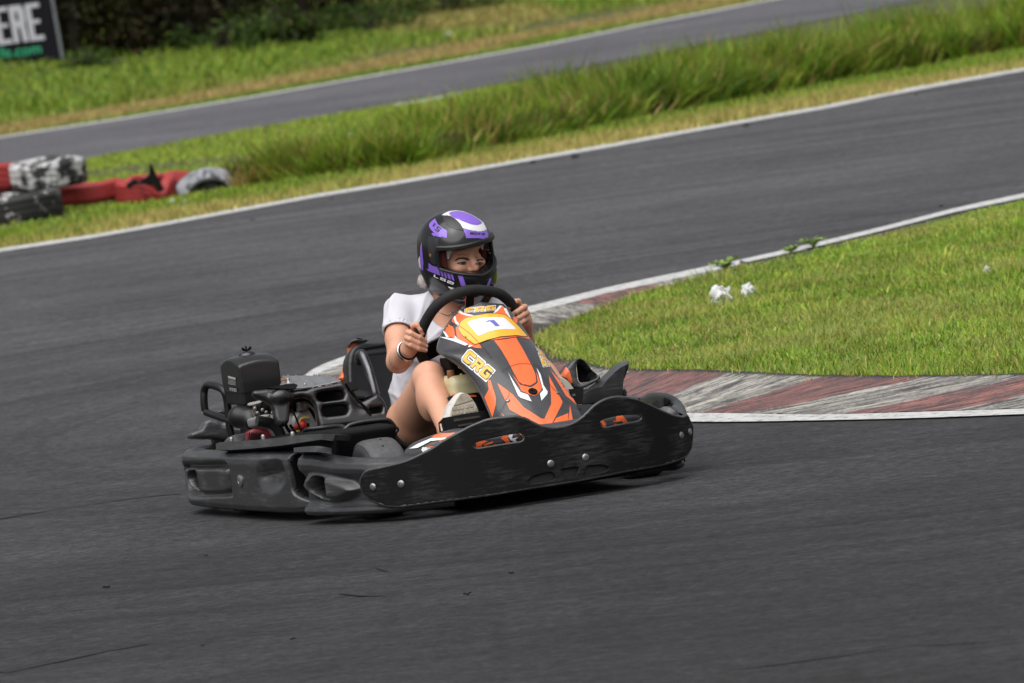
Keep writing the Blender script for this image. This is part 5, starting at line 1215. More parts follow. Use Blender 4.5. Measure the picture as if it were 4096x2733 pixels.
px_tube('column_support', [(1790, 1420), (1796, 1470)], -0.12, 0.009, MT['brown'], kart)
mold('column_bracket', [(1792, 1432), (1850, 1440), (1905, 1500), (1925, 1560), (1880, 1520), (1812, 1512)], ((-0.06, -0.10, 0.42), (1, 0, 0)), 0.10, 0.008, MT['dark'], kart, h=0.006)
for a_, m_, r_ in (((1842, 1465), 'ywire', 0.010), ((1856, 1505), 'steel', 0.006), ((1845, 1500), 'ywire', 0.006), ((1880, 1500), 'steel', 0.005)):
    V, F = lathe([(0, r_), (r_ * .7, r_ * .7), (r_, 0), (r_ * .7, -r_ * .7), (0, -r_)], kp(*a_, X=-0.045), (1, 0, 0), 10); obj('brake_fitting', V, F, MT[m_], kart)
# R clip at the corner of the fairing
px_tube('lock_pin', cF([(360, 1100), (390, 1020), (350, 990), (400, 960), (430, 900), (450, 920), (410, 990)]), -0.185, 0.0022, MT['steel'], fair, n=4, seg=6)

# ---- fuel tank between the legs
T0 = kp(1850, 1550, X=-0.08)
f = Field(T0 - [0.09, 0.11, 0.08], T0 + [0.09, 0.11, 0.08], 0.004); f.box(T0, (0.07, 0.062, 0.038), 0.022); f.box(T0 + [0, -0.02, 0.022], (0.06, 0.036, 0.022), 0.015, 0.01); 
tk = fmesh(f, 'fuel_tank', MT['tank'], kart)
V, F = lathe([(0, 0.03), (0.012, 0.03), (0.013, 0.024), (0.013, -0.012), (0, -0.012)], kp(1806, 1516, X=-0.06), (0, 0, 1), 16); obj('tank_cap', V, F, MT['brown'], tk)
plane_plate('tank_shelf', cE([(1160, 560), (1240, 530), (1640, 480), (1720, 560), (1880, 880), (1700, 900), (1500, 700), (1180, 640)]), (kp(1880, 1600, X=0.0), (1, 0, 0.3)), 0.01, MT['black'], kart)
plane_plate('shelf_edge', cE([(1240, 510), (1620, 525), (1625, 550), (1245, 550)]), (kp(1855, 1583, X=-0.004), (1, 0, 0.3)), 0.004, MT['orange'], kart)

# ---- pedals
pd = empty('pedal', kart)
plane_plate('plate', cE([(1092, 888), (1400, 830), (1770, 768), (1800, 785), (1880, 890), (1860, 1000), (1400, 1130), (1142, 1135)]), (kp(1850, 1690, X=0.20), (1, 0, 0.05)), 0.006, MT['black'], pd)
plane_plate('flange', cE([(1012, 970), (1090, 888), (1100, 900), (1145, 1135), (1030, 1115)]), (kp(1770, 1700, X=0.19), (1, -0.3, 0)), 0.005, MT['black'], pd, [cE([(1035, 985), (1060, 978), (1085, 1095), (1060, 1105)])])
for a_ in (cE([(1260, 905), (1680, 850), (1685, 880), (1265, 950)]), cE([(1330, 1000), (1560, 965), (1565, 985), (1335, 1030)])):
    plane_plate('pad_strip', a_, (kp(1850, 1690, X=0.2065), (1, 0, 0.05)), 0.004, simple('worn_strip', (0.05, 0.045, 0.035), 0.6), pd)
pd2 = empty('pedal', kart)
plane_plate('plate', cH([(145, 630), (360, 605), (375, 625), (355, 870), (240, 880), (190, 760)]), (kp(2310, 1580, X=0.16), (1, 0.1, 0.05)), 0.006, MT['black'], pd2)
plane_plate('pad_strip', cH([(200, 705), (245, 700), (245, 735), (205, 740)]), (kp(2300, 1580, X=0.168), (1, 0.1, 0.05)), 0.004, MT['steel'], pd2)

# ---- left side pod with its air scoop
SCO = cH([(15, 415), (60, 350), (100, 285), (180, 190), (255, 137), (330, 123), (400, 150), (470, 240), (560, 360), (640, 408), (672, 440), (600, 505), (350, 625), (230, 610), (150, 520)])
SCH = cH([(268, 250), (288, 172), (335, 150), (400, 188), (480, 290), (598, 390), (598, 440), (420, 520), (325, 530), (288, 460)])
sco = mold('air_scoop', SCO, ((-0.30, 0.42, 0.3), (1, -0.1, 0.15)), 0.10, 0.012, MT['plastic'], kart, [SCH])
mold('scoop_back', SCH, ((-0.39, 0.42, 0.3), (1, -0.1, 0.15)), 0.01, 0.003, MT['dark'], kart)
sbv = BVHTree.FromPolygons([v.co.copy() for v in sco.data.vertices], [tuple(p_.vertices) for p_ in sco.data.polygons])
decal('sticker', cH([(20, 410), (105, 280), (150, 340), (200, 520), (175, 540), (110, 450)]), sbv, 'orange', sco)
up_ = cH([(380, 670), (500, 585), (600, 495), (700, 405), (800, 305), (880, 238), (960, 198), (1040, 188), (1085, 170), (1112, 182)]); rd = cH([(375, 700), (480, 640), (570, 605), (660, 590), (690, 560), (760, 470), (870, 360), (970, 280), (1055, 240), (1095, 222)]); lo_ = cH([(360, 870), (450, 860), (560, 840), (660, 810), (700, 800), (780, 780), (900, 765), (1000, 745), (1010, 560), (1035, 300)])
A = [kp(*q, X=-0.36) for q in up_]; B = [kp(*q, X=-0.20) for q in rd]; Cc_ = [kp(*q, X=-0.205) for q in lo_]; n = len(A); Bk = [a + np.array([-0.06, 0.0, -0.05]) for a in A]
V = A + B + Cc_ + Bk; F = [(i, n + i, n + i + 1, i + 1) for i in range(n - 1)] + [(n + i, 2 * n + i, 2 * n + i + 1, n + i + 1) for i in range(n - 1)] + [(3 * n + i, i, i + 1, 3 * n + i + 1) for i in range(n - 1)]
o = obj('side_fin', V, F, MT['plastic'], kart, True, 60); m_ = o.modifiers.new('thickness', 'SOLIDIFY'); m_.thickness = 0.012; m_.offset = -1; bevel(o, 0.006, 3, 35)
px_tube('pod_end', cH([(1005, 640), (1025, 690), (1020, 750)]), -0.35, 0.010, MT['plastic'], kart)
mold('side_pod', [(2335, 1580), (2500, 1560), (2520, 1600), (2500, 1720), (2360, 1740)], ((-0.25, 0.5, 0.1), (1, 0, 0)), 0.85, 0.02, MT['dark'], kart, h=0.014)

# ---- seat
SEAT = cB([(985, 760), (975, 600), (965, 420), (978, 300), (1020, 205), (1100, 145), (1250, 105), (1550, 65), (1900, 40), (2200, 60), (2330, 140), (2380, 300), (2380, 900), (2300, 1300), (1700, 1330), (1300, 1100), (1150, 900), (1000, 860)])
st_ = mold('seat', SEAT, ((-0.84, -0.05, 0.4), (1, -0.05, 0.35)), 0.10, 0.022, MT['seat'], kart, h=0.005, bulges=[(1600, 1520, 0.175, 0.20, 0.07, 0.02, 'cut', 0.02)])
V, F = box((-0.62, 0.0, 0.085), (0.46, 0.36, 0.05)); bevel(obj('seat_base', V, F, MT['seat'], kart, False), 0.02, 3)
px_tube('seat_groove', cB([(1180, 228), (1300, 205), (1450, 182), (1600, 165)]), -0.795, 0.006, MT['dark'], st_)
px_tube('seat_ridge', cB([(1270, 300), (1400, 285), (1570, 265)]), -0.80, 0.008, MT['plast2'], st_)
OR = cB([(838, 690), (870, 640), (905, 550), (945, 420), (985, 290), (1000, 235), (990, 215), (1000, 130), (1050, 90), (1150, 110), (1150, 160), (1040, 230), (985, 330), (985, 500), (1000, 760), (930, 750)])
sc_ = mold('seat_back_cover', OR, ((-0.93, -0.2, 0.4), (1, -0.1, 0.2)), 0.05, 0.010, MT['orange'], kart, h=0.003)
CP = cB([(985, 230), (1000, 130), (1040, 75), (1120, 42), (1200, 62), (1310, 92), (1200, 120), (1090, 112), (1020, 120), (1000, 180)])
mold('cover_cap', CP, ((-0.92, -0.2, 0.5), (1, -0.1, 0.2)), 0.06, 0.006, MT['plast2'], kart, h=0.003)
for q in ([(1090, 55), (1130, 48), (1205, 66), (1180, 75)], [(1225, 85), (1260, 78), (1300, 95), (1240, 100)]):
    plane_plate('cap_slot', cB(q), (kp(1440, 1360, X=-0.905), (1, -0.1, 0.2)), 0.004, MT['dark'], kart)
px_tube('grab_bar', cB([(1150, 420), (1145, 350), (1170, 305), (1205, 330), (1260, 450), (1310, 580), (1350, 720), (1400, 920), (1410, 980)]), [-0.80, -0.76, -0.72, -0.70, -0.68, -0.66, -0.64, -0.62, -0.62], 0.0165, MT['chrome'], kart)

# ---- engine on the right of the seat
eng = empty('engine', kart)
XC_ = -0.60
COV = cA([(1252, 955), (1245, 910), (1270, 880), (1480, 858), (1700, 872), (1900, 886), (2100, 876)]) + cB([(400, 835), (700, 782), (860, 742), (920, 765), (955, 830), (1000, 905), (1060, 985), (1180, 1060), (1240, 1045), (1330, 995), (1440, 935), (1520, 990), (1580, 1080), (1610, 1200), (1637, 1300), (1632, 1420), (1400, 1420), (1000, 1440), (530, 1490), (490, 1350), (478, 1270), (462, 1180), (430, 1085), (370, 1012), (250, 975), (130, 1000), (60, 1060), (46, 1130)]) + cA([(1845, 1250), (1832, 1380), (1780, 1432), (1690, 1440), (1630, 1400), (1600, 1320), (1580, 1200), (1540, 1105), (1450, 1040), (1300, 990)])
S1 = cB([(470, 985), (480, 930), (560, 905), (820, 870), (885, 888), (911, 950), (890, 1010), (820, 1025), (580, 1056), (500, 1036)])
S2 = cB([(555, 1205), (570, 1150), (620, 1125), (900, 1100), (960, 1130), (970, 1200), (940, 1255), (880, 1270), (640, 1296), (580, 1280)])
S3 = cB([(1320, 1165), (1480, 1140), (1518, 1160), (1500, 1225), (1340, 1246), (1308, 1205)])
pc = (kp(1250, 1600, X=XC_), (1, -0.12, 0.28))
cov = mold('engine_cover', COV, pc, 0.045, 0.014, MT['plast2'], eng, [S1, S2, S3], h=0.0032, bulges=[(1122, 1585, 0.036, 0.024, 0.020, 0.0, 'add', 0.012), (1440, 1612, 0.03, 0.04, 0.03, 0.03, 'cut', 0.02)])
mold('engine_shroud', cB([(0, 890), (860, 780), (1000, 930), (1240, 1080), (1440, 960), (1560, 1080), (1600, 1380), (520, 1480), (300, 1100), (60, 1200), (-100, 1100)]), (kp(1250, 1600, X=XC_ - 0.10), (1, -0.12, 0.2)), 0.16, 0.01, MT['dark'], eng, h=0.007)
plane_plate('cover_ear', cB([(940, 770), (990, 752), (1040, 755), (1080, 790), (1120, 850), (1090, 880), (1010, 890)]), (kp(1410, 1545, X=-0.66), (1, 0, 0.2)), 0.03, MT['black'], eng)
plane_plate('cover_shoulder', cB([(1010, 900), (1090, 868), (1200, 890), (1400, 925), (1440, 935), (1250, 1000), (1230, 1010), (1100, 985)]), (kp(1440, 1575, X=-0.64), (0.6, 0, 1)), 0.012, MT['plast2'], eng)
plane_plate('shoulder_hole', cB([(1100, 990), (1120, 975), (1210, 975), (1240, 992), (1200, 1015), (1140, 1012)]), (kp(1440, 1588, X=-0.615), (0.8, 0, 0.6)), 0.008, MT['dark'], eng)
# finned heat shield on top
FRa = cB([(-140, 860), (0, 872), (200, 862), (400, 840), (700, 785), (860, 742)]); BKa = cB([(-60, 690), (0, 672), (150, 672), (320, 668), (520, 680), (800, 735)])
A = catmull([kp(*q, X=-0.625) for q in FRa], 8); B = catmull([kp(*q, X=-0.86) for q in BKa], 8)
Vs = []; nu, nv = len(A), 30
ribs = [(0.10, 0.9), (0.26, 0.9), (0.42, 0.92), (0.58, 0.92), (0.74, 0.95), (0.88, 0.95)]
for i in range(nu):
    for j in range(nv):
        t_ = j / (nv - 1); p_ = A[i] * (1 - t_) + B[i] * t_; s_ = i / (nu - 1) + 0.10 * (t_ - 0.5); z_ = sum(0.012 * math.exp(-((s_ - r0) / 0.022) ** 2) for r0, _ in ribs) * sstep(0.05, 0.15, t_) * (1 - sstep(0.85, 0.95, t_)); Vs.append(p_ + [0, 0, z_])
Fs = [(i * nv + j, i * nv + j + 1, (i + 1) * nv + j + 1, (i + 1) * nv + j) for i in range(nu - 1) for j in range(nv - 1)]
hsd = obj('heat_shield', Vs, Fs, MT['zinc'], eng); m_ = hsd.modifiers.new('thickness', 'SOLIDIFY'); m_.thickness = 0.004
for q, xx in ((cB([(282, 815)])[0], -0.66), (cB([(488, 668)])[0], -0.80), (cB([(752, 742)])[0], -0.74), (cB([(12, 735)])[0], -0.72), (cB([(175, 690)])[0], -0.84), (cB([(305, 682)])[0], -0.84), (cB([(575, 790)])[0], -0.68), (cB([(645, 752)])[0], -0.70), (cB([(450, 808)])[0], -0.66)):
    big = q[1] - 1340 in (203.75, 167.0, 185.5, 183.75); rb = 0.006 if big else 0.0045; hb = 0.014 if big else 0.004
    V, F = lathe([(0, hb), (rb * .8, hb), (rb, hb * 0.6), (rb, 0), (rb * 1.8, -0.001), (rb * 1.9, -0.004)], kp(*q, X=xx) - [0, 0, 0.004], (0, 0, 1), 10); obj('bolt', V, F, MT['steel' if big else 'black'], hsd)
plane_plate('shield_tab', cA([(1700, 690), (1830, 705), (1835, 745), (1790, 770), (1780, 720), (1695, 730)]), (kp(1145, 1520, X=-0.72), (1, 0, 0.4)), 0.006, MT['brown'], eng)
plane_plate('shield_gap', cA([(1480, 850), (1760, 790), (1900, 775), (1965, 800), (1930, 850), (1880, 868), (1700, 860)]), (kp(1130, 1545, X=-0.618), (1, 0, 0.6)), 0.01, MT['dark'], eng)
# block, carburettor and starter
mold('engine_block', cA([(1350, 1310), (1420, 1270), (1540, 1260), (1620, 1290), (1850, 1330), (2200, 1320), (2250, 1400), (2260, 1640), (1650, 1680), (1550, 1500), (1380, 1420)]), (kp(1150, 1690, X=-0.76), (1, 0, 0.1)), 0.16, 0.02, MT['alloy'], eng, h=0.005)
V, F = lathe([(0, 0.03), (0.055, 0.03), (0.065, 0.02), (0.07, -0.05), (0, -0.05)], kp(1228, 1707, X=-0.73), (1, 0, 0.1), 28); obj('crankcase_cover', V, F, MT['alloy'], eng, True, 40)
f = Field(kp(1206, 1702, X=-0.69) - 0.05, kp(1206, 1702, X=-0.69) + 0.05, 0.0025); c_ = kp(1208, 1700, X=-0.69); f.ell(c_, (0.017, 0.017, 0.017), 0); f.box(c_ + [0, -0.018, -0.004], (0.008, 0.014, 0.006), 0.003, 0.006); fmesh(f, 'oil_cap', MT['red'], eng)
V, F = box(kp(1222, 1708, X=-0.70), (0.012, 0.026, 0.024)); obj('cap_seat', V, F, MT['black'], eng, False)
px_tube('cable', cA([(1995, 1390), (2010, 1350), (2060, 1322), (2150, 1325)]), -0.685, 0.003, MT['ywire'], eng); px_tube('cable', [(1170, 1738), (1185, 1727), (1200, 1724)], -0.685, 0.003, MT['ywire'], eng)
px_tube('throttle_cable', cA([(1870, 1200), (1910, 1270), (1960, 1390), (2020, 1560)]), -0.66, 0.0035, MT['black'], eng)
f = Field(kp(1220, 1630, X=-0.72) - 0.06, kp(1220, 1630, X=-0.72) + 0.06, 0.003); c_ = kp(1208, 1626, X=-0.70); f.box(c_, (0.02, 0.017, 0.016), 0.005); f.box(kp(1226, 1622, X=-0.69), (0.012, 0.010, 0.010), 0.004); fmesh(f, 'carburettor', simple('carb_metal', (0.16, 0.14, 0.12), 0.5, 0.5), eng)
st = mold('starter_housing', cC([(1165, 110), (1250, 60), (1600, 90), (1660, 200), (1640, 260), (1170, 260)]), (kp(1050, 1740, X=-0.80), (1, -0.1, 0.1)), 0.06, 0.012, MT['dred'], eng, h=0.004)
for i in range(7):
    a = cC([(1190 + i * 36, 115 + i * 2), (1202 + i * 36, 112 + i * 2), (1190 + i * 30, 225), (1178 + i * 30, 225)]); plane_plate('fin', a, (kp(1030, 1742, X=-0.794), (1, -0.1, 0.1)), 0.006, MT['dark'], st)
mold('starter_cap', cA([(1380, 1310), (1440, 1290), (1520, 1320), (1545, 1370), (1420, 1360)]), (kp(1060, 1675, X=-0.82), (1, 0, 0.2)), 0.03, 0.008, MT['dred'], eng, h=0.003)
px_tube('exhaust_pipe', cA([(1310, 1375), (1400, 1385), (1520, 1410), (1620, 1480), (1680, 1580), (1700, 1700)]), -0.70, 0.0185, MT['black'], eng, seg=16)
f = Field((-1.15, -0.95, 0.1), (-0.85, -0.5, 0.45), 0.004); a_ = kp(958, 1668, X=-1.0); b_ = kp(1000, 1676, X=-0.96); f.cone(a_, b_, 0.040, 0.036, 0.0); f.cone(b_, kp(1005, 1690, X=-0.94), 0.034, 0.024, 0.01); fmesh(f, 'intake_elbow', MT['black'], eng)
plane_plate('choke_lever', cA([(1158, 1105), (1190, 1085), (1370, 1045), (1400, 1060), (1350, 1090), (1200, 1128), (1165, 1122)]), (kp(1020, 1612, X=-0.84), (1, 0, 0.5)), 0.008, MT['steel'], eng)
plane_plate('lever_bracket', cA([(1250, 1100), (1300, 1090), (1300, 1270), (1260, 1275)]), (kp(1020, 1640, X=-0.86), (1, 0, 0.1)), 0.008, MT['steel'], eng)
mold('linkage', cA([(1290, 1130), (1440, 1060), (1520, 1170), (1400, 1230), (1290, 1240)]), (kp(1045, 1630, X=-0.87), (1, 0, 0.1)), 0.03, 0.006, MT['dark'], eng)
for q, x, r, mt in (([(1100, 1640), (1130, 1665), (1150, 1715), (1185, 1750)], -0.70, 0.006, 'dark'), ([(1060, 1600), (1040, 1625), (1050, 1660), (1085, 1668)], -0.80, 0.005, 'dark'), ([(1160, 1700), (1200, 1745), (1260, 1735), (1290, 1712)], -0.66, 0.005, 'dark'), ([(1235, 1620), (1262, 1650), (1268, 1700)], -0.66, 0.004, 'steel'), ([(1010, 1640), (1018, 1668), (1042, 1690)], -0.85, 0.004, 'steel'), ([(1405, 1560), (1430, 1600), (1470, 1640), (1490, 1680)], -0.56, 0.005, 'dark')):
    px_tube('hose', q, x, r, MT[mt], eng)
for q in ((1050, 1640), (1065, 1650), (1090, 1652), (1075, 1664), (1245, 1660), (1255, 1690), (1180, 1660), (1030, 1652), (1020, 1634)):
    bolt(None, parent=eng, r=0.006, pos=kp(*q, X=-0.735), n=(1, -0.2, 0.2))
# air filter box
ab = empty('air_filter', eng)
P0 = kp(958, 1500, X=-1.0); y0 = P0[1]; zb = kp(962, 1582, X=-1.0)[2]; zt = kp(958, 1464, X=-1.0)[2]; wY = 0.150; dX = 0.205
cx, cy = -1.0 - dX / 2, y0 + wY / 2
f = Field((cx - 0.14, cy - 0.11, zb - 0.02), (cx + 0.14, cy + 0.11, zt + 0.06), 0.003)
def airbox(Pp):
    q = np.abs(Pp - np.array([cx, cy, (zb + zt + 0.03) / 2])) - np.array([dX / 2, wY / 2, (zt + 0.03 - zb) / 2]) + 0.008
    q[..., 0] += np.maximum(0, (zt - 0.06 - Pp[..., 2])) * 0.05; q[..., 1] += np.maximum(0, (zt - 0.06 - Pp[..., 2])) * 0.06
    b = np.sqrt((np.maximum(q, 0) ** 2).sum(-1)) + np.minimum(q.max(-1), 0) - 0.008
    dome = (Pp[..., 2] - (zt + 0.034 - 2.4 * (Pp[..., 0] - cx) ** 2 - 2.0 * (Pp[..., 1] - cy) ** 2)) * 0.85
    k = 0.008; h_ = np.maximum(k - np.abs(b - dome), 0) / k; return np.maximum(b, dome) + h_ * h_ * k * 0.25
f.op(airbox, (cx - .14, cy - .11, zb - .02), (cx + .14, cy + .11, zt + .06)); fmesh(f, 'filter_box', MT['plast2'], ab)
V, F = box((cx, cy, zb - 0.012), (dX * 0.96, wY * 0.94, 0.05)); bevel(obj('box_base', V, F, MT['black'], ab, False), 0.006)
V, F = box((cx - 0.01, cy + 0.0, zb - 0.10), (0.13, 0.085, 0.20)); bevel(obj('filter_neck', V, F, MT['black'], ab, False), 0.01)
V, F = lathe([(0, 0.008), (0.022, 0.007), (0.03, 0.0), (0.032, -0.006)], (cx, cy - 0.005, zt + 0.032), (0, 0, 1), 24); obj('cap_boss', V, F, MT['plast2'], ab)
mbw = MB(); mbw.add(*tube([(cx, cy - 0.005, zt + 0.036), (cx, cy - 0.005, zt + 0.058)], 0.003, 8)); 
for s in (-1, 1): mbw.add(*tube(catmull([(cx, cy - 0.005, zt + 0.044), (cx + 0.003, cy - 0.005 + s * 0.009, zt + 0.046), (cx + 0.006, cy - 0.005 + s * 0.016, zt + 0.054)], 4), [0.0035] * 4 + [0.005] * 4 + [0.003], 8))
mbw.build('wing_nut', MT['dark'], ab)
MT['label'] = simple('printed_label', (0.42, 0.42, 0.42), 0.5, var=0.1)
def side_lab(pts, mat, nm='label'):
    yy = y0 + 0.0005; V = [kp(a, b, Y=y0 - 0.0035 + 0.06 * max(0, 0)) for a, b in cA(pts)]; return obj(nm, V, [tuple(range(len(V)))], MT[mat], ab, False)
side_lab([(845, 652), (970, 685), (968, 722), (848, 690)], 'label')
for i in range(5): side_lab([(850, 712 + i * 17), (972, 740 + i * 15), (972, 745 + i * 15), (851, 718 + i * 17)], 'label', 'label_line')
side_lab([(868, 845), (980, 860), (982, 912), (870, 885)], 'label')
for i in range(4): 
    V = [kp(a, b, Y=y0 - 0.0045) for a, b in cA([(872 + i * 27, 850 + i * 4), (884 + i * 27, 852 + i * 4), (886 + i * 27, 884 + i * 6), (874 + i * 27, 880 + i * 6)])]; obj('label_print', V, [(0, 1, 2, 3)], MT['blk_st'], ab, False)

# ---- rear hoop and rear bumper
px_tube('rear_hoop', cA([(485, 1215), (470, 1120), (465, 1000), (468, 900), (490, 835), (545, 798), (640, 815), (740, 860), (800, 930), (830, 1040), (848, 1180), (860, 1320), (870, 1440), (895, 1560), (920, 1650)]), [-1.36, -1.36, -1.36, -1.36, -1.35, -1.33, -1.28, -1.24, -1.22, -1.22, -1.22, -1.22, -1.22, -1.22, -1.22], 0.0135, MT['black'], kart, n=5, seg=14)
px_tube('hoop_crossbar', cA([(495, 1240), (700, 1310), (850, 1360), (1000, 1400), (1200, 1450), (1420, 1490), (1560, 1505)]), [-1.35, -1.28, -1.22, -1.16, -1.1, -1.02, -0.98], 0.0125, MT['black'], kart, seg=14)
mold('rear_bumper', cC([(250, 140), (330, 100), (420, 70), (450, 20), (480, -50), (560, -100), (700, -60), (760, 0), (1150, 60), (1160, 230), (780, 240), (560, 205), (540, 215), (260, 205)]), (kp(850, 1735, X=-1.46), (1, -0.15, 0.1)), 0.10, 0.012, MT['plastic'], kart, h=0.004)
mold('rear_bumper', cA([(680, 1220), (720, 1198), (800, 1190), (820, 1290), (700, 1260)]), (kp(885, 1645, X=-1.5), (1, 0, 0.1)), 0.05, 0.01, MT['plastic'], kart)
V, F = tube(catmull([kp(870, 1730, X=-1.53), (-1.56, -0.3, 0.2), (-1.57, 0.0, 0.2), (-1.56, 0.3, 0.2), (-1.52, 0.52, 0.2)], 8), 0.05, 16); obj('rear_bumper_bar', V, F, MT['plastic'], kart)
# ================================================================== THE DRIVER (same frame as the kart)
pers = empty('person'); pers.rotation_euler = kart.rotation_euler
tag(pers, 'driver in white T-shirt and purple black helmet holding the steering wheel', 'person')
def skin_mat():
    m, nt, b = new_mat('skin'); v = coords(nt); n1 = noise(nt, v, 9, 5); n2 = noise(nt, v, 120, 3)
    c = mixc(nt, n1, (0.62, 0.315, 0.20), (0.76, 0.415, 0.28)); c = mixc(nt, ramp(nt, n2, [(0.35, (0.15, 0.15, 0.15)), (0.7, (0, 0, 0))]).outputs[0], c, (0.42, 0.17, 0.12))
    nt.links.new(c, b.inputs['Base Color']); b.inputs['Roughness'].default_value = 0.48; b.inputs['Specular IOR Level'].default_value = 0.4
    b.inputs['Subsurface Weight'].default_value = 0.25; b.inputs['Subsurface Radius'].default_value = (0.010, 0.004, 0.0025); b.inputs['Subsurface Scale'].default_value = 0.6
    return m
def cloth_mat(name, col, sc=420):
    m, nt, b = new_mat(name); v = coords(nt); n = noise(nt, v, sc, 2); n2 = noise(nt, v, 11, 5)
    c = mixc(nt, n2, tuple(x * 0.9 for x in col), tuple(min(1, x * 1.05) for x in col)); nt.links.new(c, b.inputs['Base Color'])
    b.inputs['Roughness'].default_value = 0.9; b.inputs['Specular IOR Level'].default_value = 0.2; b.inputs['Sheen Weight'].default_value = 0.15
    bump(nt, b, n, 0.15, 0.001); return m
MT['skin'] = skin_mat(); MT['shirt'] = cloth_mat('white_jersey', (0.64, 0.63, 0.68)); MT['denim'] = cloth_mat('dark_denim', (0.018, 0.024, 0.05))
MT['hshell'] = simple('helmet_gloss_black', (0.007, 0.007, 0.008), 0.22, var=0.2, coat=0.25); MT['purple'] = simple('helmet_purple', (0.24, 0.125, 0.62), 0.25, var=0.05, coat=0.6)
MT['hwhite'] = simple('helmet_white', (0.80, 0.81, 0.82), 0.25, var=0.03, coat=0.6); MT['htrim'] = simple('helmet_trim', (0.012, 0.012, 0.013), 0.4); MT['hplate'] = simple('hinge_plate', (0.028, 0.028, 0.030), 0.35, var=0.3)
MT['lining'] = cloth_mat('red_lining', (0.13, 0.028, 0.026), 500); MT['brow'] = simple('dark_brow', (0.05, 0.028, 0.02), 0.7); MT['lash'] = simple('lash', (0.02, 0.012, 0.01), 0.6)
MT['eyew'] = simple('eye_white', (0.17, 0.12, 0.10), 0.35); MT['iris'] = simple('iris', (0.06, 0.05, 0.04), 0.2); MT['net'] = simple('white_hairnet', (0.70, 0.70, 0.70), 0.8, var=0.2, scale=200, bmp=0.5)
MT['hair'] = simple('brown_hair', (0.10, 0.055, 0.03), 0.5); MT['silver'] = simple('silver_chain', (0.6, 0.6, 0.6), 0.25, 0.95, var=0.3, scale=400); MT['nail'] = simple('nail', (0.62, 0.38, 0.34), 0.25)
MT['shoe'] = simple('white_canvas', (0.58, 0.56, 0.52), 0.8, var=0.12, scale=60); MT['sole'] = simple('worn_sole', (0.34, 0.29, 0.22), 0.8, var=0.25, scale=50); MT['sole2'] = simple('sole_grid', (0.40, 0.37, 0.31), 0.8, var=0.15)

# ---- joints
HC = kp(1822, 1003, X=-0.50)                                  # middle of the helmet
yaw, pit, rol = math.radians(15), math.radians(11), math.radians(5)
def rotm(ax, a):
    c, s = math.cos(a), math.sin(a)
    return np.array([[1, 0, 0], [0, c, -s], [0, s, c]]) if ax == 'x' else (np.array([[c, 0, s], [0, 1, 0], [-s, 0, c]]) if ax == 'y' else np.array([[c, -s, 0], [s, c, 0], [0, 0, 1]]))
HR = rotm('z', yaw) @ rotm('y', pit) @ rotm('x', rol)          # helmet frame: x face, y left, z up
hl = lambda *p: HC + HR @ np.array(p, float)
RS, RE, RW = kp(1592, 1243, X=-0.58), kp(1592, 1447, X=-0.45), kp(1634, 1397, X=-0.275)
LS, LE, LW = kp(1985, 1228, X=-0.55), kp(2085, 1400, X=-0.42), kp(2098, 1300, X=-0.29)
NB = kp(1778, 1222, X=-0.575)
HPc = np.array([-0.66, -0.035, 0.17]); RH = HPc + [0.02, -0.095, -0.005]; LH = HPc + [0.02, 0.095, -0.005]
RK, RA = kp(1716, 1518, X=-0.17), kp(1792, 1722, X=0.085)
LK, LA = np.array([-0.16, 0.17, 0.43]), kp(2275, 1600, X=0.04)
RB = kp(1648, 1688, X=-0.46)                                  # middle of the right thigh
RT = kp(1850, 1600, X=0.10); 
b = Field((-0.85, -0.42, 0.03), (0.20, 0.46, 1.0), 0.0036)
k = 0.03
# trunk
b.ell(HPc, (0.115, 0.15, 0.10), k); b.ell((HPc + NB) / 2 + [0.0, 0, -0.06], (0.095, 0.125, 0.13), k); b.ell(NB * 0.75 + HPc * 0.25 + [0.01, 0, 0.0], (0.10, 0.14, 0.12), k)
for s_, c_ in ((-1, RS), (1, LS)): b.cone(NB + [0, s_ * 0.03, -0.03], c_, 0.052, 0.038, k)
b.cone(NB + [0, 0, -0.02], hl(-0.02, 0, -0.08), 0.056, 0.052, 0.025)
# arms
for S_, E_2, W_ in ((RS, RE, RW), (LS, LE, LW)):
    b.chain([S_, S_ * 0.45 + E_2 * 0.55, E_2], [0.039, 0.041, 0.037], 0.02)
    b.chain([E_2, E_2 * 0.65 + W_ * 0.35, W_], [0.038, 0.039, 0.0265], 0.016)
# legs
b.chain([RH, RB, RK], [0.092, 0.082, 0.054], 0.03); b.ell(RK + [0.010, -0.002, 0.010], (0.048, 0.046, 0.048), 0.025)
cm = RK * 0.62 + RA * 0.38 + [-0.035, -0.01, -0.01]; b.chain([RK, RK * 0.8 + RA * 0.2, RA], [0.050, 0.047, 0.033], 0.02); b.ell(cm, (0.055, 0.044, 0.070), 0.03)
b.chain([LH, (LH + LK) / 2 + [0, 0.02, -0.02], LK], [0.100, 0.09, 0.06], 0.03); b.chain([LK, LK * 0.6 + LA * 0.4 + [-0.03, 0, 0], LA], [0.055, 0.056, 0.036], 0.02)
b.cone(RA, RA + [0.04, 0.02, -0.03], 0.036, 0.03, 0.01); b.cone(LA, LA + [0.04, 0.0, -0.03], 0.036, 0.03, 0.01)
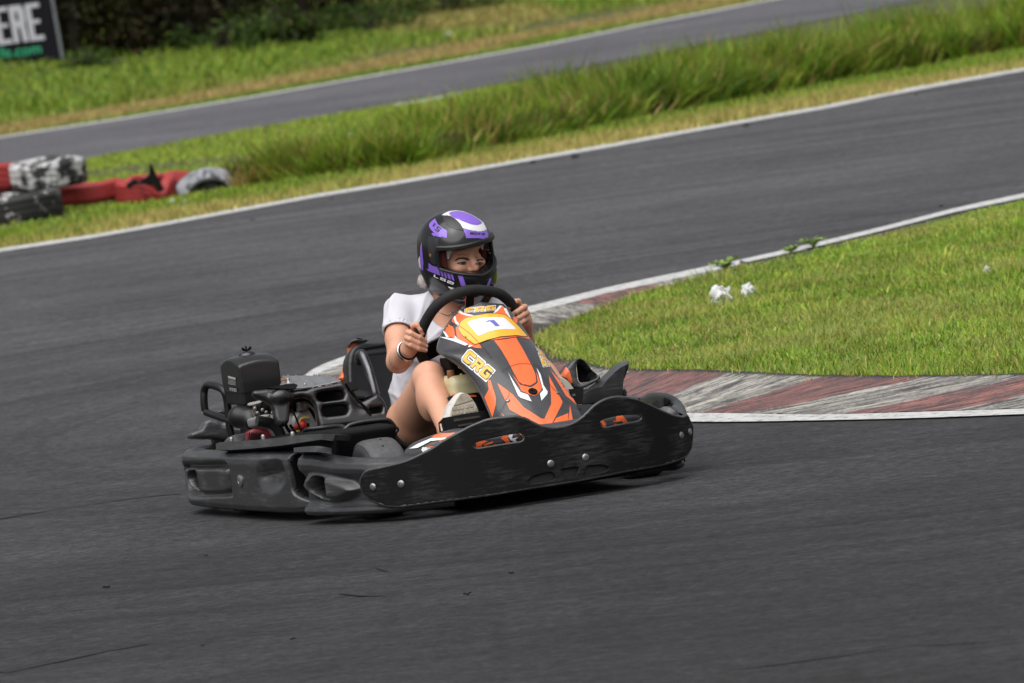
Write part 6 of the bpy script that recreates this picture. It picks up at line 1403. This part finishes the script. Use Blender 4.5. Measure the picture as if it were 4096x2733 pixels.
# head with a face
b.ell(hl(-0.005, 0, 0.0), (0.094, 0.074, 0.112), 0.01, R=HR); b.ell(hl(0.035, 0, -0.055), (0.055, 0.054, 0.062), 0.025, R=HR)
b.ell(hl(0.078, 0, 0.016), (0.016, 0.048, 0.012), 0.014, R=HR)                      # brow
for s_ in (-1, 1):
    b.ell(hl(0.092, s_ * 0.031, -0.012), (0.016, 0.017, 0.011), 0.010, 'cut', R=HR)    # eye sockets
    b.ell(hl(0.078, s_ * 0.031, -0.013), (0.0135, 0.0145, 0.0125), 0.004, R=HR)         # lids over the eyeball
    b.ell(hl(0.070, s_ * 0.040, -0.040), (0.025, 0.026, 0.020), 0.016, R=HR)         # cheeks
b.chain([hl(0.088, 0, 0.002), hl(0.103, 0, -0.030), hl(0.108, 0, -0.044)], [0.009, 0.0115, 0.0125], 0.010)
for s_ in (-1, 1): b.ell(hl(0.097, s_ * 0.012, -0.049), (0.010, 0.008, 0.008), 0.006, R=HR)
b.ell(hl(0.090, 0, -0.082), (0.012, 0.024, 0.008), 0.008, R=HR); b.ell(hl(0.075, 0, -0.108), (0.02, 0.02, 0.014), 0.012, R=HR)
# hands: wrist, palm, four fingers closed round the rim, thumb
rimc = rimP.mean(0)
def hand(W, pal_px, palX, fingers, thumb, sc=1.0):
    pc_ = [kp(*q, X=x) for q, x in zip(pal_px, palX)]
    b.chain([W] + pc_, [0.026, 0.029, 0.027][:1 + len(pc_)], 0.014, sq=((0.6, 0.2, 0.2), 0.8))
    tips = []
    for pts in fingers:
        P_ = [kp(x, y, X=xx) for x, y, xx in pts]; r_ = np.linspace(0.0105, 0.0078, len(P_)); b.chain(P_, r_, 0.0032); tips.append((P_[-2], P_[-1]))
    P_ = [kp(x, y, X=xx) for x, y, xx in thumb]; b.chain(P_, np.linspace(0.0135, 0.0095, len(P_)), 0.006)
    return tips
xr = float(kplane(1680, 1345, SWC, SWN)[0]); xl = float(kplane(2062, 1245, SWC, SWN)[0])
tr = hand(RW, [(1648, 1372), (1655, 1345)], [xr - 0.02, xr - 0.022],
     [[(1660, 1335, xr - 0.02), (1652, 1304, xr + 0.004), (1668, 1300, xr + 0.026), (1682, 1318, xr + 0.032), (1690, 1335, xr + 0.026)],
      [(1650, 1352, xr - 0.02), (1632, 1330, xr + 0.006), (1644, 1334, xr + 0.030), (1678, 1350, xr + 0.034), (1701, 1364, xr + 0.024)],
      [(1648, 1368, xr - 0.02), (1627, 1352, xr + 0.006), (1640, 1358, xr + 0.031), (1676, 1374, xr + 0.034), (1705, 1385, xr + 0.022)],
      [(1650, 1384, xr - 0.02), (1630, 1374, xr + 0.006), (1643, 1381, xr + 0.029), (1674, 1395, xr + 0.031), (1703, 1402, xr + 0.020)]],
     [(1650, 1365, xr - 0.03), (1668, 1335, xr - 0.045), (1690, 1315, xr - 0.04), (1704, 1302, xr - 0.025)])
tl = hand(LW, [(2092, 1275), (2080, 1250)], [xl - 0.022, xl - 0.024],
     [[(2086, 1240, xl - 0.02), (2074, 1206, xl + 0.004), (2062, 1206, xl + 0.026), (2046, 1220, xl + 0.032), (2032, 1234, xl + 0.024)],
      [(2094, 1252, xl - 0.02), (2100, 1228, xl + 0.006), (2088, 1234, xl + 0.032), (2066, 1248, xl + 0.036), (2048, 1258, xl + 0.022)],
      [(2094, 1268, xl - 0.02), (2108, 1252, xl + 0.006), (2096, 1258, xl + 0.032), (2074, 1272, xl + 0.035), (2056, 1280, xl + 0.022)],
      [(2092, 1284, xl - 0.02), (2106, 1276, xl + 0.006), (2094, 1284, xl + 0.030), (2076, 1296, xl + 0.032), (2060, 1302, xl + 0.02)]],
     [(2090, 1268, xl - 0.03), (2072, 1245, xl - 0.045), (2052, 1228, xl - 0.04), (2030, 1214, xl - 0.028)])
bodyo = fmesh(b, 'body', MT['skin'], pers, 2)
bb = BVHTree.FromPolygons([v.co.copy() for v in bodyo.data.vertices], [tuple(p_.vertices) for p_ in bodyo.data.polygons])
for a_, e_ in tr:
    d_ = e_ - a_; d_ /= np.linalg.norm(d_); V, F = lathe([(0, 0.0014), (0.003, 0.0011), (0.0042, 0)], e_ + np.array([0.0075, 0, 0.001]), (1, 0.1, 0.1), 8); obj('fingernail', V, F, MT['nail'], bodyo)

# ---- T-shirt
t = Field((-0.85, -0.36, 0.10), (-0.35, 0.38, 0.82), 0.0042); k = 0.035
t.ell(HPc + [0, 0, 0.02], (0.132, 0.168, 0.12), k); t.ell((HPc + NB) / 2 + [0.0, -0.015, -0.06], (0.122, 0.165, 0.16), k); t.ell(NB * 0.75 + HPc * 0.25 + [0.012, 0, 0.0], (0.122, 0.160, 0.135), k)
for s_, c_, e_ in ((-1, RS, RE), (1, LS, LE)):
    t.cone(NB + [0, s_ * 0.030, -0.012], c_ + [0, -s_ * 0.01, -0.006], 0.064, 0.053, 0.05); t.cone(c_ + [0, -s_ * 0.006, 0], c_ * 0.60 + e_ * 0.40, 0.055, 0.0515, 0.015)
def folds(P):
    x, y, z = P[..., 0], P[..., 1], P[..., 2]
    w1 = np.sin(70 * z + 26 * y + 2.5 * np.sin(17 * y + 9 * z)); w1 = np.sign(w1) * np.abs(w1) ** 0.7
    w2 = np.sin(46 * y - 60 * z + 24 * x + 1.8 * np.sin(31 * z)); sh_ = np.clip((z - 0.50) * 8, 0, 1)
    r1 = 1 - np.abs(np.sin(36 * z + 15 * y + 1.6 * np.sin(11 * y + 7 * z) + 9 * x)); r2 = 1 - np.abs(np.sin(24 * y - 30 * z + 14 * x + 1.2 * np.sin(19 * z)))
    return -0.011 * (r1 ** 2.2 - 0.3) * np.clip((0.50 - z) * 4, 0, 1) - 0.0075 * (r2 ** 2.5 - 0.25) * (0.4 + 0.6 * sh_) + 0.0018 * np.sin(120 * x + 85 * z + 40 * y)
sl, P = t.sub(t.lo, t.lo + t.h * t.n); t.d += folds(P).astype(np.float32)
ra = RE - RS; ra /= np.linalg.norm(ra); la = LE - LS; la /= np.linalg.norm(la)
def cut_sleeve(S_, E_2, a_, fr):
    p_ = S_ + (E_2 - S_) * fr
    def fn(P): 
        q = P - p_; ax = q @ a_; rr_ = np.sqrt(np.maximum((q * q).sum(-1) - ax * ax, 0)); return np.maximum(-ax, rr_ - 0.10)
    t.op(fn, p_ - 0.12, p_ + 0.14, 0.0, 'cut'); t.cone(S_ + (E_2 - S_) * (fr - 0.035), S_ + (E_2 - S_) * 1.0, 0.0455, 0.0455, 0.0, 'cut')
cut_sleeve(RS, RE, ra, 0.40); cut_sleeve(LS, LE, la, 0.40)
# scoop neck
nk = hl(-0.02, 0, -0.10)
t.ell(kp(1795, 1240, X=-0.47), (0.08, 0.060, 0.066), 0.008, 'cut'); t.cone(NB + [-0.01, 0, -0.03], nk, 0.066, 0.075, 0.01, 'cut')
shirt = fmesh(t, 't_shirt', MT['shirt'], pers, 2)
# collar and sleeve hems
V, F = tube([RS + (RE - RS) * 0.395 + 0.0505 * (math.cos(a) * np.cross(ra, [1, 0, 0]) / np.linalg.norm(np.cross(ra, [1, 0, 0])) + math.sin(a) * np.cross(ra, np.cross(ra, [1, 0, 0])) / np.linalg.norm(np.cross(ra, [1, 0, 0]))) for a in np.linspace(0, 2 * np.pi, 30, endpoint=False)], 0.0035, 8, True); obj('sleeve_hem', V, F, MT['shirt'], shirt)
# ---- shorts
s = Field((-0.85, -0.30, 0.05), (-0.30, 0.30, 0.36), 0.005); s.ell(HPc + [0, 0, -0.01], (0.128, 0.165, 0.108), 0.03)
s.cone(RH, RH * 0.45 + RB * 0.55, 0.106, 0.098, 0.03); s.cone(LH, LH * 0.6 + LK * 0.4, 0.112, 0.105, 0.03); fmesh(s, 'shorts', MT['denim'], pers)
plane_plate('shorts_leg', cE([(1085, 360), (1200, 370), (1195, 560), (1150, 560), (1100, 470)]), (kp(1785, 1560, X=-0.20), (1, 0, 0.2)), 0.05, MT['denim'], pers)

# ---- helmet
hm = empty('helmet', pers)
def h2(P): return (P - HC) @ HR
lo_h, hi_h = HC - 0.175, HC + 0.175
def shell_fn(P):
    q = h2(P); x, y, z = q[..., 0], q[..., 1], q[..., 2]
    zz = np.where(z < 0, z / 0.185, z / 0.136); a = (np.abs(x / 0.140) ** 2.25 + np.abs(y / 0.120) ** 2.25 + np.abs(zz) ** 2.25) ** (1 / 2.25); d1 = (a - 1) * 0.122
    c_ = (np.abs((x - 0.038) / 0.118) ** 2.4 + np.abs(y / 0.096) ** 2.4 + np.abs((z + 0.090) / 0.066) ** 2.4) ** (1 / 2.4); d2 = (c_ - 1) * 0.075
    kk = 0.03; h_ = np.maximum(kk - np.abs(d1 - d2), 0) / kk; return np.minimum(d1, d2) - h_ * h_ * kk * 0.25
def port_fn(P):
    q = h2(P); x, y, z = q[..., 0], q[..., 1], q[..., 2]; an = np.abs(np.arctan2(y, x + 0.01))
    top = 0.044 - 0.006 * an; bot = -0.056 + 0.030 * an
    dz = np.maximum(z - top, bot - z); da = (an - 1.12) * 0.10
    kk = 0.016; h_ = np.maximum(kk - np.abs(dz - da), 0) / kk; return np.maximum(np.maximum(dz, da) + h_ * h_ * kk * 0.25, -(x * np.cos(0) + 0.02))
def cavity(ax, ay, az): 
    def fn(P):
        q = h2(P); x, y, z = q[..., 0], q[..., 1], q[..., 2]; zz = np.where(z < -0.02, (z + 0.02) * 0.35 - 0.02, z)
        return ((np.abs(x - 0.004) / ax) ** 2 + (y / ay) ** 2 + (zz / az) ** 2) ** 0.5 * min(ax, ay) - min(ax, ay)
    return fn
h_f = Field(lo_h, hi_h, 0.0026); h_f.op(shell_fn, lo_h, hi_h); sl, P = h_f.sub(lo_h, hi_h); h_f.d = np.minimum(h_f.d, shell_fn(P).astype(np.float32))
h_f.op(cavity(0.118, 0.100, 0.114), lo_h, hi_h, 0.0, 'cut'); h_f.op(port_fn, lo_h, hi_h, 0.003, 'cut')
q_ = h2(P); h_f.d = np.maximum(h_f.d, (-(q_[..., 2] + 0.142 - 0.34 * np.clip(-q_[..., 0] + 0.03, 0, 1))).astype(np.float32))
# raised vents on the crown and a brow ledge
hshell = fmesh(h_f, 'shell', MT['hshell'], hm, 2)
hv = BVHTree.FromPolygons([v.co.copy() for v in hshell.data.vertices], [tuple(p_.vertices) for p_ in hshell.data.polygons])
l_f = Field(lo_h, hi_h, 0.0036); l_f.op(cavity(0.117, 0.099, 0.113), lo_h, hi_h); sl, P = l_f.sub(lo_h, hi_h); q_ = h2(P)
l_f.op(cavity(0.104, 0.083, 0.108), lo_h, hi_h, 0.0, 'cut'); l_f.d = np.maximum(l_f.d, -port_fn(P + HR @ np.array([0.0, 0, 0])).astype(np.float32) + 0.0 * q_[..., 0].astype(np.float32)) if False else l_f.d
an = np.abs(np.arctan2(q_[..., 1], q_[..., 0])); l_f.d = np.maximum(l_f.d, np.minimum(np.minimum((0.98 - an) * 0.1, 0.036 - q_[..., 2]), q_[..., 2] + 0.075 + 0 * an).astype(np.float32)); l_f.d = np.maximum(l_f.d, (-(q_[..., 2] + 0.11)).astype(np.float32))
fmesh(l_f, 'lining', MT['lining'], hm, 2)
def HD(name, px, mat, **kw):
    kw.setdefault('step', 4.0); ly = HLY.get(name, 1)
    return decal(name, px, hv, mat, hshell, off=0.0006 + 0.0004 * ly + (0.0004 if name == 'crown_patch' and mat == 'purple' else 0), **kw)
HLY = {'lettering': 3, 'jaw_stripe': 3, 'hinge_screw': 3, 'hinge_plate': 1}
cJ = crop(1660, 820, 4.356)
HD('crown_patch', cJ([(465, 182), (530, 140), (600, 112), (720, 99), (850, 117), (1000, 182), (1130, 262), (1190, 310), (1235, 400), (1245, 432), (1200, 457), (1100, 464), (1000, 452), (900, 427), (830, 402), (790, 330), (720, 262), (620, 195)]), 'hwhite')
HD('crown_patch', cJ([(588, 150), (640, 122), (740, 110), (860, 127), (1000, 187), (1120, 265), (1166, 310), (1150, 337), (1080, 357), (980, 345), (870, 305), (780, 270), (690, 235), (620, 190)]), 'purple')
HD('brow_patch', cJ([(835, 407), (900, 431), (1000, 456), (1100, 468), (1200, 461), (1246, 437), (1272, 520), (1275, 604), (1100, 580), (890, 580), (870, 500)]), 'purple')
HD('side_patch', cJ([(248, 335), (300, 280), (350, 240), (375, 290), (400, 340), (470, 400), (545, 440), (562, 470), (560, 572), (440, 562), (330, 547), (293, 515), (300, 488), (342, 497), (280, 430), (250, 380)]), 'purple')
HD('vent_cover', cJ([(480, 190), (560, 178), (650, 205), (740, 275), (800, 350), (845, 450), (740, 430), (600, 385), (540, 330), (500, 260)]), 'hplate')
HD('hinge_plate', cJ([(222, 590), (245, 545), (330, 560), (415, 580), (412, 700), (400, 900), (398, 1000), (340, 1042), (280, 1000), (235, 850)]), 'hplate')
HD('jaw_patch', cJ([(240, 1008), (300, 1058), (420, 1090), (520, 1125), (645, 1172), (690, 1322), (560, 1280), (420, 1222), (240, 1152), (200, 1117), (240, 1118)]), 'purple')
for x0, y0_ in ((412, 1092), (470, 1112), (530, 1135), (595, 1158)): HD('jaw_stripe', cJ([(x0, y0_), (x0 + 10, y0_ + 3), (x0 + 62, y0_ + 160), (x0 + 36, y0_ + 150)]), 'htrim', step=3)
HD('jaw_patch', cJ([(742, 1212), (832, 1240), (890, 1412), (802, 1410)]), 'purple'); HD('jaw_patch', cJ([(1300, 1282), (1330, 1272), (1300, 1390), (1255, 1455), (1232, 1440)]), 'purple')
HD('jaw_patch', cJ([(570, 1420), (690, 1448), (640, 1480)]), 'hwhite'); HD('back_patch', cJ([(95, 740), (120, 650), (130, 820), (150, 1000), (145, 1150), (110, 1120), (90, 900)]), 'purple'); HD('back_patch', cJ([(60, 950), (85, 890), (95, 1000), (108, 1120), (75, 1080)]), 'hwhite', step=3)
HD('hinge_screw', cJ([(250, 860), (275, 838), (295, 870), (280, 905), (255, 895)]), 'brown', step=3)
# lettering on the helmet
BL = {'B': ([(0, 0), (.85, 0), (1, .12), (1, .4), (.92, .5), (1, .6), (1, .88), (.85, 1), (0, 1)], [[(.25, .2), (.75, .2), (.75, .4), (.25, .4)], [(.25, .6), (.75, .6), (.75, .8), (.25, .8)]]),
      'O': ([(.12, 0), (.88, 0), (1, .15), (1, .85), (.88, 1), (.12, 1), (0, .85), (0, .15)], [[(.25, .22), (.75, .22), (.75, .78), (.25, .78)]]),
      'X': ([(0, 0), (.28, 0), (.5, .32), (.72, 0), (1, 0), (.66, .5), (1, 1), (.72, 1), (.5, .68), (.28, 1), (0, 1), (.34, .5)], []),
      "'": ([(.35, .68), (.6, .68), (.68, 1), (.35, 1)], []),
      'S': ([(0, 0), (.88, 0), (1, .12), (1, .48), (.88, .6), (.25, .6), (.25, .78), (1, .78), (1, 1), (.12, 1), (0, .88), (0, .52), (.12, .4), (.75, .4), (.75, .22), (0, .22)], []),
      'L': ([(0, 0), (1, 0), (1, .25), (.28, .25), (.28, 1), (0, 1)], []),
      '2': ([(0, 0), (1, 0), (1, .22), (.25, .22), (.25, .4), (.88, .4), (1, .52), (1, .88), (.88, 1), (0, 1), (0, .78), (.75, .78), (.75, .6), (.12, .6), (0, .48)], [])}
def hword(cells, mat):
    for ch, O, U, Vv in cells:
        O, U, Vv = (np.array(q, float) for q in (O, U, Vv)); f_ = lambda L: cJ([tuple(O + U * x + Vv * y) for x, y in L])
        HD('lettering', f_(BL[ch][0]), mat, step=3.5, holes=[f_(h_) for h_ in BL[ch][1]])
hword([('B', (955, 517), (58, 3), (6, -38)), ('O', (1020, 520), (58, 2), (5, -38)), ('X', (1084, 522), (56, 3), (5, -36)), ("'", (1138, 525), (22, 1), (4, -34)), ('S', (1158, 526), (48, 3), (4, -34))], 'htrim')
hword([('X', (300, 368), (42, 30), (32, -62)), ("'", (352, 408), (16, 12), (30, -48)), ('S', (342, 432), (62, 48), (66, -62))], 'htrim')
hword([('L', (330, 1248), (80, 36), (10, -42)), ('S', (438, 1296), (98, 42), (12, -42)), ('2', (560, 1350), (112, 44), (16, -42))], 'hwhite')
# rubber trim round the eye port and the raised visor rim above it
def rim_pts(fn_z, off, n=60, a0=1.10):
    out = []
    for a in np.linspace(-a0, a0, n):
        d_ = HR @ np.array([math.cos(a), math.sin(a), 0]); z_ = fn_z(abs(a)); o_ = HC + HR @ np.array([0, 0, z_]); h_ = hv.ray_cast(Vector(o_ + d_ * 0.4), Vector(-d_))
        out.append(np.array(h_[0]) + d_ * off if h_[0] is not None and (np.array(h_[0]) - o_) @ d_ > 0.03 else o_ + d_ * 0.125)
    return np.array(out)
topz = lambda a: 0.050 - 0.006 * a; botz = lambda a: -0.0625 + 0.030 * a
tp_, bt_ = rim_pts(topz, 0.002), rim_pts(botz, 0.001)
mb = MB(); mb.add(*tube(tp_, 0.0085, 10, flat=1.0)); mb.build('visor_rim', MT['htrim'], hm)
mb = MB(); mb.add(*tube(bt_, 0.0055, 10)); mb.build('port_trim', MT['htrim'], hm)
for i in (0, -1):
    mid = rim_pts(lambda a: 0.0, 0.0, 3, 1.13)[i]; V, F = tube(catmull([tp_[i], (tp_[i] + bt_[i]) / 2 + (mid - (tp_[i] + bt_[i]) / 2) * 0.8, bt_[i]], 8), 0.0055, 10); obj('port_trim', V, F, MT['htrim'], hm)
# visor brim over the right of the port
V, F = tube(rim_pts(lambda a: 0.046 - 0.006 * a, 0.006), 0.0045, 8); obj('visor_edge', V, F, MT['htrim'], hm)
px_tube('chin_strap', cF([(270, 60), (330, 90), (440, 170), (560, 220), (640, 210)]), [-0.50, -0.49, -0.46, -0.43, -0.42], [0.010, 0.012, 0.012, 0.012, 0.009], MT['htrim'], hm)
px_tube('strap_buckle', cF([(620, 208), (665, 205)]), -0.41, 0.006, MT['red'], hm)

# ---- face details lie on the skin
def SD(name, px, mat, off, st=3.0): return decal(name, px, bb, mat, bodyo, step=st, off=off)
SD('eyebrow', cJ([(685, 978), (710, 945), (760, 922), (850, 915), (920, 925), (955, 965), (930, 970), (850, 945), (770, 950), (720, 975)]), 'brow', 0.0010)
SD('eyebrow', cJ([(1065, 975), (1090, 950), (1150, 940), (1195, 945), (1190, 968), (1130, 965), (1085, 985)]), 'brow', 0.0010)
SD('eye', cJ([(745, 1028), (780, 1008), (830, 1002), (880, 1012), (890, 1035), (850, 1048), (790, 1048)]), 'eyew', 0.0007); SD('iris', cJ([(805, 1010), (850, 1008), (862, 1028), (845, 1045), (812, 1042)]), 'iris', 0.0010)
SD('eyelash', cJ([(728, 1030), (770, 1002), (830, 988), (880, 998), (900, 1020), (880, 1014), (830, 1005), (785, 1014), (750, 1034)]), 'lash', 0.0013)
SD('eye', cJ([(1050, 1035), (1080, 1015), (1130, 1010), (1175, 1020), (1170, 1045), (1120, 1052), (1075, 1050)]), 'eyew', 0.0007); SD('iris', cJ([(1100, 1016), (1140, 1014), (1150, 1035), (1130, 1050), (1105, 1045)]), 'iris', 0.0010)
SD('eyelash', cJ([(1040, 1035), (1070, 1010), (1130, 998), (1180, 1008), (1185, 1022), (1130, 1012), (1080, 1020)]), 'lash', 0.0013)
# hairnet showing at the temples, gathered hair at the back
f = Field(HC - 0.13, HC + 0.13, 0.003)
for s_ in (-1, 1): f.chain([hl(0.066, s_ * 0.062, 0.040), hl(0.060, s_ * 0.068, 0.020), hl(0.056, s_ * 0.072, 0.0)], [0.007, 0.009, 0.004], 0.004)
sl, P = f.sub(f.lo, f.lo + f.h * f.n); f.d += (0.0025 * np.sin(400 * P[..., 2]) * np.sin(360 * P[..., 1])).astype(np.float32)
fmesh(f, 'hairnet', MT['net'], pers)
c_ = kp(1698, 1125, X=-0.60); f = Field(c_ - 0.06, c_ + 0.06, 0.003); f.ell(c_, (0.03, 0.024, 0.026), 0.0); f.ell(c_ + [0.0, 0.022, 0.012], (0.026, 0.024, 0.022), 0.01)
def ruff(P): return 0.0025 * np.sin(220 * P[..., 0] + 90 * P[..., 2]) * np.sin(190 * P[..., 1] + 60 * P[..., 2])
sl, P = f.sub(f.lo, f.lo + f.h * f.n); f.d += ruff(P).astype(np.float32); 
m_, nt, b_ = new_mat('hair_bag'); b_.inputs['Base Color'].default_value = (0.42, 0.37, 0.35, 1); b_.inputs['Roughness'].default_value = 0.25; b_.inputs['Coat Weight'].default_value = 0.6; n_ = noise(nt, coords(nt), 90, 4); c2 = mixc(nt, n_, (0.22, 0.15, 0.12), (0.62, 0.58, 0.56)); nt.links.new(c2, b_.inputs['Base Color'])
fmesh(f, 'hair_bun', m_, pers)
# ---- jewellery
wd_ = RW - RE; wd_ /= np.linalg.norm(wd_); u_ = np.cross(wd_, [0, 0, 1]); u_ /= np.linalg.norm(u_); v_ = np.cross(wd_, u_)
for fr, rr_, rt, mt in ((0.86, 0.0325, 0.0048, 'silver'), (0.93, 0.030, 0.0026, 'dark'), (0.82, 0.033, 0.003, 'silver')):
    c_ = RE + (RW - RE) * fr; V, F = tube([c_ + rr_ * (math.cos(a) * u_ + math.sin(a) * v_) + wd_ * 0.006 * math.sin(a + fr * 9) for a in np.linspace(0, 2 * np.pi, 36, endpoint=False)], rt, 8, True); obj('bracelet', V, F, MT[mt], pers)
nl = []
for q in cF([(45, 180), (70, 250), (130, 320), (200, 375), (270, 415), (330, 440), (380, 445), (430, 415), (480, 380), (540, 330)]):
    d = KM.T @ ray(*q); d /= np.linalg.norm(d); h = bb.ray_cast(Vector(KC), Vector(d))
    if h[0] is not None and abs(h[0][0] + 0.5) < 0.14: nl.append(np.array(h[0]) - d * 0.003)
if len(nl) > 3:
    V, F = tube(catmull(nl, 5), 0.0013, 6); obj('necklace', V, F, MT['silver'], pers); c_ = nl[len(nl) * 2 // 3]; V, F = lathe([(0.003, 0), (0.006, 0.001), (0.003, 0.002)], c_, (1, 0, 0), 10, True); obj('pendant', V, F, MT['silver'], pers)

# ---- shoes
sh = empty('shoe', pers)
UP = cE([(1112, 880), (1150, 790), (1178, 700), (1208, 622), (1258, 552), (1318, 482), (1380, 450), (1435, 455), (1505, 490), (1562, 560), (1620, 652), (1662, 742), (1672, 800), (1640, 920), (1500, 1040), (1250, 1050), (1130, 960)])
pl = (kp(1860, 1640, X=0.145), (1, -0.05, 0.28))
mold('upper', UP, pl, 0.085, 0.028, MT['shoe'], sh, h=0.004)
SO = cE([(1200, 890), (1228, 760), (1262, 690), (1312, 585), (1372, 498), (1430, 480), (1500, 508), (1560, 578), (1618, 664), (1655, 750), (1662, 805), (1630, 910), (1210, 960)])
pl2 = (kp(1860, 1640, X=0.150), (1, -0.05, 0.28)); mold('sole', SO, pl2, 0.014, 0.004, MT['sole2'], sh, h=0.003)
pl3 = (kp(1860, 1640, X=0.1530), (1, -0.05, 0.28))
plane_plate('toe_pad', cE([(1262, 692), (1325, 580), (1375, 510), (1430, 490), (1495, 516), (1552, 585), (1565, 600), (1440, 640)]), pl3, 0.005, MT['sole'], sh)
for r0 in range(3):
    yb = 672 + r0 * 72
    for i_ in range(6):
        x0 = 1238 - r0 * 12 + i_ * 66 + (20 if i_ > 2 else 0); yt = yb + 48 - (x0 - 1238) * 0.18
        if x0 + 54 > 1640 + r0 * 10: continue
        plane_plate('tread_block', cE([(x0, yt), (x0 + 52, yt - 9), (x0 + 52, yt + 43), (x0, yt + 52)]), pl3, 0.005, MT['sole'], sh)
f = Field((0.0, -0.30, 0.05), (0.20, 0.0, 0.35), 0.004); f.ell(RA + [0.02, 0.012, -0.012], (0.045, 0.042, 0.042), 0); f.cone(RA + [0.02, 0.01, -0.01], kp(1850, 1650, X=0.09), 0.042, 0.038, 0.02); fmesh(f, 'heel', MT['shoe'], sh)
px_tube('lace', cE([(1100, 880), (1130, 850), (1120, 820)]), 0.06, 0.006, MT['shoe'], sh)
sh2 = empty('shoe', pers)
mold('upper', cH([(-20, 400), (20, 418), (70, 432), (130, 475), (190, 545), (245, 620), (200, 700), (60, 720), (-60, 560)]), (kp(2270, 1540, X=0.10), (1, 0.1, 0.3)), 0.08, 0.02, MT['shoe'], sh2, h=0.004)
mold('sole', cH([(-10, 440), (20, 428), (70, 445), (125, 485), (180, 550), (232, 625), (200, 690), (60, 700)]), (kp(2270, 1540, X=0.106), (1, 0.1, 0.3)), 0.012, 0.003, MT['sole2'], sh2, h=0.003)
# the helmeted driver sits in the kart: thing of its own, resting on the seat
